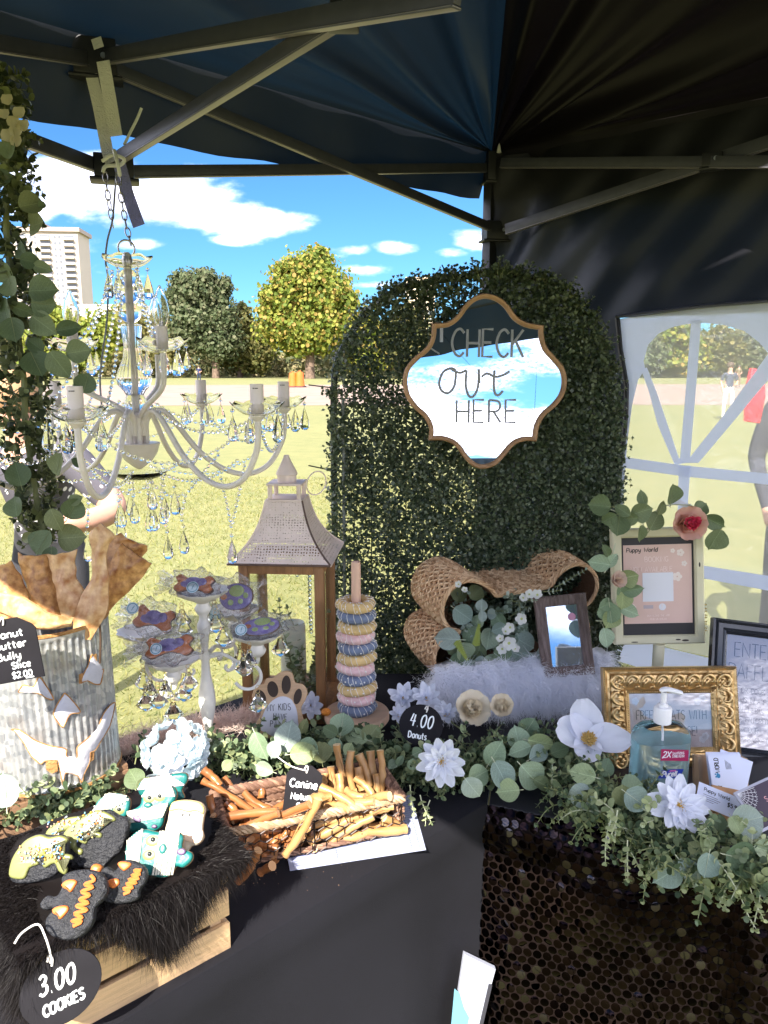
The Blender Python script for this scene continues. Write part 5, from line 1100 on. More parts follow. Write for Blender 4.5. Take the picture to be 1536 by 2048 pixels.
# ---------------------------------------------------------------- the arched boxwood backdrop
HY = 2.08
hedge = thing('boxwood_backdrop', 'tall arched panel of artificial boxwood leaves behind the tables', 'hedge panel', tr(0, HY, 0))
out_px = [(668, 1500), (662, 1300), (664, 1100), (662, 900), (662, 790), (668, 725), (690, 670), (722, 622), (765, 583), (820, 560), (880, 548), (950, 538), (1010, 534), (1080, 546), (1135, 572), (1178, 615), (1208, 668), (1228, 740), (1238, 830), (1240, 950), (1240, 1150), (1238, 1500)]
outl = [W(x, y, HY) for x, y in out_px]; oxz = np.array([(p.x, p.z) for p in outl]); oxz[0, 1] = oxz[-1, 1] = .05
def inside(x, z):
    c = np.zeros(len(x), bool); n = len(oxz)
    for i in range(n):
        x1, z1 = oxz[i]; x2, z2 = oxz[(i+1) % n]
        cond = ((z1 > z) != (z2 > z)) & (x < (x2-x1)*(z-z1)/(z2-z1+1e-12)+x1); c ^= cond
    return c
n = 135000; hx_ = rng.uniform(oxz[:, 0].min()-.01, oxz[:, 0].max()+.01, n); hz_ = rng.uniform(.5, oxz[:, 1].max()+.01, n)
jx, jz = hx_+rng.normal(size=n)*.008, hz_+rng.normal(size=n)*.008
keep = inside(jx, jz)
# thin spots in the panel: seams of the mats and sparse leaves near the open side
thin = (np.sin(hx_*21+hz_*5)*np.sin(hz_*17+3*np.sin(hx_*9))+.5*np.sin(hx_*63+1)*np.sin(hz_*57))
pr_ = np.clip(.52+.30*(hx_-oxz[:, 0].min())/(.35)-.26*thin, .12, 1); keep &= rng.uniform(size=n) < pr_
hx_, hz_ = hx_[keep], hz_[keep]; n = len(hx_); yy_ = rng.uniform(-.030, .020, n)+.010*np.sin(hx_*45)*np.sin(hz_*39)
Pp = np.stack([hx_, yy_, hz_], 1); Rr_ = rand_rots(n, np.tile([[0, -.55, .45]], (n, 1)))
o = link(scatter('leaves', *LEAF4, Pp, Rr_, rng.uniform(.0075, .0135, n), box_g), 'leaves', hedge); o['kind'] = 'stuff'
# sprigs that stand out from the rim
fo = Foliage(); random.seed(3)
for i in range(150):
    j = random.randrange(1, len(oxz)-2); t = random.random(); a = oxz[j]*(1-t)+oxz[j+1]*t
    if a[1] < .75: continue
    c = np.array([(oxz[:, 0].min()+oxz[:, 0].max())/2, min(a[1], 1.45)]); d = (a-c)/np.linalg.norm(a-c)
    fo.sprig((a[0]-d[0]*.02, HY+random.uniform(-.03, .01), a[1]-d[1]*.02), (d[0]+random.gauss(0, .4), random.uniform(-.5, .1), d[1]+random.gauss(0, .4)), random.uniform(.02, .045), .013, n=3, droop=.1, sr=.0008)
fo.make(hedge, box_g, nm='edge_leaves')
mb = MB()
for i in range(17):
    x = oxz[:, 0].min()+.02+i*.048
    zs = [z for z in np.arange(.3, 2.0, .02) if inside(np.array([x]), np.array([z]))[0]]
    if zs: mb.tube([(x, .022, min(zs)), (x, .022, max(zs))], .0016, n=4)
for j in range(24):
    z = .55+j*.055; xs_ = [x for x in np.arange(-.4, .9, .01) if inside(np.array([x]), np.array([z]))[0]]
    if xs_: mb.tube([(min(xs_), .022, z), (max(xs_), .022, z)], .0016, n=4)
mb.build('mesh_backing', mat('green_plastic_mesh', (.015, .025, .012), .6), hedge)
mb = MB(); fp = [(oxz[i][0]*.985+.003, .035, oxz[i][1]-(.012 if 5 < i < 17 else 0)) for i in range(len(oxz))]; mb.tube(crom(fp, 4), .009, n=8); mb.build('arch_frame', mat('black_tube', (.02, .02, .025), .4, metal=.4), hedge)
mb = MB()
for a, b in (((686, 800), (690, 1300)),): mb.tube([W(*a, HY-.012)-Vector((0, HY, 0)), W(*b, HY-.012)-Vector((0, HY, 0))], .0045, n=6)
mb.build('side_rod', mat('grey_rod', (.22, .24, .22), .6), hedge)
mb = MB()
for a, b in (((617, 770), (668, 776)), ((617, 931), (672, 943)), ((884, 530), (895, 552))): mb.tube([W(*a, HY-.03)-Vector((0, HY, 0)), W(*b, HY-.005)-Vector((0, HY, 0))], .0018, n=5)
mb.build('cable_tie_tail', plastic, hedge)
# a foot behind the table
mb = MB(); 
for x in (oxz[0][0], oxz[-1][0]-.01): mb.box((x, .06, .02), (.04, .4, .03)); mb.box((x, .03, .3), (.02, .02, .6))
mb.build('foot', plastic, hedge)

# ---------------------------------------------------------------- mirror
mp_ = [(860, 212), (915, 226), (960, 260), (1000, 312), (1050, 342), (1128, 356), (1128, 400), (1145, 455), (1185, 500), (1225, 548), (1240, 610), (1228, 675), (1190, 728), (1142, 770), (1115, 820), (1105, 890), (1050, 888), (1000, 908), (955, 960), (915, 1000), (860, 1018), (808, 1006), (765, 965), (725, 912), (670, 886), (598, 886), (602, 830), (578, 780), (530, 735), (492, 680), (478, 610), (492, 548), (535, 498), (590, 450), (610, 400), (612, 346), (680, 342), (725, 312), (762, 262), (805, 226)]
mc = (860, 615); MK = k_at(W(970, 765, 2.0))/2.327; mloc = W(600+mc[0]/2.327, 500+mc[1]/2.327, 2.0)
mir = thing('mirror', 'ogee-shaped mirror in a tan wooden frame lettered CHECK OUT HERE', 'mirror', facing(mloc, 5.2, 0, 0))
mo = [((x-mc[0])*MK, -(y-mc[1])*MK) for x, y in mp_]; corners = {5, 15, 25, 35}
def inset(P, d):
    n = len(P); out = []
    for i in range(n):
        a, b, c = Vector(P[i-1]), Vector(P[i]), Vector(P[(i+1) % n]); e1 = (b-a).normalized(); e2 = (c-b).normalized(); n1, n2 = Vector((e1.y, -e1.x)), Vector((e2.y, -e2.x))
        m_ = (n1+n2).normalized(); out.append(tuple(b+m_*d/max(.5, m_.dot(n1))))
    return out
def refine(P, k_=4):
    n = len(P); out = []
    for i in range(n):
        p1, p2 = Vector(P[i]), Vector(P[(i+1) % n]); p0 = Vector(P[i-1]) if i not in corners else p1*2-p2; p3 = Vector(P[(i+2) % n]) if (i+1) % n not in corners else p2*2-p1
        for j in range(k_):
            t = j/k_; out.append(tuple(.5*(2*p1+(p2-p0)*t+(2*p0-5*p1+4*p2-p3)*t*t+(3*p1-p0-3*p2+p3)*t**3)))
    return out
rf = refine(mo); r1, r2, r3, r4 = rf, inset(rf, 6*MK), inset(rf, 15*MK), inset(rf, 22*MK); n = len(rf); V = []
for rg, z in ((r1, -.006), (r1, .006), (r2, .011), (r3, .009), (r4, .003), (r4, -.004)): V += [(x, y, z) for x, y in rg]
Fc = [(k_*n+i, k_*n+(i+1) % n, (k_+1)*n+(i+1) % n, (k_+1)*n+i) for k_ in range(5) for i in range(n)]
mb = MB(); mb.add(V, [f[::-1] for f in Fc]); mb.build('frame', mat('tan_wood_frame', (.46, .27, .15), .5, var=.2, vscale=25, bump=.3, bscale=80), mir, sharp=50)
mb = MB(); mb.prism(inset(rf, 20*MK), -.004, -.001); mb.build('glass', mat('mirror_glass', (.95, .96, .97), .0, metal=1), mir, smooth=False)
vinyl = mat('grey_vinyl_lettering', (.30, .31, .34), .6)
def mp2(x, y): return ((x-mc[0])*MK, -(y-mc[1])*MK)
mb = MB(); H_ = 125*MK
a = mp2(705, 498); write(mb, 'CHECK', a[0], a[1], H_, 13*MK, wx=.74, gap=1.0, jit=.15, angle=R_(-1), z=.0)
a = mp2(730, 803); write(mb, 'HERE', a[0], a[1], 105*MK, 12*MK, wx=.90, gap=1.4, jit=.1, z=.0)
def st(pts, w=13, sm=True): mb.tube([(*mp2(x, y), 0) for x, y in (crom(pts) if sm else pts)], w*MK/2, n=6, flat=.35, up=(0, 0, 1))
st([(700, 550), (665, 570), (648, 620), (660, 655), (690, 665), (715, 640), (724, 600), (722, 560), (700, 550)]); st([(700, 552), (740, 572), (775, 560)]); st([(775, 560), (772, 630), (785, 675), (805, 682), (825, 650), (832, 600), (832, 555)]); st([(832, 560), (836, 620)])
st([(905, 560), (902, 620), (908, 665), (925, 675), (945, 655)]); st([(845, 590), (870, 575), (910, 590), (950, 580), (975, 565)])
mb.build('lettering', vinyl, mir)
mb = MB(); mb.prism([(-.004, -.02), (.004, -.02), (.004, .02), (-.004, .02)], -.0005, .0012, M=tr(*mp2(657, 395), .0)); mb.tube([(*mp2(600, 455), .001), (*mp2(648, 485), .001)], .0018, n=5); mb.build('bracket_reflection', mat('reflection_grey', (.4, .42, .5), .5), mir)  # grey strips laid on the glass as a tent bracket's reflection

# ---------------------------------------------------------------- leaf column at the left
col = thing('leaf_column', 'tall hanging column of eucalyptus and boxwood leaves at the left border', 'leaf garland', tr(W(40, 1100, 1.5)))
cp = [W(0, 150, 1.46), W(8, 260, 1.46), W(14, 360, 1.47), W(12, 460, 1.48), W(22, 560, 1.48), W(35, 660, 1.49), (W(48, 760, 1.5)), W(50, 850, 1.5), W(62, 930, 1.5), W(75, 1010, 1.5), W(88, 1075, 1.5)]
fo = Foliage(); random.seed(21); pts = path_pts(cp, 330)
for i, p in enumerate(pts):
    t = i/330; rad = .016+.016*math.sin(PI*min(1, t*1.1))+(.008 if .5 < t < .85 else 0)
    a = random.uniform(0, 2*PI); off = Vector((math.cos(a)*rad, math.sin(a)*rad*.8, random.uniform(-.01, .01)))
    fo.sprig(p+off*.4, (off.normalized()+Vector((0, 0, random.uniform(-.7, .5)))), random.uniform(.022, .05), random.uniform(.014, .022), n=3, droop=.5)
fo.sprig(W(28, 372, 1.47), (1, 0, .7), .035, .014, n=4, droop=.1); fo.sprig(W(30, 390, 1.47), (1, -.1, -.35), .05, .015, n=4, droop=-.4); fo.sprig(W(30, 340, 1.47), (.8, 0, -.2), .04, .014, n=3)
fo.sprig(W(30, 515, 1.47), (1, 0, -.1), .03, .015, n=3)
fo.make(col, rand_mat('column_leaf', [(.03, .045, .02), (.06, .08, .035), (.11, .13, .06), (.17, .19, .09), (.26, .30, .12)], .5, .35))
mb = MB(); mb.tube(cp, .006, n=6); mb.build('stem', stem_m, col, col.matrix_basis.inverted())
inv = col.matrix_basis.inverted()
for (x, y, s, a, ks) in [(63, 408, 52, 20, 0), (76, 448, 52, 5, 2), (84, 410, 18, 30, 0), (60, 522, 42, -10, 1), (84, 535, 42, -15, 3), (86, 580, 60, 5, 0), (89, 608, 55, -8, 2), (10, 622, 62, 120, 0), (28, 660, 52, -80, 2), (84, 648, 62, -35, 1), (137, 657, 52, 12, 3),
                      (157, 703, 50, 10, 0), (73, 729, 58, -70, 2), (118, 729, 62, -60, 1), (172, 766, 44, 70, 2), (150, 775, 40, 160, 1), (120, 928, 50, 70, 2), (156, 925, 30, 150, 3), (36, 948, 52, 100, 0), (146, 1016, 48, 60, 2), (150, 1000, 30, 30, 1), (88, 1086, 55, -110, 2), (143, 1075, 58, 5, 0), (110, 1040, 50, -70, 1),
                      (104, 1108, 32, -80, 2), (30, 1013, 46, 110, 0), (20, 300, 40, 80, 2), (8, 360, 40, 200, 0), (40, 500, 45, 150, 1), (14, 545, 45, 110, 2), (70, 690, 40, 140, 1), (55, 1075, 34, 200, 3), (25, 575, 45, -60, 2), (45, 620, 45, -20, 3)]:
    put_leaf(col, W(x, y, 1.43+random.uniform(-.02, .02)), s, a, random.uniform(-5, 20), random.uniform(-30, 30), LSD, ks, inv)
petal_y = mat('cream_petal', (.62, .56, .38), .6, trl=.3, sub=.1)
mb = MB()
for x, y, s in ((14, 268, 16), (30, 258, 15), (24, 240, 14), (36, 222, 14), (12, 196, 13), (44, 248, 14), (30, 280, 13), (6, 225, 12)):
    p = W(x, y, 1.40); kk = k_at(p); mb.grid(lambda u, v: (p.x+(u-.5)*s*1.9*kk*(1-.5*abs(v-.5)), p.y+.006*math.cos(3*(u-.5))+.004*v, p.z+(v-.5)*s*1.7*kk*(1-.4*abs(u-.5))), 4, 4)
mb.build('pale_blossom', petal_y, col, inv)
# rustic board that stands at the left border
rw = mat('rustic_board', (.13, .065, .04), .85, col2=(.26, .15, .10), vscale=9, stretch=(1, 1, .25), bump=.8, bscale=30)
b0 = T(-30, 1600); mb = MB(); mb.box((0, 0, .34), (.085, .03, .68)); o = mb.build('wooden_board', rw, None, tr(W(-32, 1500, 1.42).x, 1.42, TZ)@rot(ry=R_(-1.5), rz=R_(-10)), bevel=.003)
tag(o, 'rough reddish brown upright board at the left border behind the bucket', 'board')

# ---------------------------------------------------------------- flowers
def petal_mesh(L_, wd, cup, curl, ruf, m, name='petal', notch=0, nu=6, nv=9, pw=.7):
    mb = MB()
    def fn(u, v):
        a = (u-.5)*2; w = wd*.5*(math.sin(PI*min(1, .06+v*.9))**pw); y = L_*v*(1-notch*(1-abs(a))*v*v)
        return (a*w, y, cup*L_*(a*a)*.5*math.sin(PI*min(1, v+.2))+curl*L_*v*v+ruf*L_*math.sin(a*5+v*3)*v)
    mb.grid(fn, nu, nv); return mb.mesh(name, m, sharp=80)
wpet = mat('white_petal', (.80, .82, .90), .55, trl=.3, trlcol=(.8, .82, .9), bump=.15, bscale=60, stretch=(6, 1, 1)); cpet = mat('ivory_petal', (.82, .74, .58), .55, trl=.3, bump=.15, bscale=50); ppet = mat('blush_petal', (.80, .52, .42), .55, trl=.3, bump=.15, bscale=50)
pinkp = mat('deep_pink_petal', (.72, .06, .13), .55, trl=.25); stam = mat('yellow_stamen', (.80, .48, .08), .6, bump=1, bscale=400); stam2 = mat('brown_stamen', (.55, .36, .10), .7); hyd = mat('hydrangea_petal', (.72, .80, .84), .5, trl=.35, trlcol=(.75, .85, .9))
DP = petal_mesh(1, .50, .25, .05, .02, wpet); DP2 = petal_mesh(.95, .36, .3, .12, -.03, wpet)
def daisy(name, lab, p, dia_px, tilt, yaw, n=11, roll=0, cat='flower', grp=None, droop=0):
    r = thing(name, lab, cat, facing(p, tilt, yaw, roll), grp); s = dia_px*k_at(p)/2
    for i in range(n): link(DP, 'petal', r, rot(rz=2*PI*i/n+random.uniform(-.08, .08))@rot(rx=R_(8+random.uniform(-8, 14)-droop))@Matrix.Scale(s*random.uniform(.92, 1.05), 4))
    for i in range(n-2): link(DP2, 'petal', r, tr(0, 0, .003)@rot(rz=2*PI*(i+.5)/(n-2)+random.uniform(-.1, .1))@rot(rx=R_(24+random.uniform(-8, 12)-droop))@Matrix.Scale(s*.82, 4))
    mb = MB(); random.seed(dia_px)
    for i in range(46):
        a = i*2.4; q = s*.20*math.sqrt(i/46); mb.tube([(q*math.cos(a), q*math.sin(a), .0), (q*1.25*math.cos(a), q*1.25*math.sin(a), s*(.20-.05*random.random()))], [s*.018, s*.028], n=5)
    mb.build('stamens', stam, r); mb = MB(); mb.tube([(0, 0, 0), (0, -.01, -.03), (0, -.05, -.05)], .0016, n=6); mb.build('stem', stem_m, r)
    return r
def rose(name, lab, p, dia_px, tilt, yaw, m, inner=None, n=18, cat='flower', open_=1.0, grp=None, roll=0, core=.35, cs=.55):
    r = thing(name, lab, cat, facing(p, tilt, yaw, roll), grp); s = dia_px*k_at(p)/2
    A = petal_mesh(1, 1.05, .55, .12, .03, m, pw=.5); B = petal_mesh(1, .9, .9, .35, .05, m, pw=.5); C_ = petal_mesh(1, .7, 1.2, .3, .10, inner or m, pw=.5)
    for i in range(6): link(A, 'petal', r, rot(rz=2*PI*i/6+.2)@rot(rx=R_(38*open_))@Matrix.Scale(s*1.02, 4))
    for i in range(6): link(B, 'petal', r, tr(0, 0, .1*s)@rot(rz=2*PI*(i+.5)/6)@rot(rx=R_(56*open_))@Matrix.Scale(s*.82, 4))
    for i in range(n-12): link(C_, 'petal', r, tr(0, 0, (.60 if inner else .15)*s)@rot(rz=2.4*i)@tr(0, core*s*(.1+.07*i), 0)@rot(rx=R_(78-2*i))@Matrix.Scale(s*cs, 4))
    return r
SX = [('daisy', 'white daisy-like flower with yellow centre hanging at the corner between the tables', 883, 1522, 104, 1.335, 18, -8, 11), ('daisy', 'white many-petalled flower with orange centre before the sanitizer bottle', 1355, 1612, 122, 1.20, 45, 6, 12)]
for nm, lab, x, y, d, Y, tl, yw_, n_ in SX: daisy(nm, lab, W(x, y, Y), d, tl, yw_, n_, roll=12)
# magnolia
p = W(1176, 1482, 1.42); k = k_at(p); r = thing('magnolia', 'big white five-petalled magnolia with brown centre left of the sanitizer bottle', 'flower', facing(p, 48, -5))
MGP = [petal_mesh(1, w_, .5, .10, .04, wpet, pw=.55) for w_ in (.95, .8, .7)]
for a, s, q in ((8, 82, 1), (75, 74, 0), (165, 58, 0), (262, 88, 2), (40, 60, 1)): link(MGP[q], 'petal', r, rot(rz=R_(a))@rot(rx=R_(22))@Matrix.Scale(s*k, 4))
mb = MB(); random.seed(2)
for i in range(60):
    a = i*2.4; q = 13*k*math.sqrt(i/60); mb.tube([(q*.6*math.cos(a), q*.6*math.sin(a), 0), (q*1.2*math.cos(a), q*1.2*math.sin(a), 17*k*random.uniform(.7, 1))], [.9*k, 1.5*k], n=5)
mb.build('stamens', stam2, r)
rose('rose', 'ivory rose lying on its side behind the 4.00 tag', W(938, 1424, 1.57), 96, 40, 15, cpet, roll=30); rose('rose', 'rounder ivory rose next to the white fur edge', W(1003, 1416, 1.57), 72, 38, -8, cpet, open_=1.25)
for x, y, d, lab, Y in ((806, 1398, 70, 'small white flower with upright petals right of the donut board', 1.62), (853, 1398, 74, 'small white flower above the 4.00 tag', 1.60), (893, 1430, 56, 'pale open white blossom right of the 4.00 tag', 1.56), (622, 1412, 62, 'small white flower between paw sign and donut board', 1.66), (795, 1430, 44, 'half hidden white blossom left of the 4.00 tag', 1.58)):
    daisy('blossom', lab, W(x, y, Y), d, random.uniform(30, 55), random.uniform(-25, 25), 8, roll=random.uniform(0, 90), droop=-18, grp='small white blossoms in the table garland')
mb = MB(); p = W(652, 1424, 1.60); mb.sphere((0, 0, 0), .011, 12, sc3=(1, 1, .8)); tag(mb.build('orange_berry', mat('orange_berry', (.75, .25, .03), .5, bump=.6, bscale=300), None, tr(p)), 'small orange flower centre peeking out under the donut board', 'berry')
# hydrangea head by the bucket
p = W(352, 1503, 1.40); k = k_at(p); r = thing('hydrangea', 'bluish white hydrangea head between the bucket and the candelabra foot', 'flower', facing(p, 35, 0))
HP = petal_mesh(1, 1.05, .3, .15, .05, hyd, nu=4, nv=5, pw=.5); random.seed(8)
for i in range(46):
    v = Vector((random.gauss(0, 1), random.gauss(0, 1), abs(random.gauss(0, 1))*.9+.05)).normalized(); q = Vector((v.x*54*k, v.y*50*k, v.z*38*k)); Mf = tr(q)@frame_z(v, random.uniform(0, 6))
    for j in range(4): link(HP, 'petal', r, Mf@rot(rz=j*PI/2+random.uniform(-.15, .15))@rot(rx=R_(random.uniform(12, 40)))@Matrix.Scale(random.uniform(17, 24)*k, 4))
for a, s in ((100, 44), (200, 40), (300, 46)): link(MGP[0], 'petal', r, tr(0, -20*k, 10*k)@rot(rz=R_(a))@rot(rx=R_(15))@Matrix.Scale(s*k, 4))

# ---------------------------------------------------------------- the table garlands
def garland(name, lab, pts, nsp, rad, size, big, nbig, m, seed, Y0=None, lean=(0, -.5, .35), hang=.0, bsize=(28, 48), zoff=0, msm=None, Lset=None, length=(.035, .075), pale=0):
    random.seed(seed); P = [Vector(p) for p in pts]; r = thing(name, lab, 'leaf garland', tr(P[0])); inv = r.matrix_basis.inverted()
    fo = Foliage(); fp = Foliage()
    for i, p in enumerate(path_pts(P, nsp)):
        d = Vector((random.gauss(0, .8), random.gauss(0, .6), random.gauss(.2, .6)))+Vector(lean); o_ = Vector((random.gauss(0, rad), random.gauss(0, rad*.8), abs(random.gauss(0, rad*.5))))
        (fp if random.random() < pale else fo).sprig(p+o_, d, random.uniform(*length), size*random.uniform(.75, 1.25), droop=random.uniform(.2, .9)+hang)
    fo.make(r, m); fp.make(r, small_p, stem_l, 'pale_tips')
    mb = MB(); mb.tube(P, .004, n=6); mb.build('stem', stem_m, r, inv)
    for (x, y, s, a, Y, kd) in big: put_leaf(r, W(x, y, Y), s, a, random.uniform(15, 45), random.uniform(-20, 20), LM if kd == 'm' else (LSD if kd == 'd' else LS), None, inv)
    for p in path_pts(P, nbig):
        q = p+Vector((random.gauss(0, rad*1.1), random.gauss(-rad*.4, rad*.8), random.uniform(.0, rad*1.2))); put_leaf(r, q, random.uniform(*bsize), random.uniform(0, 360), random.uniform(0, 70), random.uniform(-40, 40), Lset or (LSD if random.random() < .4 else LS), None, inv)
    return r
g1 = [T(405, 1535, .755), T(470, 1522, .755), T(560, 1515, .755), T(640, 1510, .755), T(730, 1522, .755), T(800, 1535, .76)]
garland('eucalyptus_garland', 'eucalyptus garland lying behind the stick basket, up to the round tag', g1, 210, .028, .017,
        [(684, 1449, 48, 80, 1.50, 's'), (711, 1473, 54, 170, 1.48, 's'), (614, 1502, 50, -20, 1.40, 's'), (607, 1452, 32, 60, 1.5, 'd'), (671, 1490, 30, 100, 1.42, 's'), (697, 1497, 28, 60, 1.42, 's'), (743, 1468, 44, 50, 1.48, 'd'), (520, 1492, 62, -60, 1.42, 's'), (576, 1472, 66, 80, 1.44, 'm'), (606, 1506, 56, 10, 1.385, 's'),
         (527, 1537, 46, 170, 1.37, 's'), (641, 1505, 44, 95, 1.40, 'd'), (548, 1500, 40, 250, 1.40, 'm'), (660, 1462, 34, 150, 1.46, 'd'), (455, 1530, 26, 40, 1.38, 's')], 26, small_g, 31, bsize=(22, 40))
g2 = [T(800, 1520, .765), T(850, 1545, .765), T(900, 1555, .755), T(960, 1530, .765), T(1030, 1515, .765), T(1110, 1520, .765), T(1170, 1545, .765)]
garland('eucalyptus_garland', 'eucalyptus garland round the table corner behind the white daisy', g2, 230, .030, .016,
        [(990, 1507, 56, 60, 1.40, 's'), (1006, 1552, 66, -70, 1.36, 'm'), (958, 1550, 46, 20, 1.37, 's'), (945, 1577, 50, -50, 1.31, 'm'), (1016, 1582, 48, 190, 1.34, 's'), (1083, 1486, 58, -10, 1.44, 's'), (1078, 1506, 54, 20, 1.42, 'm'), (1035, 1475, 48, 100, 1.46, 's'), (1058, 1454, 44, 60, 1.50, 's'),
         (1062, 1552, 62, -50, 1.38, 's'), (1086, 1568, 44, -30, 1.37, 'd'), (826, 1528, 24, 90, 1.38, 's'), (800, 1521, 24, 60, 1.40, 's'), (835, 1505, 22, 30, 1.40, 's'), (925, 1457, 20, 90, 1.5, 's'), (1120, 1500, 40, 30, 1.42, 'd'), (1040, 1500, 50, 200, 1.43, 's')], 22, small_g, 32, bsize=(18, 34), hang=.3)
g3 = [T(1150, 1580, .765), T(1210, 1622, .765), T(1275, 1655, .765), T(1350, 1690, .765), T(1430, 1722, .765), T(1560, 1750, .765)]
garland('eucalyptus_garland', 'eucalyptus garland along the front edge of the sequin table', g3, 330, .032, .016,
        [(1165, 1548, 54, 170, 1.30, 's'), (1163, 1593, 58, 200, 1.28, 'm'), (1185, 1626, 40, -80, 1.26, 's'), (1213, 1535, 40, 60, 1.36, 's'), (1268, 1574, 58, 15, 1.27, 's'), (1245, 1590, 44, 95, 1.24, 'd'), (1273, 1600, 52, -30, 1.22, 'm'), (1494, 1641, 64, 20, 1.16, 'm'), (1474, 1650, 38, -60, 1.15, 's'), (1411, 1680, 52, 60, 1.14, 's'), (1412, 1730, 50, 250, 1.10, 'm'),
         (1479, 1716, 68, -20, 1.10, 's'), (1336, 1749, 66, 215, 1.12, 'm'), (1380, 1747, 68, -60, 1.11, 'm'), (1318, 1592, 36, 150, 1.25, 's'), (1440, 1645, 34, 90, 1.17, 'd'), (1395, 1700, 40, 130, 1.13, 'd'), (1530, 1700, 50, -20, 1.10, 's')], 26, small_g, 33, bsize=(18, 34), hang=.5, pale=.22, length=(.04, .085))
# tips hanging over the sequins
fo = Foliage(); random.seed(44); hg = thing('trailing_sprigs', 'lime-tipped sprigs trailing from the garland over the sequins', 'leaf sprigs', tr(W(1250, 1660, 1.2)))
for x, y, l_ in ((1222, 1640, .07), (1255, 1680, .06), (1262, 1705, .055), (1300, 1690, .05), (1440, 1760, .06), (1470, 1770, .07), (1500, 1775, .06), (1525, 1770, .07), (1235, 1620, .06), (1325, 1700, .05), (840, 1590, .05), (860, 1600, .045), (820, 1570, .05)):
    fo.sprig(W(x, y, 1.16 if x > 900 else 1.30), (random.gauss(0, .4), -.3, -.9), l_, .013, droop=.2)
fo.make(hg, small_p, stem_l)
# shaded leaves behind and round the crate
g4 = [T(-20, 1640, .78), T(40, 1610, .79), T(100, 1625, .79), T(160, 1600, .79), T(230, 1560, .79)]
garland('eucalyptus_garland', 'shaded leafy sprigs along the foot of the metal bucket', g4, 90, .022, .015, [(12, 1580, 70, 100, 1.16, 'm'), (268, 1556, 48, 120, 1.24, 'd'), (290, 1570, 34, 60, 1.23, 'd')], 8, small_g, 35, bsize=(18, 30))

# beige curly mohair at the candelabra foot, and the white fur under the bone basket
wool = mat('beige_mohair', (.78, .62, .54), .8, trl=.2)
def tuft(name, lab, pts, n, rad, L_, wid, m, sag, jit, cat, seed=1, lean=(0, -.2, 1)):
    P = np.array([tuple(p) for p in path_pts(pts, n)])+np.stack([rng.normal(size=n)*rad, rng.normal(size=n)*rad, np.abs(rng.normal(size=n))*rad*.5], 1)
    r = thing(name, lab, cat, tr(pts[0])); o = link(hairs('hair', P, np.tile([lean], (n, 1)), rng.uniform(.6, 1, n)*L_, wid, m, sag=sag, seg=4, jit=jit), 'hair', r, r.matrix_basis.inverted()); o['kind'] = 'stuff'
    mb = MB(); mb.tube([Vector(p)+Vector((0, 0, -.005)) for p in pts], rad*.7, n=8); mb.build('core', m, r, r.matrix_basis.inverted()); return r
tuft('mohair_trim', 'curly beige mohair trim lying round the candelabra foot', [T(240, 1500, .75), T(300, 1480, .755), T(370, 1462, .76), T(430, 1455, .77), T(500, 1440, .765), T(535, 1435, .76)], 5200, .020, .035, .0011, wool, .3, .9, 'trim')
wf = [T(868, 1372, .755), T(930, 1390, .76), T(1000, 1398, .76), T(1080, 1402, .76), T(1160, 1395, .765), T(1205, 1350, .765)]
r = tuft('white_fur_throw', 'long-haired white fur throw lying under the wicker bone', wf, 9000, .022, .045, .0018, fur_w, .5, .38, 'fur throw', lean=(-.1, -.75, .65))
mb = MB(); FA, FB, BA2, BB2 = T(855, 1418, .765), T(1205, 1412, .765), T(872, 1342, .845), T(1216, 1304, .855)
def furp(a, b): p = FA.lerp(FB, a).lerp(BA2.lerp(BB2, a), b); return p+Vector((0, -.012*math.sin(PI*b), .018*math.sin(PI*b)+.005*math.sin(a*25)+.004*math.sin(a*47+b*9)))
mb.grid(lambda a, b: tuple(furp(a, b)), 40, 12); mb.grid(lambda a, b: tuple(furp(a, 1)+Vector((0, .22*b, -.10*b*b))), 40, 4); mb.build('hide', fur_w, r, r.matrix_basis.inverted(), sharp=80)
n = 30000; u = rng.uniform(0, 1, n); v = rng.uniform(0, 1.08, n); Pp = np.array([tuple(furp(a, min(1, b))) for a, b in zip(u, v)]); clump = np.stack([.5*np.sin(u*70+v*9), np.full(n, -.75), .35+.25*np.sin(u*43-v*17)], 1)
clump[:, 2] -= .5*(1-v); o = link(hairs('hair', Pp, clump, rng.uniform(.022, .05, n), .0019, fur_w, sag=.45, seg=4, jit=.3), 'hair', r, r.matrix_basis.inverted()); o['kind'] = 'stuff'
# crumbs and lint on the black cloth
n = 60; P = [tuple(T(random.uniform(420, 900), random.uniform(1690, 1800), TZ+.001)) for i in range(n)]+[tuple(T(random.uniform(470, 560), random.uniform(1735, 1775), TZ+.001)) for i in range(30)]
P = [q for q in P if Vector(q).dot(N1) > .86]
tag(link(scatter('crumbs', [(-.5, -.4, 0), (.5, -.5, 0), (.4, .5, 0), (-.4, .4, 0), (0, 0, .7)], [(0, 1, 4, 4), (1, 2, 4, 4), (2, 3, 4, 4), (3, 0, 4, 4)], P, rand_rots(len(P), (0, 0, 3)), rng.uniform(.0006, .0022, len(P)), mat('crumb', (.22, .14, .09), .8)), 'crumbs'), kind='stuff')

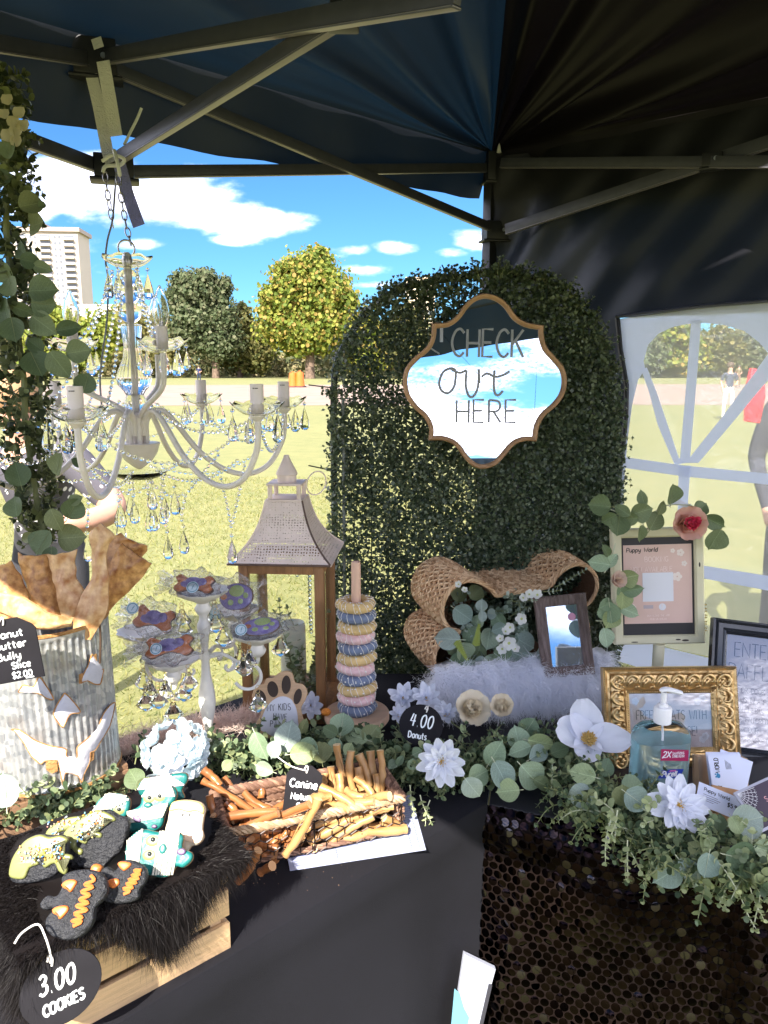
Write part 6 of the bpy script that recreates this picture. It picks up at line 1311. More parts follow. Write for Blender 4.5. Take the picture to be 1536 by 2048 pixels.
# ================================================================ METAL BUCKET WITH CUT-OUT FACE
def galv():
    m = mat('galvanised_steel', (.42, .44, .45), .42, metal=.55, bump=.25, bscale=45); nt = m.node_tree; N = nt.nodes; L = nt.links; b = N['Principled BSDF']
    tc = N.new('ShaderNodeTexCoord'); v = N.new('ShaderNodeTexVoronoi'); v.inputs['Scale'].default_value = 90; L.new(tc.outputs['Object'], v.inputs['Vector'])
    n = N.new('ShaderNodeTexNoise'); n.inputs['Scale'].default_value = 14; n.inputs['Detail'].default_value = 6; L.new(tc.outputs['Object'], n.inputs['Vector'])
    r1 = N.new('ShaderNodeValToRGB'); e = r1.color_ramp.elements; e[0].color = (.26, .28, .30, 1); e[1].color = (.62, .62, .60, 1); L.new(v.outputs['Color'], r1.inputs[0])
    r2 = N.new('ShaderNodeMapRange'); L.new(n.outputs[0], r2.inputs[0]); r2.inputs[1].default_value = .55; r2.inputs[2].default_value = .72; r2.inputs[4].default_value = .75
    mx = N.new('ShaderNodeMix'); mx.data_type = 'RGBA'; L.new(r2.outputs[0], mx.inputs[0]); L.new(r1.outputs[0], mx.inputs[6]); mx.inputs[7].default_value = (.36, .30, .25, 1); L.new(mx.outputs[2], b.inputs['Base Color']); return m
GALV = galv(); rust = mat('rust', (.30, .13, .04), .85, col2=(.48, .27, .10), vscale=60, bump=.6, bscale=120)
BR_, BH_ = .108, .297; bz = TZ+.0755; bc = W(120, 1500, 1.36); bucket = thing('metal_bucket', 'tall corrugated metal bucket with a rusty cut-out grinning face', 'bucket', tr(bc.x, 1.36, bz)@rot(ry=R_(-1.5)))
def brip(a, z): return .022*math.sin(54*a) if .012 < z < BH_-.012 else .0
prof = [(.0, .0), (BR_*.97, .0), (BR_*1.01, .004), (BR_*1.01, .010), (BR_*.98, .014)]+[(BR_*(.98+.02*t), .014+t*(BH_-.028)) for t in np.linspace(0.02, 1, 10)]+[(BR_*1.01, BH_-.012), (BR_*1.03, BH_-.006), (BR_*1.03, BH_), (BR_*.99, BH_), (BR_*.97, BH_-.02), (BR_*.95, .01), (0, .008)]
mb = MB(); mb.lathe(prof, 324, rip=brip, cap=False); mb.build('body', GALV, bucket, sharp=60)
mb = MB(); mb.lathe([(BR_*1.02, BH_-.004), (BR_*1.045, BH_-.002), (BR_*1.045, BH_+.003), (BR_*1.02, BH_+.004)], 64, cap=False); mb.build('rim', rust, bucket); mb = MB(); mb.lathe([(BR_*1.0, .0), (BR_*1.025, .001), (BR_*1.025, .006), (BR_*1.0, .007)], 64, cap=False); mb.build('foot_band', rust, bucket)
invB = bucket.matrix_basis.inverted()
def on_bucket(x, y, off=.004):   # zoomed photo coordinates -> point on the bucket's wall (local)
    r = ray(x/3.2, 1180+y/3.2); o = Vector((0, 0, CAMZ)); c = Vector((bc.x, 1.36)); R0 = BR_+off; dx, dy = r.x, r.y; ex, ey = -c.x, -c.y
    A = dx*dx+dy*dy; B = 2*(dx*ex+dy*ey); C_ = ex*ex+ey*ey-R0*R0; D = max(0, B*B-4*A*C_); t = (-B-math.sqrt(D))/2/A; return invB@(o+r*t)
faces = [('eye_cutout', [(120, 655), (150, 612), (215, 620), (250, 560), (300, 620), (345, 700), (300, 690), (240, 660)]), ('eye_cutout', [(590, 412), (618, 450), (590, 465), (600, 520), (660, 505), (655, 540), (640, 600), (600, 600), (560, 580), (520, 590), (530, 550), (560, 490)]),
         ('nose_cutout', [(415, 660), (450, 690), (515, 780), (450, 796), (420, 850), (400, 880), (345, 800), (365, 740)]),
         ('mouth_cutout', [(75, 890), (130, 900), (220, 960), (320, 1000), (420, 1015), (425, 1060), (490, 1070), (495, 1005), (560, 950), (620, 890), (660, 800), (700, 740), (735, 725), (720, 800), (700, 870), (650, 960), (605, 1030), (580, 1040), (575, 1100), (540, 1180), (520, 1235), (500, 1190), (420, 1170), (405, 1250), (380, 1130), (365, 1090), (290, 1090), (260, 1110), (200, 1060), (150, 970), (100, 910)])]
gauze = mat('white_gauze', (.64, .64, .70), .9, bump=.3, bscale=50, var=.06, vscale=25, trl=.2)
def tri_patch(poly, off, bulge):
    bm = bmesh.new(); vs = [bm.verts.new((x, y, 0)) for x, y in poly]; f = bm.faces.new(vs); bmesh.ops.triangulate(bm, faces=[f]); bmesh.ops.subdivide_edges(bm, edges=bm.edges[:], cuts=2, use_grid_fill=True); bmesh.ops.triangulate(bm, faces=bm.faces[:])
    bd = {v for e in bm.edges if len(e.link_faces) == 1 for v in e.verts}; bm.verts.index_update(); V = [on_bucket(v.co.x, v.co.y, off+(0 if v in bd else bulge+.0008*math.sin(v.co.x*.10+v.co.y*.05))) for v in bm.verts]
    Fc = [tuple(v.index for v in f.verts) for f in bm.faces]; bm.free(); return V, Fc
for nm, po in faces:
    V, Fc = tri_patch(po, .0025, .003); mb = MB(); mb.add(V, Fc); o = mb.build(nm, gauze, bucket, sharp=80)
    rp_ = [on_bucket(x+random.uniform(-3, 3), y+random.uniform(-3, 3), .0022) for x, y in po]; mb = MB(); mb.tube(crom(rp_+[rp_[0]]), .0013, n=6); mb.build('rusty_edge', rust, o)
for po in ([(292, 1095), (365, 1092), (370, 1160), (330, 1175), (295, 1150)], [(578, 1040), (605, 1028), (600, 1085), (575, 1105)], [(575, 420), (620, 405), (622, 455), (585, 470)], [(505, 540), (530, 530), (525, 600), (505, 600)]):
    V, Fc = tri_patch(po, .0022, 0); mb = MB(); mb.add(V, Fc); mb.build('rust_patch', rust, bucket)
mb = MB(); h = Vector((BR_*1.03*math.cos(-.35), BR_*1.03*math.sin(-.35), BH_-.01)); mb.tube(crom([h, h+Vector((.006, -.002, .018)), h+Vector((.012, -.004, .012)), h+Vector((.012, -.006, -.02)), h+Vector((.007, -.006, -.062))]), .002, n=6); mb.build('handle', mat('rusty_wire', (.10, .06, .04), .6, metal=.5), bucket)
# rawhide slices standing in the bucket
raw = mat('baked_rawhide', (.74, .41, .14), .5, col2=(.27, .095, .022), vscale=75, bump=.3, bscale=70, detail=8, coat=.25); raw2 = mat('pale_rawhide', (.80, .54, .27), .5, col2=(.40, .16, .045), vscale=55, bump=.3, bscale=60, detail=8, coat=.25)
def Z3(x, y, Y): return W(x/3.072, 850+y/3.072, Y)
def ribbon(lab, rows, bulge, m, th=.004):
    """rows: (left x, left y, right x, right y, depth Y) from top to bottom, photo-zoom coordinates"""
    o0 = Z3(rows[len(rows)//2][0], rows[len(rows)//2][1], rows[len(rows)//2][4]); R = [(Z3(a, b, Y)-o0, Z3(c, d, Y)-o0) for a, b, c, d, Y in rows]
    Ls = crom([tuple(q[0]) for q in R], 5); Rs = crom([tuple(q[1]) for q in R], 5); nv = len(Ls)-1; nu = 12; mb = MB(); ph = random.uniform(0, 9)
    def fn(off):
        def g(u, v):
            i = min(nv, int(round(v*nv))); a, b = Vector(Ls[i]), Vector(Rs[i]); p = a.lerp(b, u); w = (b-a).length
            return tuple(p+Vector((.001*math.sin(v*23+ph), -bulge*w*4*u*(1-u)+off+.0015*math.sin(u*9+v*13+ph)+.0007*math.sin(u*25-v*31), .001*math.sin(u*14+ph))))
        return g
    n0 = len(mb.v); mb.grid(fn(0), nu, nv); mb.grid(fn(th), nu, nv); m_ = (nu+1)*(nv+1)
    edge = [i for i in range(nu+1)]+[(j+1)*(nu+1)-1 for j in range(1, nv+1)]+[nv*(nu+1)+i for i in range(nu-1, -1, -1)]+[j*(nu+1) for j in range(nv-1, 0, -1)]
    mb.f += [(edge[i], edge[(i+1) % len(edge)], edge[(i+1) % len(edge)]+m_, edge[i]+m_) for i in range(len(edge))]; mb.m += [0]*len(edge)
    return tag(mb.build('rawhide_slice', m, None, tr(o0), sharp=70), lab, 'dog chew', 'rawhide slices standing in the metal bucket')
ribbon('flat rawhide slice with a square corner, rightmost behind the bone-ended one', [(750, 725, 932, 850, 1.40), (700, 800, 850, 960, 1.39), (655, 900, 770, 1040, 1.385), (600, 1050, 660, 1150, 1.375), (520, 1230, 560, 1290, 1.37)], .12, raw)
ribbon('folded rawhide slice peeking out behind the other two at the right', [(735, 668, 905, 745, 1.42), (670, 720, 890, 790, 1.42), (640, 830, 800, 900, 1.41), (600, 1000, 700, 1050, 1.40)], .15, raw)
ribbon('rawhide slice shaped like a bone end, tallest in the bucket', [(555, 650, 615, 605, 1.345), (548, 690, 705, 680, 1.345), (560, 760, 660, 745, 1.34), (563, 850, 655, 850, 1.335), (555, 950, 665, 940, 1.33), (500, 1060, 665, 1060, 1.325), (455, 1170, 640, 1180, 1.315), (450, 1300, 560, 1320, 1.31)], .18, raw2)
ribbon('broad dark-roasted rawhide slice left of the middle', [(105, 788, 292, 795, 1.37), (120, 860, 310, 880, 1.365), (150, 960, 335, 980, 1.36), (180, 1060, 360, 1080, 1.35), (250, 1200, 400, 1220, 1.34)], .30, raw)
ribbon('rawhide slice with a pointed upper corner in the middle of the bucket', [(285, 800, 470, 768, 1.36), (310, 880, 460, 860, 1.355), (330, 970, 470, 950, 1.345), (355, 1080, 520, 1040, 1.335), (380, 1200, 500, 1200, 1.325)], .2, raw2)
ribbon('small dark rawhide slice at the left border', [(-40, 880, 62, 838, 1.36), (-40, 960, 120, 930, 1.355), (-60, 1060, 175, 1060, 1.34), (-40, 1180, 180, 1170, 1.33)], .25, raw)
ribbon('pale wavy rawhide slice lying across the front rim of the bucket', [(-60, 1040, -60, 1150, 1.27), (60, 1045, 20, 1165, 1.26), (160, 1075, 110, 1215, 1.25), (250, 1140, 200, 1250, 1.25), (350, 1175, 300, 1262, 1.255), (450, 1195, 440, 1240, 1.27)], .35, raw2, .006)

# ================================================================ CHANDELIER
paintw = mat('cream_lacquer', (.76, .70, .64), .38, var=.06, vscale=20, coat=.2); glass = mat('clear_glass', (1, 1, 1), .02, trans=1, ior=1.28); crystal = mat('crystal', (1, 1, 1), .01, trans=1, ior=1.33)
chrome = mat('dull_chrome', (.50, .47, .46), .3, metal=.9); ivory = mat('ivory_sleeve', (.80, .71, .68), .55)
AX = W(266, 720, 1.70); AX = Vector((AX.x, AX.y, 0)); chand = thing('chandelier', 'cream and crystal chandelier hanging on chains from the tent frame', 'chandelier', tr(AX.x, AX.y, 1.35))
invC = chand.matrix_basis.inverted(); zc = lambda z: z-1.35
def CZ(py, Y=1.70): return W(266, py, Y).z-1.35
mb = MB(); mb.tube([(0, 0, CZ(905)), (0, 0, CZ(505))], .0065, n=10); mb.build('rod', paintw, chand)
def scallop(a, z): return 0
def dish_mesh(R, H, n=10, th=.002):
    mb = MB(); nu = 60
    def ring(t, off): 
        out = []
        for j in range(nu):
            a = 2*PI*j/nu; rr = R*(.18+.82*t**.8)*(1+.045*math.cos(n*a)*t); out.append((rr*math.cos(a), rr*math.sin(a), H*(t**1.8)*(1+.10*math.cos(n*a)*t)+off))
        return out
    V = []; K = 8
    for k_ in range(K+1): V += ring(k_/K, 0)
    for k_ in range(K, -1, -1): V += ring(k_/K, th)
    Fc = [(i*nu+j, i*nu+(j+1) % nu, (i+1)*nu+(j+1) % nu, (i+1)*nu+j) for i in range(2*K+1) for j in range(nu)]+[tuple((2*K+1)*nu+j for j in range(nu)), tuple(range(nu-1, -1, -1))]
    mb.add(V, Fc); return mb.mesh('glass_dish', glass, sharp=60)
DM = dish_mesh(.052, .024); DMS = dish_mesh(.052, .020, 8)
link(DMS, 'glass_dish', chand, tr(0, 0, CZ(535)))
for y, r in ((556, .020), (590, .021), (625, .023), (806, .024)):
    mb = MB(); mb.lathe([(r*math.cos(t), r*math.sin(t)) for t in np.linspace(-PI/2, PI/2, 13)], 12, rip=lambda a, z: .04*math.cos(12*a)); mb.build('crystal_ball', crystal, chand, tr(0, 0, CZ(y)), sharp=30)
vp = [(.012, 648), (.022, 650), (.020, 662), (.017, 690), (.020, 715), (.030, 738), (.036, 755), (.033, 770), (.022, 782), (.018, 790), (.006, 792)]
mb = MB(); mb.lathe([(r, CZ(y)) for r, y in vp][::-1], 48, rip=lambda a, z: .05*math.cos(16*a), cap=False); mb.build('glass_vase', glass, chand, sharp=60)
mb = MB(); mb.lathe([(.004, CZ(938)), (.014, CZ(932)), (.030, CZ(920)), (.041, CZ(905)), (.046, CZ(890)), (.048, CZ(886)), (.044, CZ(885)), (.0, CZ(887))], 36); mb.build('hub_bowl', paintw, chand)
mb = MB()
for a in range(6): t = a*PI/3; mb.tube([(0.02*math.cos(t), .02*math.sin(t), CZ(888)), (.02*math.cos(t), .02*math.sin(t), CZ(835))], .006, n=8)
mb.lathe([(.0, CZ(840)), (.016, CZ(838)), (.018, CZ(830)), (.008, CZ(822)), (0, CZ(821))], 16); mb.build('hub', paintw, chand)
zd = 1.474-1.35; LA = [-28, 20, 78, 142, 212, 270]; RL = .33
sl = MB(); sl.lathe([(.0, 0), (.0135, 0), (.0135, .058), (.011, .058), (.011, .045), (0, .045)], 20); SLEEVE = sl.mesh('candle_sleeve', ivory); pr = MB()
for i, s in enumerate((0, .006, .010)): pr.box((-.004+s*.7, -.0137, .050), (.0035, .0006, .002))
def drop_mesh(L_, w):
    mb = MB(); pf = [(0, 0), (w*.26, .02*L_), (w*.44, .11*L_), (w*.5, .25*L_), (w*.45, .42*L_), (w*.30, .64*L_), (w*.15, .85*L_), (w*.05, .99*L_), (0, L_)]; mb.lathe([(r, z-L_) for r, z in pf], 8); return mb.mesh('crystal_drop', crystal, smooth=False)
DROP = drop_mesh(.052, .023); DROPS = drop_mesh(.040, .017)
bead = MB(); bead.lathe([(0, -.0045), (.004, -.002), (.0048, 0), (.004, .002), (0, .0045)], 8); 
def bead_line(P, parent, inv_, nm='bead_strand', r=.0045, sp=.0125):
    mb = MB(); P = [Vector(p) for p in P]; L_ = sum((P[i+1]-P[i]).length for i in range(len(P)-1)); n = max(2, int(L_/sp)); Q = path_pts(P, n)
    for i, q in enumerate(Q):
        d = (Q[min(i+1, n-1)]-Q[max(i-1, 0)]).normalized(); 
        mb.lathe([(0, -r), (r*.8, -r*.5), (r, 0), (r*.8, r*.5), (0, r)], 7, M=tr(q)@frame_z(d.orthogonal().normalized(), i))
        if i < n-1:
            m_ = (q+Q[i+1])/2; e = (Q[i+1]-q).normalized(); s_ = e.orthogonal().normalized()*.0016; mb.tube([q+e*r*.9, m_+s_, Q[i+1]-e*r*.9, m_-s_], .0005, n=4, closed=True, mi=1)
    o = mb.build(nm, [crystal, chrome], parent, inv_, smooth=False); o['kind'] = 'stuff'; return o
def hang_drop(p, parent, me=None, bead_r=.0045, spin=0):   # bead, wire and teardrop hanging at world point p
    d = link(me or DROP, 'crystal_drop', parent, (parent.matrix_basis.inverted())@tr(p-Vector((0, 0, .018)))@rot(rz=spin))
    mb = MB(); mb.lathe([(0, -bead_r), (bead_r*.8, -bead_r*.5), (bead_r, 0), (bead_r*.8, bead_r*.5), (0, bead_r)], 8, M=tr(0, 0, .010)); mb.tube([(0, 0, 0), (0, 0, .018)], .0005, n=4, mi=1); mb.build('bead', [crystal, chrome], d, smooth=False)
def sag(a, b, s, n=10): a, b = Vector(a), Vector(b); return [a.lerp(b, i/n)-Vector((0, 0, s*4*(i/n)*(1-i/n))) for i in range(n+1)]
ends = {}
for ang in LA:
    c, s = math.cos(R_(ang)), math.sin(R_(ang)); pf = [(.018, CZ(870)), (.022, CZ(840)), (.040, CZ(822)), (.062, CZ(826)), (.085, CZ(850)), (.130, CZ(905)), (.185, CZ(945)), (.240, CZ(958)), (.290, CZ(940)), (.322, CZ(895)), (.330, CZ(860)), (.330, zd-.006)]
    mb = MB(); mb.tube(crom([(r*c, r*s, z) for r, z in pf]), .0062, n=10); mb.build('arm', paintw, chand)
    e = Vector((RL*c, RL*s, zd)); link(DM, 'glass_dish', chand, tr(e)@rot(rz=R_(ang))); sl_ = link(SLEEVE, 'candle_sleeve', chand, tr(e+Vector((0, 0, .004))));
    mb = MB(); mb.lathe([(.006, -.012), (.012, -.006), (.016, -.002), (.016, .002), (0, .002)], 16); mb.build('cup', paintw, chand, tr(e)); ends[ang] = chand.matrix_basis@e
    for k_ in range(5): t = 2*PI*k_/5+R_(ang); hang_drop(chand.matrix_basis@(e+Vector((.049*math.cos(t), .049*math.sin(t), .018))), chand, spin=t)
    o = pr.build('print_marks', mat('grey_print_small', (.15, .13, .12), .6) if 'grey_print_small' not in bpy.data.materials else bpy.data.materials['grey_print_small'], sl_, smooth=False) if ang in (270, -28, 20) else None
UA = [(-42, .118), (82, .125), (188, .122)]; zu = W(345, 702, 1.62).z-1.35
bulb_m = MB(); bulb_m.lathe([(.009, 0), (.012, .008), (.0165, .024), (.017, .034), (.013, .055), (.006, .074), (.002, .082), (0, .083), (0, .081), (.005, .073), (.0122, .055), (.016, .034), (.0155, .024), (.011, .008), (.008, .001)], 24, cap=False); BULB = bulb_m.mesh('bulb', glass, sharp=60)
ue = {}
for ang, R0 in UA:
    c, s = math.cos(R_(ang)), math.sin(R_(ang)); mb = MB(); mb.tube(crom([(.012*c, .012*s, CZ(835)), (.04*c, .04*s, CZ(812)), (R0*.75*c, R0*.75*s, CZ(788)), (R0*.96*c, R0*.96*s, CZ(768)), (R0*c, R0*s, CZ(740)), (R0*c, R0*s, zu-.004)]), .0058, n=10); mb.build('arm', paintw, chand)
    e = Vector((R0*c, R0*s, zu)); link(DM, 'glass_dish', chand, tr(e)); link(SLEEVE, 'candle_sleeve', chand, tr(e)@Matrix.Scale(.85, 4)); b = link(BULB, 'bulb', chand, tr(e+Vector((0, 0, .048)))); ue[ang] = chand.matrix_basis@e
    mb = MB(); mb.tube([(-.003, 0, .0), (-.002, 0, .03), (.0, 0, .034), (.002, 0, .03), (.003, 0, 0)], .0005, n=4); mb.tube([(0, 0, -.004), (0, 0, .012)], .004, n=8); mb.build('filament', chrome, b)
    for k_ in range(5): t = 2*PI*k_/5+R_(ang); hang_drop(chand.matrix_basis@(e+Vector((.049*math.cos(t), .049*math.sin(t), .018))), chand, DROPS if k_ % 2 else DROP)
top = chand.matrix_basis@Vector((0, 0, CZ(528)))
for k_ in range(6): t = 2*PI*k_/6+.3; hang_drop(top+Vector((.040*math.cos(t), .040*math.sin(t), -.002)), chand, DROP)
for ang in ue: 
    a = top+Vector((.03*math.cos(R_(ang)), .03*math.sin(R_(ang)), -.01)); bead_line(sag(a, ue[ang]+Vector((0, 0, .02)), .03), chand, invC)
for ang in LA: bead_line(sag(top+Vector((.03*math.cos(R_(ang)), .03*math.sin(R_(ang)), -.02)), ends[ang].lerp(chand.matrix_basis@Vector((0, 0, zd)), .35)+Vector((0, 0, -.01)), .05), chand, invC) if ang in (142, 212, 270) else None
for i, ang in enumerate(LA):
    a, b = ends[ang], ends[LA[(i+1) % 6]]; bead_line(sag(a+Vector((0, 0, .0)), b, .085, 14), chand, invC)
    bead_line(sag(ends[ang].lerp(AX+Vector((0, 0, ends[ang].z)), .15)+Vector((0, 0, -.09)), chand.matrix_basis@Vector((.045*math.cos(R_(ang)), .045*math.sin(R_(ang)), CZ(935))), .035), chand, invC)
    bead_line(sag(ends[ang], chand.matrix_basis@Vector((.03*math.cos(R_(ang)), .03*math.sin(R_(ang)), CZ(800))), .05), chand, invC)
mb = MB(); mb.lathe([(.012, 0), (.04, -.004), (.058, .006), (.062, .012), (.058, .010), (.04, 0), (.012, .003)], 36, M=tr(0, 0, CZ(952))); mb.build('lower_dish', glass, chand)
cen = chand.matrix_basis@Vector((0, 0, CZ(950)))
for k_ in range(8): t = 2*PI*k_/8; p = cen+Vector((.052*math.cos(t), .052*math.sin(t), .0)); bead_line([p, p-Vector((0, 0, .03+.02*(k_ % 3)))], chand, invC); hang_drop(p-Vector((0, 0, .03+.02*(k_ % 3))), chand)
def W1(x, y, Y=1.66): return W(x, y, Y)
for a, b, e, Y in (((178, 950), (176, 1040), (173, 1058), 1.58), ((318, 985), (330, 1045), (334, 1056), 1.64), ((372, 985), (362, 1035), (366, 1045), 1.64), ((440, 950), (455, 1010), (463, 1058), 1.62), ((490, 925), (475, 1000), (464, 1050), 1.62)):
    bead_line([W1(*a, Y), W1(*b, Y), W1(*e, Y)], chand, invC)
for x, y, Y in ((173, 1058, 1.58), (334, 1056, 1.64), (366, 1045, 1.64), (463, 1064, 1.62), (240, 990, 1.60), (302, 955, 1.62), (348, 965, 1.62)): hang_drop(W1(x, y, Y), chand)
bead_line(sag(W1(300, 960), W1(372, 985, 1.64), .02), chand, invC); bead_line([W1(375, 985, 1.64), W1(410, 940, 1.62), (W1(440, 905, 1.60))], chand, invC); bead_line(sag(W1(222, 960, 1.6), W1(300, 960), .03), chand, invC)
# chain, hook rings, cord
lk = MB(); lk.tube([(.0052*math.cos(t), 0, .0115*math.sin(t)+.0) for t in np.linspace(0, 2*PI, 16, endpoint=False)], .0014, n=6, closed=True); LINK = lk.mesh('chain_link', chrome)
def chain(pts, step=.0185):
    P = [Vector(p) for p in pts]; L_ = sum((P[i+1]-P[i]).length for i in range(len(P)-1)); n = int(L_/step); Q = path_pts(P, n)
    for i in range(n):
        d = (Q[min(i+1, n-1)]-Q[max(i-1, 0)]).normalized(); link(LINK, 'chain_link', chand, invC@tr(Q[i])@frame_z(d, (i % 2)*PI/2+.4))
chain([W1(210, 345, 1.73), W1(216, 395, 1.72), W1(224, 440, 1.72), W1(226, 452, 1.71)]); chain([W1(236, 352, 1.73), W1(243, 400, 1.72), W1(252, 450, 1.71), W1(262, 490, 1.70)])
mb = MB(); mb.tube([(.017*math.cos(t), 0, .017*math.sin(t)) for t in np.linspace(0, 2*PI, 24, endpoint=False)], .002, n=8, closed=True); mb.build('hook_ring', chrome, chand, tr(0, 0, CZ(497))@rot(rz=.5)); mb = MB(); mb.lathe([(0, CZ(540)), (.008, CZ(538)), (.012, CZ(520)), (.008, CZ(508)), (0, CZ(505))], 14); mb.build('loop_cap', chrome, chand)
mb = MB(); mb.tube(crom([W1(233, 345, 1.74), W1(230, 380, 1.73), W1(225, 440, 1.72), W1(215, 480, 1.71), W1(211, 520, 1.71), W1(216, 560, 1.71), W1(214, 640, 1.71), W1(206, 700, 1.71), W1(200, 760, 1.71), W1(204, 830, 1.70), W1(200, 900, 1.68)]), .0022, n=6); mb.build('power_cord', mat('grey_cord', (.25, .26, .30), .5), chand, invC)

# ================================================================ CANDELABRA WITH WRAPPED COOKIES
cw = mat('antique_white', (.74, .71, .66), .45, var=.07, vscale=25, bump=.15, bscale=40); amb = mat('pendant_glass', (.97, .95, .84), .04, trans=1, ior=1.5)
CB = T(418, 1482, .765); CB.z = .765; cand = thing('candelabra', 'antique white four-armed candelabra with scroll arms and glass pendants', 'candelabra', tr(CB)); invD = cand.matrix_basis.inverted(); ck = k_at(CB+Vector((0, 0, .15)))
def DZ(py): return W(420, py, CB.y).z-CB.z
spf = [(27, 1486), (27, 1480), (19, 1474), (9, 1468), (7, 1460), (8, 1452), (11, 1440), (14, 1425), (17, 1405), (16, 1385), (12, 1365), (9, 1345), (8, 1322), (10, 1316), (10, 1308), (7, 1300), (8, 1285), (10, 1270), (13, 1258), (13, 1248), (9, 1240), (8, 1232), (12, 1226), (13, 1218), (9, 1212), (9, 1206), (14, 1200)]
mb = MB(); mb.lathe([(r*ck, DZ(y)) for r, y in spf], 24); mb.build('stem', cw, cand)
cup = MB(); cup.lathe([(0, -.038), (.009, -.036), (.015, -.030), (.018, -.022), (.014, -.016), (.012, -.010), (.022, -.004), (.036, .003), (.050, .012), (.054, .018), (.051, .018), (.036, .009), (.018, .004), (0, .003)], 40, rip=lambda a, z: .05*math.cos(10*a) if z > 0 else 0); CUP = cup.mesh('cup', cw, sharp=60)
topc = tr(0, 0, DZ(1196)); link(CUP, 'cup', cand, topc)
CUPS = [(345, 1332, 1.50), (285, 1275, 1.62), (515, 1280, 1.56), (470, 1232, 1.70)]
for x, y, Y in CUPS:
    e = invD@W(x, y, Y); hd = Vector((e.x, e.y, 0)); L_ = hd.length; u = hd/L_; b = DZ(1312); link(CUP, 'cup', cand, tr(e))
    def sp(r, z): return (u.x*r, u.y*r, z)
    mb = MB(); P = [sp(.006, b), sp(L_*.3, b+.006), sp(L_*.6, b-.012)]; P += [sp(L_*.78+.030*math.cos(t), b-.045+.030*math.sin(t)) for t in np.linspace(1.9, -2.6, 9)]; mb.tube(crom(P), [.0038]*(5*(len(P)-1)+1), n=8)
    P = [sp(.006, b-.004), sp(L_*.35, b+.004)]+[sp(L_*.42+.020*(1-.12*i)*math.cos(t), b-.022+.020*(1-.12*i)*math.sin(t)) for i, t in enumerate(np.linspace(1.4, -4.0, 9))]; mb.tube(crom(P), .0030, n=8)
    P = [sp(L_*.62, b-.012), sp(L_*.85, b-.02), (e.x*.98, e.y*.98, e.z-.050), (e.x, e.y, e.z-.036)]; mb.tube(crom(P), .0042, n=8); mb.build('scroll_arm', cw, cand)
def pend_mesh(s):
    mb = MB(); pf = [(0, 0), (.13, -.06), (.16, -.20), (.34, -.48), (.48, -.70), (.36, -.84), (.10, -1.0), (0, -1.05)]; mb.lathe([(r*s, z*s) for r, z in pf[::-1]], 6, M=Matrix.Diagonal((1, .42, 1, 1))); return mb.mesh('pendant', amb, smooth=False)
PEND = pend_mesh(.042)
def pend(x, y, Y):
    p = invD@W(x, y, Y); o = link(PEND, 'pendant', cand, tr(p-Vector((0, 0, .014)))@rot(rz=random.uniform(-.5, .5))); mb = MB()
    for z in (.003, .011): mb.tube([(.0042*math.cos(t), .0008*(1 if z > .005 else -1), z+.0042*math.sin(t)) for t in np.linspace(0, 2*PI, 12, endpoint=False)], .0006, n=4, closed=True)
    mb.build('ring', mat('gold_ring', (.6, .42, .2), .3, metal=1) if 'gold_ring' not in bpy.data.materials else bpy.data.materials['gold_ring'], o)
for x, y, Y in ((300, 1345, 1.47), (285, 1330, 1.5), (315, 1365, 1.46), (290, 1370, 1.47), (365, 1350, 1.46), (330, 1345, 1.45), (363, 1205, 1.60), (366, 1222, 1.58), (428, 1195, 1.58), (430, 1215, 1.58), (445, 1245, 1.62), (480, 1285, 1.60), (498, 1285, 1.5), (560, 1262, 1.56), (486, 1300, 1.48), (515, 1372, 1.46), (345, 1390, 1.44), (376, 1330, 1.44)): pend(x, y, Y)
# wrapped cookies
wrapf = film_mat('cellophane', gloss=.12, milky=.02, rough=.12, wrinkle=1.0, wscale=55, milkcol=(.85, .86, .95)); stk = mat('sticker_white', (.62, .72, .80), .4); stb = mat('sticker_ring', (.15, .32, .42), .4)
oran = mat('orange_biscuit_icing', (.74, .20, .04), .45, bump=.3, bscale=60); viol = mat('violet_icing', (.24, .17, .50), .45); grn = mat('leaf_green_icing', (.42, .55, .16), .45); brn = mat('brown_biscuit', (.20, .09, .05), .8)
bonesh = [(-1, .55), (-.75, .85), (-.45, .62), (0, .42), (.45, .62), (.75, .85), (1.02, .5), (.85, .05), (1.0, -.45), (.72, -.8), (.4, -.58), (0, -.42), (-.4, -.6), (-.75, -.8), (-1.02, -.45), (-.85, .05)]; pawsh = [(-.9, -.2), (-.8, .4), (-.4, .75), (.1, .85), (.6, .7), (.95, .3), (.95, -.3), (.6, -.75), (0, -.9), (-.6, -.7)]
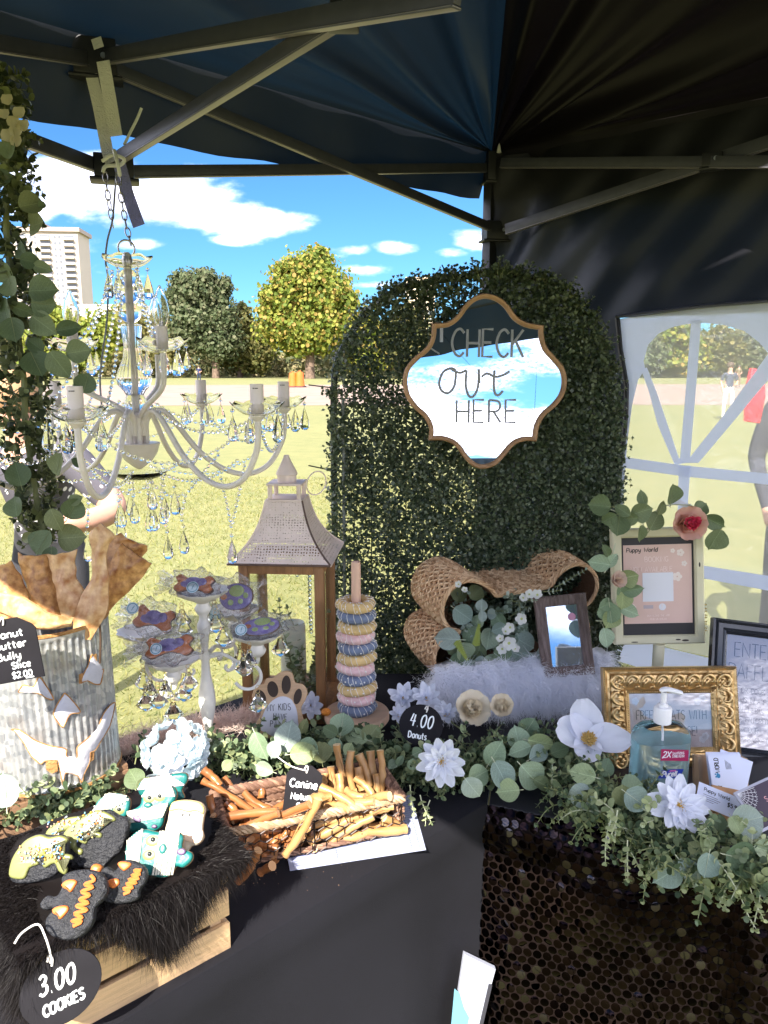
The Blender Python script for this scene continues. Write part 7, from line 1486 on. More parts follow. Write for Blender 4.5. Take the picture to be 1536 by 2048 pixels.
def wrapped(lab, x, y, Y, wpx, hpx, shape, base, deco, tilt, yaw, roll, stick):
    p = W(x, y, Y); k = k_at(p); r = thing('wrapped_cookie', lab, 'wrapped cookie', facing(p, tilt, yaw, roll), 'cellophane-wrapped dog cookies on the candelabra'); w, h = wpx*k*.40, hpx*k*.44
    pl = [(a*w, b*h) for a, b in crom(shape+[shape[0]])[:-1]]; mb = MB(); mb.prism(pl, -.010, -.001, .002, rb=.002); mb.build('biscuit', brn, r); mb = MB(); mb.prism([(a*.96, b*.96) for a, b in pl], -.002, .004, .003); mb.build('icing', base, r)
    for m, polys in deco:
        mb = MB()
        for q in polys: mb.prism([(a*w, b*h) for a, b in q], .003, .0058, .0015)
        mb.build('icing_shape', m, r)
    random.seed(int(x)); bm = bmesh.new(); bmesh.ops.create_icosphere(bm, subdivisions=4, radius=1)
    for v in bm.verts:
        a = v.co.copy(); ang = math.atan2(a.y, a.x); rr = 1+.10*math.sin(ang*7+x)+.07*math.sin(ang*13+2); v.co = Vector((a.x*w*1.42*rr, a.y*h*1.40*rr, a.z*.015+.0035*math.sin(a.x*17+x)*math.sin(a.y*15)+.003*math.sin(a.x*31-a.y*23)))
    me = bpy.data.meshes.new('wrapper'); bm.to_mesh(me); bm.free(); me.materials.append(wrapf); me.polygons.foreach_set('use_smooth', [True]*len(me.polygons)); wr = link(me, 'wrapper', r)
    for sgn in (-1, 1):   # gathered ends
        mb = MB(); mb.grid(lambda u, v: (sgn*(w*1.05+w*.75*u*(1+.15*math.sin(v*19))), (v-.5)*h*(1.1+1.5*u), .006*math.sin(v*26+sgn)*(.3+u)+.004), 14, 26); mb.build('wrapper_end', wrapf, r, sharp=80)
    sx, sy = stick[0]*k, stick[1]*k; mb = MB(); mb.prism(ell(sx, sy, 12*k, 12*k, 24), .0135, .0142); s_ = mb.build('sticker', stk, r); mb = MB(); mb.tube([(sx+9.6*k*math.cos(t), sy+9.6*k*math.sin(t), .0145) for t in np.linspace(0, 2*PI, 24, endpoint=False)], .9*k, n=4, closed=True, flat=.4, up=(0, 0, 1)); write(mb, 'f', sx-2*k, sy-5*k, 10*k, 1.4*k, slant=.25, z=.0146); mb.build('sticker_print', stb, s_)
star = [ell(.0, .1, .45, .5, 12), ell(-.35, -.1, .3, .3, 10), ell(.4, .2, .25, .35, 10)]; spots = [(grn, [ell(.15, .35, .42, .38, 14), ell(-.25, -.35, .16, .2, 10), ell(.3, -.35, .15, .18, 10), ell(.62, .0, .14, .2, 10)]), (oran, [ell(-.6, .05, .18, .2, 10)])]
wrapped('orange and violet wrapped cookie on the top cup of the candelabra', 388, 1168, CB.y-.01, 100, 52, bonesh, oran, [(viol, star)], 35, 0, -4, (2, -11)); wrapped('orange and violet wrapped cookie standing highest on the left, its sticker at the upper left', 308, 1238, 1.60, 100, 66, bonesh, oran, [(viol, star)], 30, 5, -14, (-44, 10))
wrapped('largest orange and violet wrapped cookie on the lower left cup', 338, 1293, 1.49, 120, 60, bonesh, oran, [(viol, star)], 35, 0, 6, (-22, -6)); wrapped('violet wrapped cookie with green spots leaning beside the stem', 470, 1193, 1.62, 92, 70, pawsh, viol, spots, 15, -5, 8, (-40, -28)); wrapped('flat violet wrapped cookie with a torn wrapper on the right cup', 520, 1252, 1.55, 100, 48, pawsh, viol, spots, 40, 0, 8, (-36, -8))

# ================================================================ LANTERN
lw = mat('brown_lantern_wood', (.34, .17, .07), .5, var=.2, vscale=12, stretch=(6, 6, 1), bump=.3, bscale=30); pane = film_mat('glass_pane', (.97, .98, .96), gloss=.04, rough=.02, wrinkle=0)
FL = T(487, 1440, TZ); LW = .198; LH = .385; lan = thing('lantern', 'brown wooden lantern with a pierced beige metal roof', 'lantern', tr(FL)@rot(rz=R_(-4)))
for x in (.011, LW-.011):
    for y in (.011, LW-.011): mb = MB(); mb.box((x, y, LH/2), (.022, .022, LH)); mb.build('post', lw, lan, bevel=.0015)
mb = MB(); mb.box((LW/2, LW/2, .014), (LW+.02, LW+.02, .028)); mb.build('base', lw, lan, bevel=.002)
for z in (LH-.012,):
    for c, d in (((LW/2, .010, z), (LW-.045, .018, .024)), ((LW/2, LW-.010, z), (LW-.045, .018, .024)), ((.010, LW/2, z), (.018, LW-.045, .024)), ((LW-.010, LW/2, z), (.018, LW-.045, .024))): mb = MB(); mb.box(c, d); mb.build('rail', lw, lan, bevel=.0015)
for c, d in (((LW/2, .012, LH/2), (LW-.046, .002, LH-.06)), ((LW-.012, LW/2, LH/2), (.002, LW-.046, LH-.06)), ((.012, LW/2, LH/2), (.002, LW-.046, LH-.06))): mb = MB(); mb.box(c, d); mb.build('glass_pane', pane, lan, smooth=False)
def pierced():
    m = mat('pierced_metal', (.82, .68, .60), .55, metal=.1, var=.1, vscale=15); nt = m.node_tree; N = nt.nodes; L = nt.links; tc = N.new('ShaderNodeTexCoord'); v = N.new('ShaderNodeTexVoronoi'); v.inputs['Scale'].default_value = 150; v.inputs['Randomness'].default_value = .25; L.new(tc.outputs['UV'], v.inputs['Vector'])
    w = N.new('ShaderNodeTexWave'); w.inputs['Scale'].default_value = 4.5; w.bands_direction = 'Y'; L.new(tc.outputs['UV'], w.inputs['Vector'])
    t = N.new('ShaderNodeMath'); t.operation = 'MULTIPLY_ADD'; L.new(w.outputs['Fac'], t.inputs[0]); t.inputs[1].default_value = .12; t.inputs[2].default_value = .17
    lt = N.new('ShaderNodeMath'); lt.operation = 'LESS_THAN'; L.new(v.outputs['Distance'], lt.inputs[0]); L.new(t.outputs[0], lt.inputs[1])
    tr_ = N.new('ShaderNodeBsdfTransparent'); mx = N.new('ShaderNodeMixShader'); L.new(lt.outputs[0], mx.inputs[0]); L.new(N['Principled BSDF'].outputs[0], mx.inputs[1]); L.new(tr_.outputs[0], mx.inputs[2]); L.new(mx.outputs[0], N['Material Output'].inputs['Surface']); return m
PM = pierced(); solid = mat('beige_metal', (.82, .68, .60), .5, metal=.1, var=.1, vscale=15); edgem = mat('worn_edge', (.13, .08, .06), .7)
H_R = .135; rw_ = lambda t: .118*(1-t)**1.0*.62+.118*.38*(1-t)**3+.043*t
cx = LW/2
for q in range(4):
    mb = MB(); nu, nv = 12, 12
    mb.grid(lambda u, v: ((u-.5)*2*rw_(v), -rw_(v), LH+.004+H_R*v), nu, nv, M=rot(rz=q*PI/2)); me = mb.mesh('roof_panel', PM, sharp=80); uv = me.uv_layers.new(name='u')
    for lp in me.loops: i = lp.vertex_index % (nu+1); j = lp.vertex_index//(nu+1); v_ = me.vertices[lp.vertex_index].co; uv.data[lp.index].uv = ((i/nu-.5)*2*rw_(j/nv), j/nv*.16)
    link(me, 'roof_panel', lan, tr(cx, cx, 0)); mb = MB(); mb.tube([(rw_(v), -rw_(v), LH+.004+H_R*v) for v in np.linspace(0, 1, 12)], .0022, n=6, M=rot(rz=q*PI/2)); mb.tube([(-rw_(0), -rw_(0), LH+.003), (rw_(0), -rw_(0), LH+.003)], .0028, n=6, M=rot(rz=q*PI/2)); mb.build('seam', edgem if q == 0 else solid, lan, tr(cx, cx, 0))
zt = LH+H_R
mb = MB(); mb.box((0, 0, zt+.003), (.088, .088, .005)); mb.build('crown_plate', solid, lan, tr(cx, cx, 0), bevel=.001); mb = MB(); mb.box((0, 0, zt+.040), (.082, .082, .005)); mb.build('cap_plate', solid, lan, tr(cx, cx, 0), bevel=.001)
for x in (-.034, .034):
    for y in (-.034, .034): mb = MB(); mb.tube([(x, y, zt+.004), (x, y, zt+.039)], .0055, n=8); mb.build('pillar', solid, lan, tr(cx, cx, 0))
mb = MB(); mb.lathe([(.022, zt+.042), (.023, zt+.058), (.026, zt+.060), (.024, zt+.066), (.014, zt+.085), (.008, zt+.098), (.006, zt+.105), (0, zt+.106)], 20); mb.build('finial', solid, lan, tr(cx, cx, 0)); mb = MB(); mb.tube([(.004+.026*math.cos(t)*.9, -.006, zt+.078+.028*math.sin(t)) for t in np.linspace(0, 2*PI, 20, endpoint=False)], .0016, n=6, closed=True); mb.build('ring', solid, lan, tr(cx, cx, 0)@rot(rz=.6, rx=.25))
ML_ = lan.matrix_basis
mb = MB(); mb.lathe([(0, 0), (.031, 0), (.032, .004), (.031, .165), (.028, .175), (.020, .172), (0, .168)], 28); tag(mb.build('pillar_candle', mat('ivory_wax', (.72, .70, .62), .5, sub=.3, bump=.1, bscale=40), None, ML_@tr(.100, .125, .029)), 'ivory pillar candle standing inside the lantern', 'candle')
sp_ = thing('leaf_bouquet', 'green leafy sprigs standing inside the lantern beside the candle', 'leaf sprigs', ML_@tr(.13, .09, .028)); fo = Foliage(); random.seed(12)
for a in ((.02, .0, .22), (.05, -.02, .15), (-.03, -.02, .24), (.04, .02, .20), (-.02, -.03, .12), (.05, .01, .10), (0.0, -.03, .17), (.03, -.03, .08), (-.055, -.01, .22)):
    fo.sprig(ML_@Vector((.13+a[0]*.4, .09+a[1], .03)), (a[0]*2.4, a[1], .9), a[2], .021, droop=.1)
fo.make(sp_, rand_mat('lantern_leaf', [(.07, .12, .06), (.16, .22, .10), (.28, .34, .20), (.36, .42, .26)], .5, .3))
bs = thing('bead_garland', 'string of clear crystal beads hanging inside the lantern', 'bead string', ML_@tr(.150, .10, LH-.02)); bead_line([ML_@Vector((.148, .10, LH-.012)), ML_@Vector((.150, .10, LH-.20))], bs, bs.matrix_basis.inverted(), r=.006, sp=.011); bead_line([ML_@Vector((.118, .10, LH-.012)), ML_@Vector((.118, .10, LH-.06))], bs, bs.matrix_basis.inverted(), r=.005, sp=.012)

# paw sign
p = W(556, 1405, 1.60); k = k_at(p)/3.84; pw = thing('paw_sign', 'wooden paw-print sign lettered MY KIDS HAVE PAWS before the lantern', 'sign', facing(p, 12, -3, -2)); pc_ = (1290, 1160)
def pp_(pts, sm=3): q = [((x-pc_[0])*k, -(y-pc_[1])*k) for x, y in pts]; return crom(q+[q[0]])[:-1] if sm else q
outp = [(1085, 1120), (1110, 1040), (1170, 1030), (1190, 985), (1240, 975), (1280, 940), (1330, 918), (1385, 930), (1415, 1000), (1470, 1010), (1510, 1060), (1500, 1130), (1470, 1190), (1480, 1250), (1500, 1320), (1480, 1400), (1400, 1440), (1250, 1440), (1150, 1410), (1130, 1330), (1160, 1260), (1150, 1200), (1100, 1180)]
bm_ = MB(); OP = pp_(outp); bm_.prism(OP, -.006, 0, .0015); 
bm_.build('board', mat('ply_wood', (.58, .38, .22), .55, var=.1, vscale=20, stretch=(1, 12, 1)), pw)
dk_ = mat('dark_backing', (.05, .03, .02), .6)
for e in ((1155, 1125, 42, 62, .5), (1245, 1060, 46, 66, .25), (1347, 1020, 40, 75, 0), (1440, 1105, 34, 65, -.2)):
    q = pp_(ell(e[0], e[1], e[2], e[3], 20, a=-e[4]), 0); mb = MB(); mb.prism(q, -.001, .0006); mb.build('toe_opening', dk_, pw); mb = MB(); mb.tube([(x, y, .0008) for x, y in q], .0012, n=5, closed=True); mb.build('toe_rim', bpy.data.materials['ply_wood'], pw)
mb = MB(); mb.prism(pp_([(1170, 1380), (1170, 1290), (1210, 1190), (1270, 1130), (1330, 1110), (1390, 1130), (1430, 1190), (1450, 1280), (1450, 1400), (1310, 1430)]), 0, .002, .0008); mb.build('white_panel', mat('white_panel_paint', (.66, .66, .72), .5), pw)
mb = MB(); bi = mat('black_ink', (.02, .02, .02), .6)
def pq_(x, y): return ((x-pc_[0])*k, -(y-pc_[1])*k)
a = pq_(1212, 1228); write(mb, 'MY KIDS', a[0], a[1], 50*k, 5*k, wx=.72, gap=1.4, angle=R_(6), z=.0024, jit=.3); a = pq_(1262, 1288); write(mb, 'HAVE', a[0], a[1], 46*k, 5*k, wx=.70, gap=1.5, z=.0024, jit=.2); a = pq_(1240, 1345); write(mb, 'PAWS', a[0], a[1], 46*k, 5*k, wx=.74, gap=2, z=.0024); mb.build('lettering', bi, pw)

# ================================================================ DONUT STAND
DS = Vector((-.062, 1.645, 0)); dz0 = .795; woodp = mat('birch', (.68, .46, .32), .5, var=.12, vscale=10, stretch=(1, 8, 1)); ds = thing('donut_stand', 'round pale wood board with an upright peg holding the stacked donuts', 'donut stand', tr(DS.x, DS.y, TZ))
mb = MB(); mb.lathe([(0, dz0-TZ-.020), (.071, dz0-TZ-.020), (.074, dz0-TZ-.016), (.074, dz0-TZ-.003), (.072, dz0-TZ), (0, dz0-TZ)], 48); mb.build('board', woodp, ds, sharp=50); mb = MB(); mb.lathe([(0, .0), (.045, .0), (.045, dz0-TZ-.021), (0, dz0-TZ-.021)], 32); mb.build('foot', woodp, ds); mb = MB(); mb.lathe([(0, dz0-TZ), (.0105, dz0-TZ), (.0105, .402), (.0095, .408), (0, .409)], 20); mb.build('peg', mat('peg_wood', (.70, .45, .33), .5, var=.1, vscale=14, stretch=(8, 8, 1)), ds)
dy = [mat('yellow_donut', (.66, .46, .20), .6, bump=.5, bscale=90, var=.12, vscale=40), mat('slate_blue_donut', (.15, .19, .29), .5, bump=.5, bscale=90, var=.12, vscale=40), mat('pink_donut', (.76, .50, .50), .55, bump=.5, bscale=90, var=.12, vscale=40)]; drz = mat('drizzle', (.80, .76, .70), .4); pearls = mat('white_sprinkle', (.8, .78, .75), .4)
seq = [1, 2, 0, 1, 2, 0, 1, 2, 0, 1, 0]; nmD = ['yellow', 'slate-blue', 'pink']; ordn = ['lowest donut of the stack, on the board', 'second donut from the bottom of the stack', 'third donut from the bottom of the stack', 'fourth donut from the bottom of the stack', 'fifth donut from the bottom of the stack', 'donut at the middle of the stack', 'fifth donut from the top of the stack', 'fourth donut from the top of the stack', 'third donut from the top of the stack', 'second donut from the top of the stack', 'topmost donut of the stack, round the peg']
for i, c in enumerate(seq):
    random.seed(i); R0 = .0305+random.uniform(-.0008, .0008); r0 = .0135; zz = dz0+.0125+i*.0243; d = thing('donut', f'{nmD[c]} {ordn[i]}', 'donut', tr(DS.x+random.uniform(-.0015, .0015), DS.y+random.uniform(-.0015, .0015), zz)@rot(rx=random.uniform(-.04, .04), ry=random.uniform(-.05, .05), rz=i), 'iced donuts stacked on the peg')
    def surf(a, b, o=0): rr = r0+o; w = 1+.035*math.sin(a*3+i)+.02*math.sin(a*7); return ((R0+rr*math.cos(b))*math.cos(a)*w, (R0+rr*math.cos(b))*math.sin(a)*w, rr*.90*math.sin(b))
    n1, n2 = 36, 14; V = [surf(2*PI*a/n1, 2*PI*b/n2) for a in range(n1) for b in range(n2)]; Fc = [(a*n2+b, ((a+1) % n1)*n2+b, ((a+1) % n1)*n2+(b+1) % n2, a*n2+(b+1) % n2) for a in range(n1) for b in range(n2)]; mb = MB(); mb.add(V, Fc); mb.build('cake', dy[c], d)
    mb = MB()
    for q in range(17): a = q*2*PI/17+random.uniform(-.08, .08); mb.tube([surf(a+.25*t+random.uniform(-.01, .01), 1.9-2.6*t, .0006) for t in np.linspace(0, 1, 7)], .0006, n=5)
    mb.build('drizzle', drz, d); mb = MB()
    for q in range(34): mb.sphere(surf(random.uniform(0, 2*PI), random.uniform(-.6, 2.2), .0004), random.uniform(.0013, .0021), 6)
    o = mb.build('pearls', pearls, d); o['kind'] = 'stuff'

# ================================================================ WICKER BONE BASKET
BO = W(1030, 1230, 1.90); bk_ = k_at(BO)/3.49; bone = thing('bone_basket', 'wicker basket woven in the shape of a dog bone, lying on its side', 'basket', tr(BO)@rot(rz=R_(20))@rot(rx=R_(3)))
bcx, bcy = 803, 593
bp = [(650, 440), (590, 370), (500, 320), (410, 315), (330, 360), (290, 430), (278, 500), (292, 565), (335, 625), (405, 655), (370, 685), (285, 720), (240, 785), (238, 870), (285, 950), (370, 1000), (470, 990), (560, 930), (800, 920), (1060, 900), (1130, 960), (1230, 985), (1330, 930), (1372, 840), (1370, 740), (1330, 650), (1300, 600), (1370, 555), (1412, 480), (1405, 390), (1345, 312), (1260, 275), (1175, 290), (1100, 345), (1050, 412), (850, 428)]
bo = [(((x-bcx)*bk_)/math.cos(R_(20)), -(y-bcy)*bk_*1.02) for x, y in bp]; bo = crom(bo+[bo[0]], 6)[:-1]; nb = len(bo); DEP = .19
wk = rand_mat('wicker_strand', [(.38, .21, .10), (.56, .34, .18), (.70, .47, .27), (.78, .56, .34)], .6, 0); wl_ = mat('wicker_lining', (.16, .08, .04), .8, bump=1, bscale=150)
def bshape(t):   # sides belly slightly
    return 1+.03*math.sin(PI*t)
P3 = lambda i, t, o=0: Vector((bo[i % nb][0]*bshape(t), t*DEP, bo[i % nb][1]*bshape(t)))
seg = [math.dist(bo[i], bo[(i+1) % nb]) for i in range(nb)]; cum = np.concatenate([[0], np.cumsum(seg)]); TOT = cum[-1]
def along(s, t, o=0):
    s %= TOT; i = int(np.searchsorted(cum, s, 'right'))-1; i = min(i, nb-1); f = (s-cum[i])/max(seg[i], 1e-9); a = Vector(bo[i]); b = Vector(bo[(i+1) % nb]); p = a.lerp(b, f); e = (b-a).normalized(); nrm = Vector((e.y, -e.x)); 
    q = p*bshape(t)-nrm*o*wsgn; return Vector((q.x, t*DEP, q.y))
area = sum(bo[i][0]*bo[(i+1) % nb][1]-bo[(i+1) % nb][0]*bo[i][1] for i in range(nb)); wsgn = -1 if area > 0 else 1
rows = 13; mb = MB(); random.seed(9)
for r in range(rows):
    t = (r+.5)/rows; tw = .0165; n = int(TOT/tw)
    for i in range(n):
        s = TOT*i/n+(tw/2 if r % 2 else 0); dt = .62/rows
        for sg in (1, -1):
            s0 = s+(tw/2 if sg < 0 else 0)+random.uniform(-.001, .001); pts = [along(s0+x*tw, t+sg*y*dt, o) for x, y, o in ((-.62, -.9, -.001), (-.25, -.45, .0035), (.25, .35, .0045), (.62, .9, -.001))]
            mb.tube(pts, [.0022, .0044, .0044, .0022], n=5)
o = mb.build('weave', wk, bone); o['kind'] = 'stuff'
mb = MB(); mb.grid(lambda u, v: tuple(along(u*TOT, v, -.003)), 240, 6); mb.build('lining', wl_, bone)
mb = MB(); mb.prism([(x*1.0, y*1.0) for x, y in bo], -.003, .0, M=tr(0, DEP-.002, 0)@rot(rx=PI/2)); mb.build('bottom_panel', wl_, bone, smooth=False)
for t, nm in ((-.01, 'front_rim'), (1.01, 'back_rim')):
    mb = MB(); n = int(TOT/.010)
    for i in range(n):
        s = TOT*i/n
        for ph in (0, 2.1, 4.2): mb.tube([along(s+j*.0075, t+.022*math.cos(ph+j*.9), .002+.0035*math.sin(ph+j*.9)) for j in (-1.3, -.4, .4, 1.3)], [.0016, .0027, .0027, .0016], n=5)
    o = mb.build(nm, wk, bone); o['kind'] = 'stuff'
# bouquet in the basket
bq = thing('basket_bouquet', 'bouquet of pale eucalyptus and lamb-ear leaves filling the wicker bone', 'bouquet', tr(W(950, 1260, 1.92))); iq = bq.matrix_basis.inverted()
def Z4(x, y, Y): return W(800+x/3.491, 1060+y/3.491, Y)
for (x, y, s, a, Y, kd) in [(440, 590, 46, -35, 1.86, 'm'), (330, 760, 56, 180, 1.82, 'm'), (570, 525, 26, 90, 1.86, 'm'), (575, 600, 25, 80, 1.85, 'm'), (645, 585, 22, 0, 1.87, 'm'), (690, 630, 36, 130, 1.87, 's'), (690, 690, 32, 200, 1.84, 'm'), (860, 720, 44, 20, 1.86, 'm'), (870, 790, 52, -30, 1.85, 'm'), (400, 920, 40, -100, 1.82, 's'), (880, 930, 48, -60, 1.83, 'm'),
                        (620, 760, 46, -110, 1.86, 's'), (540, 640, 30, 60, 1.88, 's'), (500, 740, 44, -60, 1.85, 's'), (450, 850, 44, -70, 1.83, 's'), (380, 820, 40, 230, 1.84, 'd'), (700, 870, 40, -90, 1.83, 's'), (780, 860, 44, -45, 1.83, 'm'), (480, 960, 36, -80, 1.81, 'm'), (640, 930, 40, -120, 1.82, 's'), (540, 870, 44, 250, 1.85, 'd'), (420, 450, 34, 80, 1.92, 'd'), (530, 440, 34, 40, 1.92, 'd'),
                        (1000, 860, 34, 20, 1.82, 'm'), (470, 700, 34, 100, 1.86, 'm'), (720, 760, 40, 0, 1.87, 'd'), (560, 930, 30, 190, 1.82, 'm')]:
    put_leaf(bq, Z4(x, y, Y), s, a, random.uniform(0, 30), random.uniform(-25, 25), LM if kd == 'm' else (LSD if kd == 'd' else LS), None, iq)
fo = Foliage(); random.seed(77)
for i in range(46): a = Z4(random.uniform(350, 900), random.uniform(480, 930), random.uniform(1.86, 1.95)); fo.sprig(a, (random.gauss(0, .6), -.6, random.gauss(.1, .6)), random.uniform(.03, .06), .016)
for a, d, l_ in (((1080, 400), (1, -.2, .35), .085), ((800, 500), (.9, -.3, .3), .05), ((1000, 430), (1, -.2, -.1), .04)): fo.sprig(Z4(*a, 1.80), d, l_, .013, droop=-.1)
fo.make(bq, rand_mat('bouquet_leaf', [(.10, .14, .09), (.20, .26, .18), (.34, .42, .34), (.5, .56, .48)], .55, .25))
fern = mat('lime_fern', (.30, .36, .06), .6, trl=.3)
for x, y, a in ((540, 735, 80), (430, 840, -60)):
    mb = MB(); s = .0085
    for i in range(12):
        for sg in (-1, 1): w = s*(1.2-.07*i); mb.add([(0, i*.0045, 0), (sg*w, i*.0045+.004, .002), (sg*w*.9, i*.0045+.007, .002), (0, i*.0045+.005, .001)], [(0, 1, 2, 3)])
    mb.build('fern', fern, bq, iq@facing(Z4(x, y, 1.80), 20, 0, a-90)@tr(0, -.027, 0))
BLM = petal_mesh(1, .9, .3, .15, .06, mat('cherry_petal', (.80, .80, .76), .55, trl=.3), nu=4, nv=5, pw=.5); random.seed(4); blc = mat('greenish_centre', (.5, .55, .2), .6)
for i, (x, y, s, lab) in enumerate([(850, 620, 22, 'small white blossom, topmost of the cluster beside the wood-grain frame'), (770, 680, 20, 'small white blossom in the upper middle of the bone basket cluster'), (735, 710, 17, 'small white blossom left of the upper cluster in the bone basket'), (760, 790, 26, 'small white blossom, largest of the lower cluster in the bone basket'), (715, 830, 20, 'small white blossom at the lower left of the cluster in the bone basket'), (800, 830, 18, 'small white blossom at the lower right of the cluster in the bone basket'), (700, 760, 15, 'tiny white blossom between the two clusters of the bone basket'),
                          (900, 450, 18, 'small white blossom under the upper rim of the wicker bone'), (960, 455, 20, 'small white blossom left of the wood-grain frame top'), (860, 475, 16, 'small white blossom hanging below the wicker rim'), (410, 380, 13, 'tiny white blossom in the upper left lobe of the wicker bone'), (450, 420, 12, 'second tiny white blossom in the upper left lobe of the wicker bone')]):
    p = Z4(x, y, 1.775); k = k_at(p); r = thing('blossom', lab, 'flower', facing(p, random.uniform(5, 45), random.uniform(-30, 30), random.uniform(0, 70)), 'small white blossoms in the bone basket')
    for j in range(5): link(BLM, 'petal', r, rot(rz=j*2*PI/5)@rot(rx=R_(20))@Matrix.Scale(s*k*.62, 4))
    mb = MB(); mb.sphere((0, 0, .002), s*k*.12, 8); mb.build('centre', blc, r)

# ================================================================ FRAMES AND SIGNS
def frame4(nm, lab, cat, pts, Y, tilt, m, bw, dep=.014, grp=None, prof=None, yaw=None):
    """picture frame fitted to four photo corners (top left, top right, bottom right, bottom left) standing at depth Y"""
    c = W(sum(p[0] for p in pts)/4, sum(p[1] for p in pts)/4, Y); k = k_at(c); w = (math.dist(pts[0], pts[1])+math.dist(pts[3], pts[2]))/2*k; h = (math.dist(pts[0], pts[3])+math.dist(pts[1], pts[2]))/2*k
    va = math.atan((sum(p[1] for p in pts)/4-1024)/F)+PITCH; h = h/math.cos(R_(tilt)-va)
    roll = math.degrees(-math.atan2(pts[1][1]-pts[0][1], pts[1][0]-pts[0][0])*.5-math.atan2(pts[2][1]-pts[3][1], pts[2][0]-pts[3][0])*.5)
    r = thing(nm, lab, cat, facing(c, tilt, yaw or 0, roll), grp); return r, w, h, k
def mitre(w, h, prof):   # profile points (inward distance, height) swept round the rectangle
    mb = MB(); V = []; 
    for d, z in prof: V += [(-w/2+d, -h/2+d, z), (w/2-d, -h/2+d, z), (w/2-d, h/2-d, z), (-w/2+d, h/2-d, z)]
    n = len(prof); Fc = [(i*4+j, i*4+(j+1) % 4, ((i+1) % n)*4+(j+1) % 4, ((i+1) % n)*4+j) for i in range(n) for j in range(4)]; mb.add(V, Fc); return mb
def stand(r, w, h, m, tilt): 
    mb = MB(); mb.box((0, 0, 0), (w*.18, h*.62, .003)); mb.build('easel_back', m, r, tr(0, -h*.17, -.045)@rot(rx=R_(-16)))
# wood-grain photo frame
grain = mat('carved_grey_wood', (.20, .145, .13), .6, bump=1.0, bscale=22, col2=(.10, .065, .055), vscale=26, stretch=(6, 1, 1), detail=6); 
r, w, h, k = frame4('photo_frame', 'small grey-brown wood-grain frame leaning on the wicker bone, its glass full of sky', 'photo frame', [(1065, 1197), (1170, 1186), (1190, 1346), (1089, 1356)], 1.795, 15, grain, 18)
fw = 21*k
mitre(w, h, [(0, -.012), (0, .004), (.002, .007), (fw*.5, .008), (fw-.002, .006), (fw, .003), (fw, -.012)]).build('frame', grain, r, sharp=30)
skyglass = mat('picture_glass', (.42, .52, .64), .04, metal=.75, spec=.8); mb = MB(); mb.box((0, 0, -.001), (w-2*fw+.002, h-2*fw+.002, .003)); mb.build('glass', skyglass, r, smooth=False)  # blue of the reflected sky tinted into the mirror-like glass
mb = MB(); mb.sphere(((w/2-fw)*.62, (h/2-fw)*.60, .0008), .010, 14, sc3=(1, 1, .04)); mb.build('pink_print', mat('pink_print', (.75, .35, .5), .5), r); stand(r, w, h, grain, 22)

# sign on a turned pedestal
creamp = mat('distressed_cream', (.62, .58, .40), .5, var=.08, vscale=12, bump=.15, bscale=20); chip = mat('paint_chip', (.05, .04, .03), .8)
r, w, h, k = frame4('pedestal_sign', 'cream frame on a turned pedestal holding a pink booking notice', 'sign', [(1227, 1062), (1412, 1052), (1394, 1283), (1226, 1289)], 1.72, 8, creamp, 14, yaw=-4); pk_ = r; fw = 18*k
mitre(w, h, [(0, -.018), (0, .010), (.003, .013), (fw-.004, .013), (fw, .008), (fw, -.018)]).build('frame', creamp, r, sharp=30)
mb = MB(); mb.box((0, 0, 0), (w-2*fw+.002, h-2*fw+.002, .006)); mb.build('black_mat', mat('black_mat', (.022, .02, .024), .5), r, smooth=False)
pw_, ph_ = 133*k, 158*k; py0 = 4*k; mb = MB(); mb.box((0, py0, .0038), (pw_, ph_, .0008)); mb.build('notice', mat('blush_paper', (.66, .46, .40), .6, bump=.1, bscale=40), r, smooth=False)
mb = MB(); zt_ = .0046; write(mb, 'Puppy World', -pw_/2+6*k, py0+ph_/2-14*k, 8.5*k, 1.5*k, wx=1.0, slant=.15, z=zt_); mb.build('black_script', bi, r)
mb = MB(); write(mb, 'BOOKING', -2*k, py0+ph_/2-34*k, 10*k, 1.2*k, align='c', z=zt_, wx=.9); write(mb, 'NOW AVAILABLE', -12*k, py0+ph_/2-54*k, 10*k, 1.2*k, align='c', z=zt_, wx=.85, gap=1.0); write(mb, 'DOWNLOAD THE APP', 0, py0-ph_/2+14*k, 3.5*k, .6*k, align='c', z=zt_); write(mb, 'FIND US ONLINE', 0, py0-ph_/2+7*k, 3.5*k, .6*k, align='c', z=zt_); mb.build('pale_print', mat('rose_print', (.82, .66, .62), .6), r)
mb = MB(); mb.box((0, py0-6*k, .0046), (60*k, 58*k, .0006)); mb.build('white_square', mat('white_print', (.70, .70, .76), .5), r, smooth=False)
flm = mat('print_flower', (.80, .70, .64), .6); 
for fx, fy, s in ((45, 62, 8), (52, 40, 6), (30, 66, 5), (38, 14, 10), (-50, -46, 7)):
    mb = MB()
    for j in range(5): mb.prism([(a, b) for a, b in ell((fx+s*.55*math.cos(j*1.26))*k, py0+(fy+s*.55*math.sin(j*1.26))*k, s*.42*k, s*.42*k, 10)], .0042, .0046)
    mb.build('printed_flower', flm, r)
mb = MB(); mb.mi = 0; mb.prism([((x-18)*k, py0+(y-46)*k) for x, y in ((-11, -3), (8, -3), (8, 4), (-11, 4))], .0042, .0045); mb.build('printed_icon', mat('icon_print', (.45, .38, .42), .6), r)
mb = MB(); mb.prism(ell(8*k, py0-46*k, 7*k, 7*k, 16), .0042, .0045); mb.build('printed_icon', bpy.data.materials['white_print'], r); mb = MB(); write(mb, 'f', 6*k, py0-49*k, 8*k, 1.2*k, z=.0047); mb.build('icon_letter', bpy.data.materials['rose_print'], r)
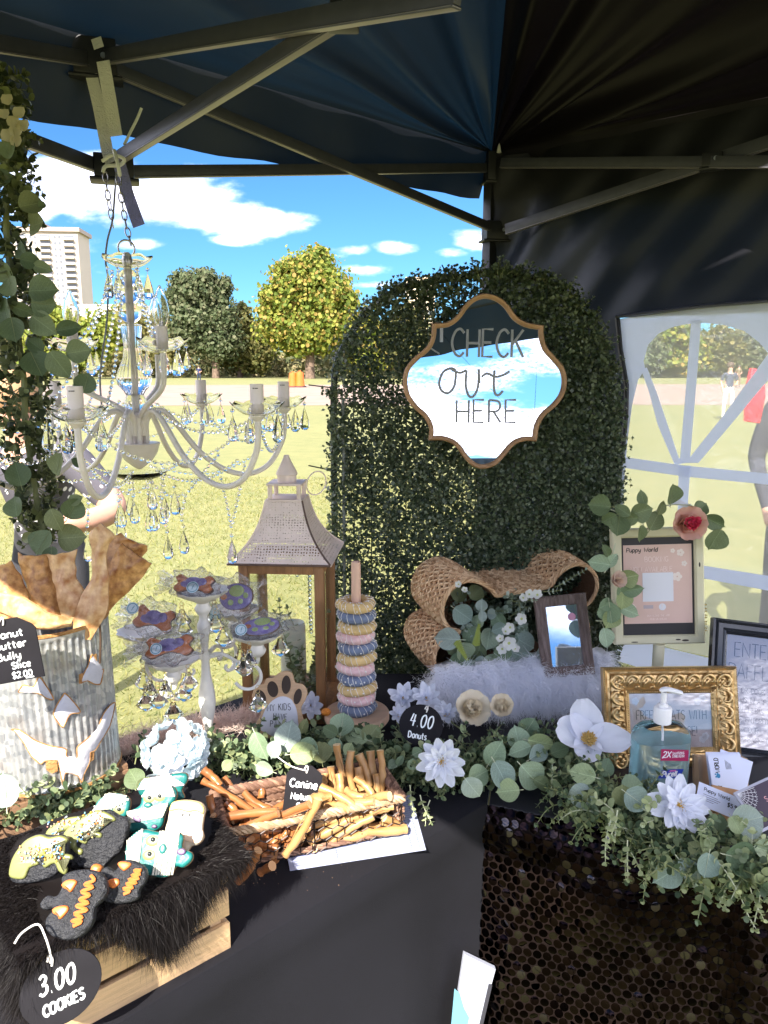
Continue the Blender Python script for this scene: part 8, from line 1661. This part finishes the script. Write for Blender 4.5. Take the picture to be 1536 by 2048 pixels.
for x, y, a, b in ((-w/2+fw*.5, h*.26, 1.2, 5), (w/2-fw*.5, h*.18, 1.6, 5), (w*.20, -h/2+fw*.5, 5, 1.5), (w*.28, -h/2+fw*.4, 7, 2), (-w*.28, -h/2+fw*.3, 7, 1.2)): mb = MB(); mb.prism(ell(x, y, a*k, b*k, 10), .0128, .0134); mb.build('paint_chip', chip, r)
bzb = TZ+.002; cx_ = r.matrix_basis.translation; inv_ = r.matrix_basis.inverted(); zb_ = (r.matrix_basis@Vector((0, -h/2, 0)))
mb = MB(); mb.lathe([(.055, 0), (.055, .006), (.045, .012), (.022, .022), (.012, .032), (.014, .045), (.022, .060), (.024, .072), (.018, .088), (.013, .100), (.016, .106), (.013, .112), (.013, max(.13, zb_.z-TZ))], 28); mb.build('pedestal', creamp, r, inv_@tr(zb_.x, zb_.y-.004, TZ))
mb = MB()
for i in range(9): q = Vector((w/2+.006, -h*.18-i*.0075, -.004)); mb.tube([q+Vector((.0035*math.cos(t), .001*(-1)**i, .0045*math.sin(t)*(1))) for t in np.linspace(0, 2*PI, 10, endpoint=False)], .0007, n=4, closed=True)
mb.build('little_chain', mat('brass', (.55, .38, .14), .35, metal=1), r)
# leaves and flowers round the sign
sg_ = thing('eucalyptus_sprig', 'eucalyptus branch draped over the top left of the pedestal sign', 'leaf sprigs', tr(W(1230, 1060, 1.68))); iv = sg_.matrix_basis.inverted()
def Z5(x, y, Y): return W(1160+x/4.085, 950+y/4.085, Y)
for (x, y, s, a, ks) in [(160, 250, 46, 175, 0), (235, 360, 36, 215, 1), (310, 420, 44, -100, 2), (510, 190, 34, 110, 3), (505, 300, 44, 20, 0), (345, 290, 38, 150, 3), (410, 360, 34, 190, 1), (740, 155, 44, 95, 2), (665, 270, 30, 70, 3), (615, 370, 46, 60, 1), (990, 270, 34, 40, 0), (1100, 385, 52, -25, 3), (1105, 530, 50, -110, 0), (215, 620, 30, 120, 3), (160, 720, 44, 170, 1), (400, 830, 40, 20, 2), (430, 940, 44, 10, 3), (340, 960, 36, -60, 1), (250, 1120, 46, -80, 2), (250, 1180, 40, -120, 0), (400, 1110, 44, -20, 3), (215, 1330, 42, -80, 1), (350, 1020, 40, -100, 0), (260, 700, 34, 60, 3), (500, 480, 38, -80, 3), (215, 1060, 34, 200, 1)]:
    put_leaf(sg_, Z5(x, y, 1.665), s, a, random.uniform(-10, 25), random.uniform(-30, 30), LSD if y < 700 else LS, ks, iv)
mb = MB()
for P in ([(180, 260), (300, 300), (340, 330), (420, 350), (560, 330), (700, 250), (900, 250), (1000, 300)], [(480, 340), (520, 420), (510, 520)], [(290, 560), (250, 700), (200, 800)], [(130, 1190), (200, 1190), (260, 1150), (300, 1000), (340, 900)], [(210, 1240), (215, 1300)]): mb.tube(crom([Z5(x, y, 1.68) for x, y in P]), .0014, n=5)
mb.build('stems', stem_l, sg_, iv)['kind'] = 'stuff'
rose('peony', 'pink peony with a deep rose heart pinned to the top of the pedestal sign', Z5(845, 400, 1.655), 100, 14, 0, ppet, pinkp, n=24, open_=1.15, core=.20, cs=.50)
rose('rose', 'pale blush rosebud between the wicker bone and the pedestal sign', Z5(265, 860, 1.67), 56, 20, 30, mat('pale_blush_petal', (.78, .62, .52), .55, trl=.3), n=16, open_=1.3)
link_ = thing('ribbon', 'white satin ribbon end behind the peony', 'ribbon', tr(Z5(820, 240, 1.69))); mb = MB(); mb.grid(lambda u, v: ((u-.5)*.05, .003*math.sin(u*9), (v-.5)*.012+.006*math.sin(u*5)), 10, 3); mb.build('satin', mat('white_satin', (.75, .75, .80), .4), link_)

# black raffle frame
blk = mat('black_lacquer', (.018, .020, .026), .22, coat=.5); printp = mat('pale_pink_print', (.62, .52, .52), .6); grt = mat('grey_type', (.16, .14, .15), .6); glz = film_mat('frame_glass', (.98, .99, 1), gloss=.07, rough=.01, wrinkle=0, milky=.0)
r, w, h, k = frame4('raffle_frame', 'black ridged frame with a printed raffle notice at the right border', 'picture frame', [(1426, 1236), (1640, 1262), (1640, 1540), (1412, 1512)], 1.60, 20, blk, 16)
fw = 30*k; mitre(w, h, [(0, -.012), (0, .006), (fw*.12, .010), (fw*.22, .006), (fw*.32, .011), (fw*.6, .012), (fw*.7, .007), (fw*.82, .010), (fw, .004), (fw, -.012)]).build('frame', blk, r, sharp=25)
mb = MB(); mb.box((0, 0, -.002), (w-2*fw+.002, h-2*fw+.002, .002)); mb.build('print', printp, r, smooth=False); mb = MB(); mb.box((0, 0, .0015), (w-2*fw+.001, h-2*fw+.001, .001)); mb.build('glass', glz, r, smooth=False)
mb = MB(); x0 = -w/2+fw+12*k; write(mb, 'ENTER', x0+6*k, h/2-fw-42*k, 28*k, 2.2*k, wx=.82, gap=1.0, z=-.0007); write(mb, 'RAFFLE', x0-4*k, h/2-fw-84*k, 28*k, 2.2*k, wx=.82, gap=1.0, z=-.0007)
for i, s in enumerate(('CAN OR COOK', 'TAG US IN A POST ON', 'SOCIAL MEDIA', 'TO BE ENTERED', 'TO WIN OUR', 'RAFFLE BASKET!')): write(mb, s, x0+(-4)*k, h/2-fw-(112+i*19)*k, 10*k, 1.0*k, wx=.9, gap=1.0, z=-.0007)
mb.build('lettering', grt, r); stand(r, w, h, blk, 20)

# ornate gold frame
gold = mat('antique_gold', (.62, .42, .19), .32, metal=.85, var=.15, vscale=30, bump=.2, bscale=80); goldd = mat('dark_gold_paint', (.30, .19, .09), .5, metal=.6)  # second gold: duller and darker, for rope moulding and easel back
r, w, h, k = frame4('gold_frame', 'ornate gold frame with a notice about free treats, behind the sanitizer bottle', 'picture frame', [(1206, 1336), (1472, 1338), (1480, 1540), (1210, 1548)], 1.535, 16, gold, 50)
fw = 52*k; mitre(w, h, [(0, -.014), (0, .006), (fw*.06, .010), (fw*.14, .007), (fw*.22, .009), (fw*.3, .006), (fw*.55, .010), (fw*.78, .004), (fw*.84, .007), (fw*.93, .004), (fw, .001), (fw, -.014)]).build('frame', gold, r, sharp=25)
sc_m = MB(); 
def scroll(mb):
    s = fw*.26; mb.tube(crom([(-s*1.1, -s*.9, .007), (-s*.9, s*.2, .010), (-s*.1, s*.9, .011), (s*.7, s*.5, .011), (s*.6, -s*.1, .010), (s*.1, 0, .009)]), [s*.10, s*.16, s*.2, s*.24, s*.26, s*.26, s*.27]+[s*.27]*30, n=7) if 0 else None
    P = crom([(-s*1.1, -s*.9, .007), (-s*.9, s*.2, .010), (-s*.1, s*.9, .011), (s*.7, s*.5, .011), (s*.6, -s*.1, .010), (s*.1, 0, .009)]); n = len(P); mb.tube(P, [s*(.10+.20*math.sin(PI*i/(n-1))) for i in range(n)], n=7)
    P = crom([(s*.2, -s*1.0, .007), (s*.7, -s*.7, .010), (s*1.1, -s*.9, .007)]); n = len(P); mb.tube(P, [s*(.08+.16*math.sin(PI*i/(n-1))) for i in range(n)], n=6)
    P = crom([(-s*.7, -s*.8, .007), (-s*.3, -s*.2, .0105), (-s*.1, s*.3, .010)]); n = len(P); mb.tube(P, [s*(.08+.15*math.sin(PI*i/(n-1))) for i in range(n)], n=6)
scroll(sc_m); SCR = sc_m.mesh('scroll_relief', gold, sharp=60); mid = fw*.52; nx = 8; ny = 6
for sgn, (L_, ax) in ((0, (w, 0)), (1, (h, 1)), (2, (w, 2)), (3, (h, 3))):
    n = nx if sgn % 2 == 0 else ny; o_ = (h if sgn % 2 == 0 else w)/2-mid
    for i in range(n): t = (i-(n-1)/2)*(L_-2*mid)/(n-1); link(SCR, 'scroll_relief', r, rot(rz=-sgn*PI/2)@tr(t, o_, 0))
for d_, rr, z, nm, sp in ((fw*.93, .0016, .0055, 'bead_moulding', .0048), (fw*.04, .0012, .0095, 'rope_moulding', .0036)):
    mb = MB(); a, b = w/2-d_, h/2-d_
    for sx, sy, L_ in ((0, 1, 2*a), (0, -1, 2*a), (1, 0, 2*b), (-1, 0, 2*b)):
        n = int(L_/sp)
        for i in range(n+1):
            t = -L_/2+i*L_/n; p = (t, sy*b, z) if sx == 0 else (sx*a, t, z); mb.sphere(p, rr, 6)
    o = mb.build(nm, gold if nm[0] == 'b' else goldd, r); o['kind'] = 'stuff'
mb = MB(); mb.box((0, 0, -.004), (w-2*fw+.002, h-2*fw+.002, .002)); mb.build('notice', mat('floral_notice', (.70, .58, .55), .6), r, smooth=False); mb = MB(); mb.box((0, 0, -.0005), (w-2*fw+.001, h-2*fw+.001, .001)); mb.build('glass', glz, r, smooth=False)
mb = MB(); write(mb, 'FREE TREATS WITH', 2*k, h/2-fw-52*k, 18*k, 1.7*k, wx=.70, gap=.95, align='c', z=-.0027); write(mb, 'PURCHASE!', 14*k, h/2-fw-84*k, 18*k, 1.7*k, wx=.70, gap=.95, align='c', z=-.0027); mb.build('lettering', grt, r)
mb = MB()
for fx, fy in ((.40, .40), (.34, .34), (.42, -.30), (-.42, .36), (.38, -.36)):
    for j in range(5): mb.prism(ell(fx*(w-2*fw)+4*k*math.cos(j*1.26), fy*(h-2*fw)+4*k*math.sin(j*1.26), 3.6*k, 3.6*k, 10), -.0032, -.0028)
mb.build('printed_flowers', mat('white_flower_print', (.82, .78, .78), .6), r)['kind'] = 'stuff'; stand(r, w, h, goldd, 16)

# ================================================================ SANITIZER BOTTLE
p = T(1320, 1612, TZ+.002); p.y += .02; k = k_at(p+Vector((0, 0, .07))); sb_ = thing('sanitizer_bottle', 'clear pump bottle of pale blue hand sanitizer lettered Purell', 'bottle', tr(p)@rot(rz=R_(4)))
def rr_ring(wd, dp, z, n=40, e=3.2): return [(math.copysign(abs(math.cos(t))**(2/e), math.cos(t))*wd, math.copysign(abs(math.sin(t))**(2/e), math.sin(t))*dp, z) for t in [2*PI*i/n for i in range(n)]]
def loft(rings): 
    mb = MB(); n = len(rings[0]); V = [q for r_ in rings for q in r_]; Fc = [(i*n+j, i*n+(j+1) % n, (i+1)*n+(j+1) % n, (i+1)*n+j) for i in range(len(rings)-1) for j in range(n)]+[tuple(range(n-1, -1, -1)), tuple((len(rings)-1)*n+j for j in range(n))]; mb.add(V, Fc); return mb
bw, bd = 57*k, 30*k; H = 172*k; prf = [(.90, .0), (.97, .004), (1, .012), (1, .80*H), (.97, .86*H), (.88, .92*H), (.70, .965*H), (.42, .99*H), (.26, 1.0*H)]
clearp = mat('clear_plastic', (.97, .99, 1), .03, trans=1, ior=1.3); gel = mat('blue_gel', (.72, .95, 1.0), .02, trans=.85, ior=1.15, trl=.22, trlcol=(.55, .92, 1.0))
loft([rr_ring(bw*a, bd*a if a < .9 and z > .1 else bd*a, z) for a, z in prf]).build('bottle_body', clearp, sb_, sharp=60); loft([rr_ring(bw*.955*a, bd*.93*a, z) for a, z in [(.88, .003), (.95, .006), (.99, .013), (.99, .72*H), (.985, .775*H)]]).build('gel', gel, sb_, sharp=60)
random.seed(3); mb = MB()
for i in range(110): mb.sphere((random.uniform(-.9, .9)*bw*.9, random.uniform(-.8, .3)*bd*.9, random.uniform(.02, .75*H)), random.uniform(.0004, .0011), 6)
o = mb.build('bubbles', mat('bubble', (.9, .95, 1), .05, trans=1, ior=1.0), sb_); o['kind'] = 'stuff'
wp = mat('white_plastic', (.78, .78, .80), .35); n0 = 17*k
mb = MB(); mb.lathe([(0, H-.002), (n0, H-.002), (n0, H+26*k), (n0*.9, H+30*k), (n0*.55, H+31*k), (n0*.5, H+37*k), (0, H+37*k)], 36, rip=lambda a, z: .02*math.cos(36*a) if z < H+26*k else 0); mb.build('collar', wp, sb_, sharp=50)
mb = MB(); mb.tube([(0, 0, H+36*k), (0, 0, H+60*k)], 5.5*k, n=14); mb.tube(crom([(-8*k, 0, H+62*k), (0, 0, H+66*k), (16*k, -2*k, H+64*k), (32*k, -4*k, H+60*k), (38*k, -5*k, H+55*k)]), [4*k, 6*k, 6.5*k, 6.8*k]+[6*k]*14+[4*k]*3, n=12, flat=.65) if 0 else mb.tube(crom([(-8*k, 0, H+62*k), (0, 0, H+66*k), (16*k, -2*k, H+64*k), (34*k, -4*k, H+59*k)]), [4*k+3*k*math.sin(PI*(i+2)/20) for i in range(16)], n=12, flat=.7); mb.build('pump_head', wp, sb_)
mb = MB(); mb.tube([(0, 0, .02), (0, 0, H)], 2.4*k, n=8); mb.build('dip_tube', wp, sb_)
yf = -bd-.0006; lm = rot(rx=PI/2)
mb = MB(); mb.prism([(-12*k, 104*k), (44*k, 101*k), (43*k, 124*k), (-12*k, 128*k)], 0, .0006, M=tr(0, yf, 0)@lm); l1 = mb.build('maroon_label', mat('maroon_label', (.36, .02, .09), .4), sb_, smooth=False)
mb = MB(); write(mb, '2X', -9*k, 110*k, 13*k, 2.2*k, wx=1.0, gap=.7, slant=.15, z=.0008, M=tr(0, yf, 0)@lm); write(mb, 'SANITIZING', 11*k, 116*k, 5*k, 1.0*k, wx=.75, z=.0008, M=tr(0, yf, 0)@lm); write(mb, 'STRENGTH', 11*k, 109.5*k, 5*k, 1.0*k, wx=.78, z=.0008, M=tr(0, yf, 0)@lm); mb.build('label_print', wp, l1)
mb = MB(); mb.prism([(-14*k, 66*k), (30*k, 66*k), (36*k, 84*k), (-8*k, 84*k)], 0, .0006, M=tr(0, yf, 0)@lm); l2 = mb.build('blue_label', mat('blue_label', (.02, .05, .35), .35), sb_, smooth=False); mb = MB(); write(mb, 'Purell', -7*k, 70*k, 10.5*k, 2.5*k, wx=1.0, gap=.7, slant=.2, z=.0008, M=tr(0, yf, 0)@lm); mb.build('label_print', wp, l2); mb = MB(); mb.prism([(6*k, 80*k), (22*k, 80*k), (20*k, 83*k), (10*k, 83*k)], .0006, .0008, M=tr(0, yf, 0)@lm); mb.build('label_swoosh', mat('pink_swoosh', (.6, .15, .35), .4), l2, smooth=False)

# ================================================================ CARDS AND PACKETS
def card(nm, lab, cat, cpx, Y, wpx, hpx, tilt, yaw, roll, m, th=.0008, base=None):
    p = W(cpx[0], cpx[1], Y); k = k_at(p); r = thing(nm, lab, cat, facing(p, tilt, yaw, roll)); mb = MB(); mb.box((0, 0, -th/2), (wpx*k, hpx*k, th)); mb.build('card', m, r, smooth=False); return r, k
wc = mat('white_card_stock', (.66, .70, .86), .5); blu = mat('blue_print', (.02, .22, .42), .5)
hb = thing('card_holder', 'small tan wooden box holding upright business cards', 'card holder', tr(W(1440, 1560, 1.40))@rot(rz=R_(-4))@rot(rx=R_(-18))); 
for c, d in (((-.042, .0, .008), (.008, .03, .075)), ((.045, .0, .008), (.008, .03, .075)), ((0, .014, .008), (.096, .004, .075)), ((0, -.0, -.028), (.082, .03, .006)), ((0, -.014, -.020), (.082, .004, .02))): mb = MB(); mb.box(c, d); mb.build('panel', mat('tan_box_wood', (.50, .34, .22), .6, var=.1, vscale=20) if 'tan_box_wood' not in bpy.data.materials else bpy.data.materials['tan_box_wood'], hb, bevel=.0008)
card('business_card', 'white business card half sliding out behind the front card', 'business card', (1466, 1543), 1.372, 66, 66, 30, 0, -22, wc)
for i in range(5): card('business_card', 'white business card directly behind the lettered one, '+('nearest to it', 'second in the stack', 'third in the stack', 'fourth in the stack', 'last in the stack')[4-i], 'business card', (1452-i*.6, 1545-i*.8), 1.366+i*.0015, 68, 72, 30, 0, 1.5-i*.5, wc)[0]['group'] = 'business cards in the tan holder'
r, k = card('business_card', 'front business card with PUPPY WORLD printed up its side', 'business card', (1454, 1547), 1.355, 66, 72, 30, 0, 1, wc)
mb = MB(); write(mb, 'WORLD', -14*k, 2*k, 8.5*k, 1.7*k, wx=.85, gap=.8, angle=PI/2, z=.0003); write(mb, 'PUPPY', -14*k, -52*k, 8.5*k, 1.7*k, wx=.85, gap=.8, angle=PI/2, z=.0003)if 0 else write(mb, 'PUPPY', -14*k, -36*k, 7*k, 1.5*k, wx=.55, gap=.8, angle=PI/2, z=.0003); 
for i in range(5): mb.tube([(0+i*2.4*k, 8*k, .0003), (0+i*2.4*k, 26*k-i*2*k, .0003)], .35*k, n=4)
mb.build('lettering', bi, r); mb = MB(); mb.prism(ell(-18*k, -4*k, 4*k, 4.6*k, 14), 0, .0004)
for dx, dy_ in ((-5.5, 3), (-5, -2), (-1.5, 5.5)): mb.prism(ell((-18+dx)*k, (-4+dy_)*k, 1.5*k, 1.8*k, 8), 0, .0004)
mb.build('paw_logo', blu, r)
r, k = card('price_card', 'white price card lettered Puppy World $5.99 beside the white flower', 'price card', (1445, 1605), 1.24, 100, 46, 48, 0, -24, wc)
mb = MB(); write(mb, 'Puppy World', -38*k, 9*k, 7*k, 1.2*k, z=.0003, wx=1.0); write(mb, '$5.99', 10*k, -4*k, 8*k, 1.7*k, z=.0003, wx=.95)
for i, l_ in enumerate((28, 34, 30, 22)): mb.tube([(-38*k, (2-i*4)*k, .0003), ((-38+l_)*k, (2-i*4)*k, .0003)], .4*k, n=4)
mb.build('lettering', bi, r)
mb = MB(); mb.prism([(-.045, -.03), (.045, -.03), (.045, .03), (-.045, .03)], -.02, 0, .002); tag(mb.build('snack_packet', mat('tan_packet', (.50, .28, .14), .45, var=.2, vscale=30), None, facing(W(1478, 1612, 1.25), 50, 0, -12)), 'shiny tan snack packet under the spider web card', 'packet')
r, k = card('web_card', 'dark packet with a white spider web and silver border at the right border', 'packet', (1530, 1608), 1.20, 88, 84, 50, 0, 22, mat('silver_foil', (.45, .46, .55), .3, metal=.4), .004)
mb = MB(); mb.box((0, 0, .0004), (78*k, 74*k, .0006)); mb.build('dark_panel', mat('plum_print', (.05, .035, .06), .4), r, smooth=False); mb = MB(); o_ = (-39*k, 37*k)
for a in np.linspace(-1.5, -.05, 7): mb.tube([(o_[0], o_[1], .0008), (o_[0]+40*k*math.cos(a), o_[1]+40*k*math.sin(a), .0008)], .45*k, n=4)
for q in range(1, 6): mb.tube([(o_[0]+(7*q+.8*(i % 2)*q)*k*math.cos(a), o_[1]+(7*q+.8*(i % 2)*q)*k*math.sin(a), .0008) for i, a in enumerate(np.linspace(-1.5, -.05, 13))], .4*k, n=4)
mb.build('spider_web', wp, r); mb = MB(); write(mb, 'S', 6*k, 2*k, 10*k, 1.6*k, z=.0009); mb.build('print', mat('salmon_print', (.7, .35, .35), .5), r)
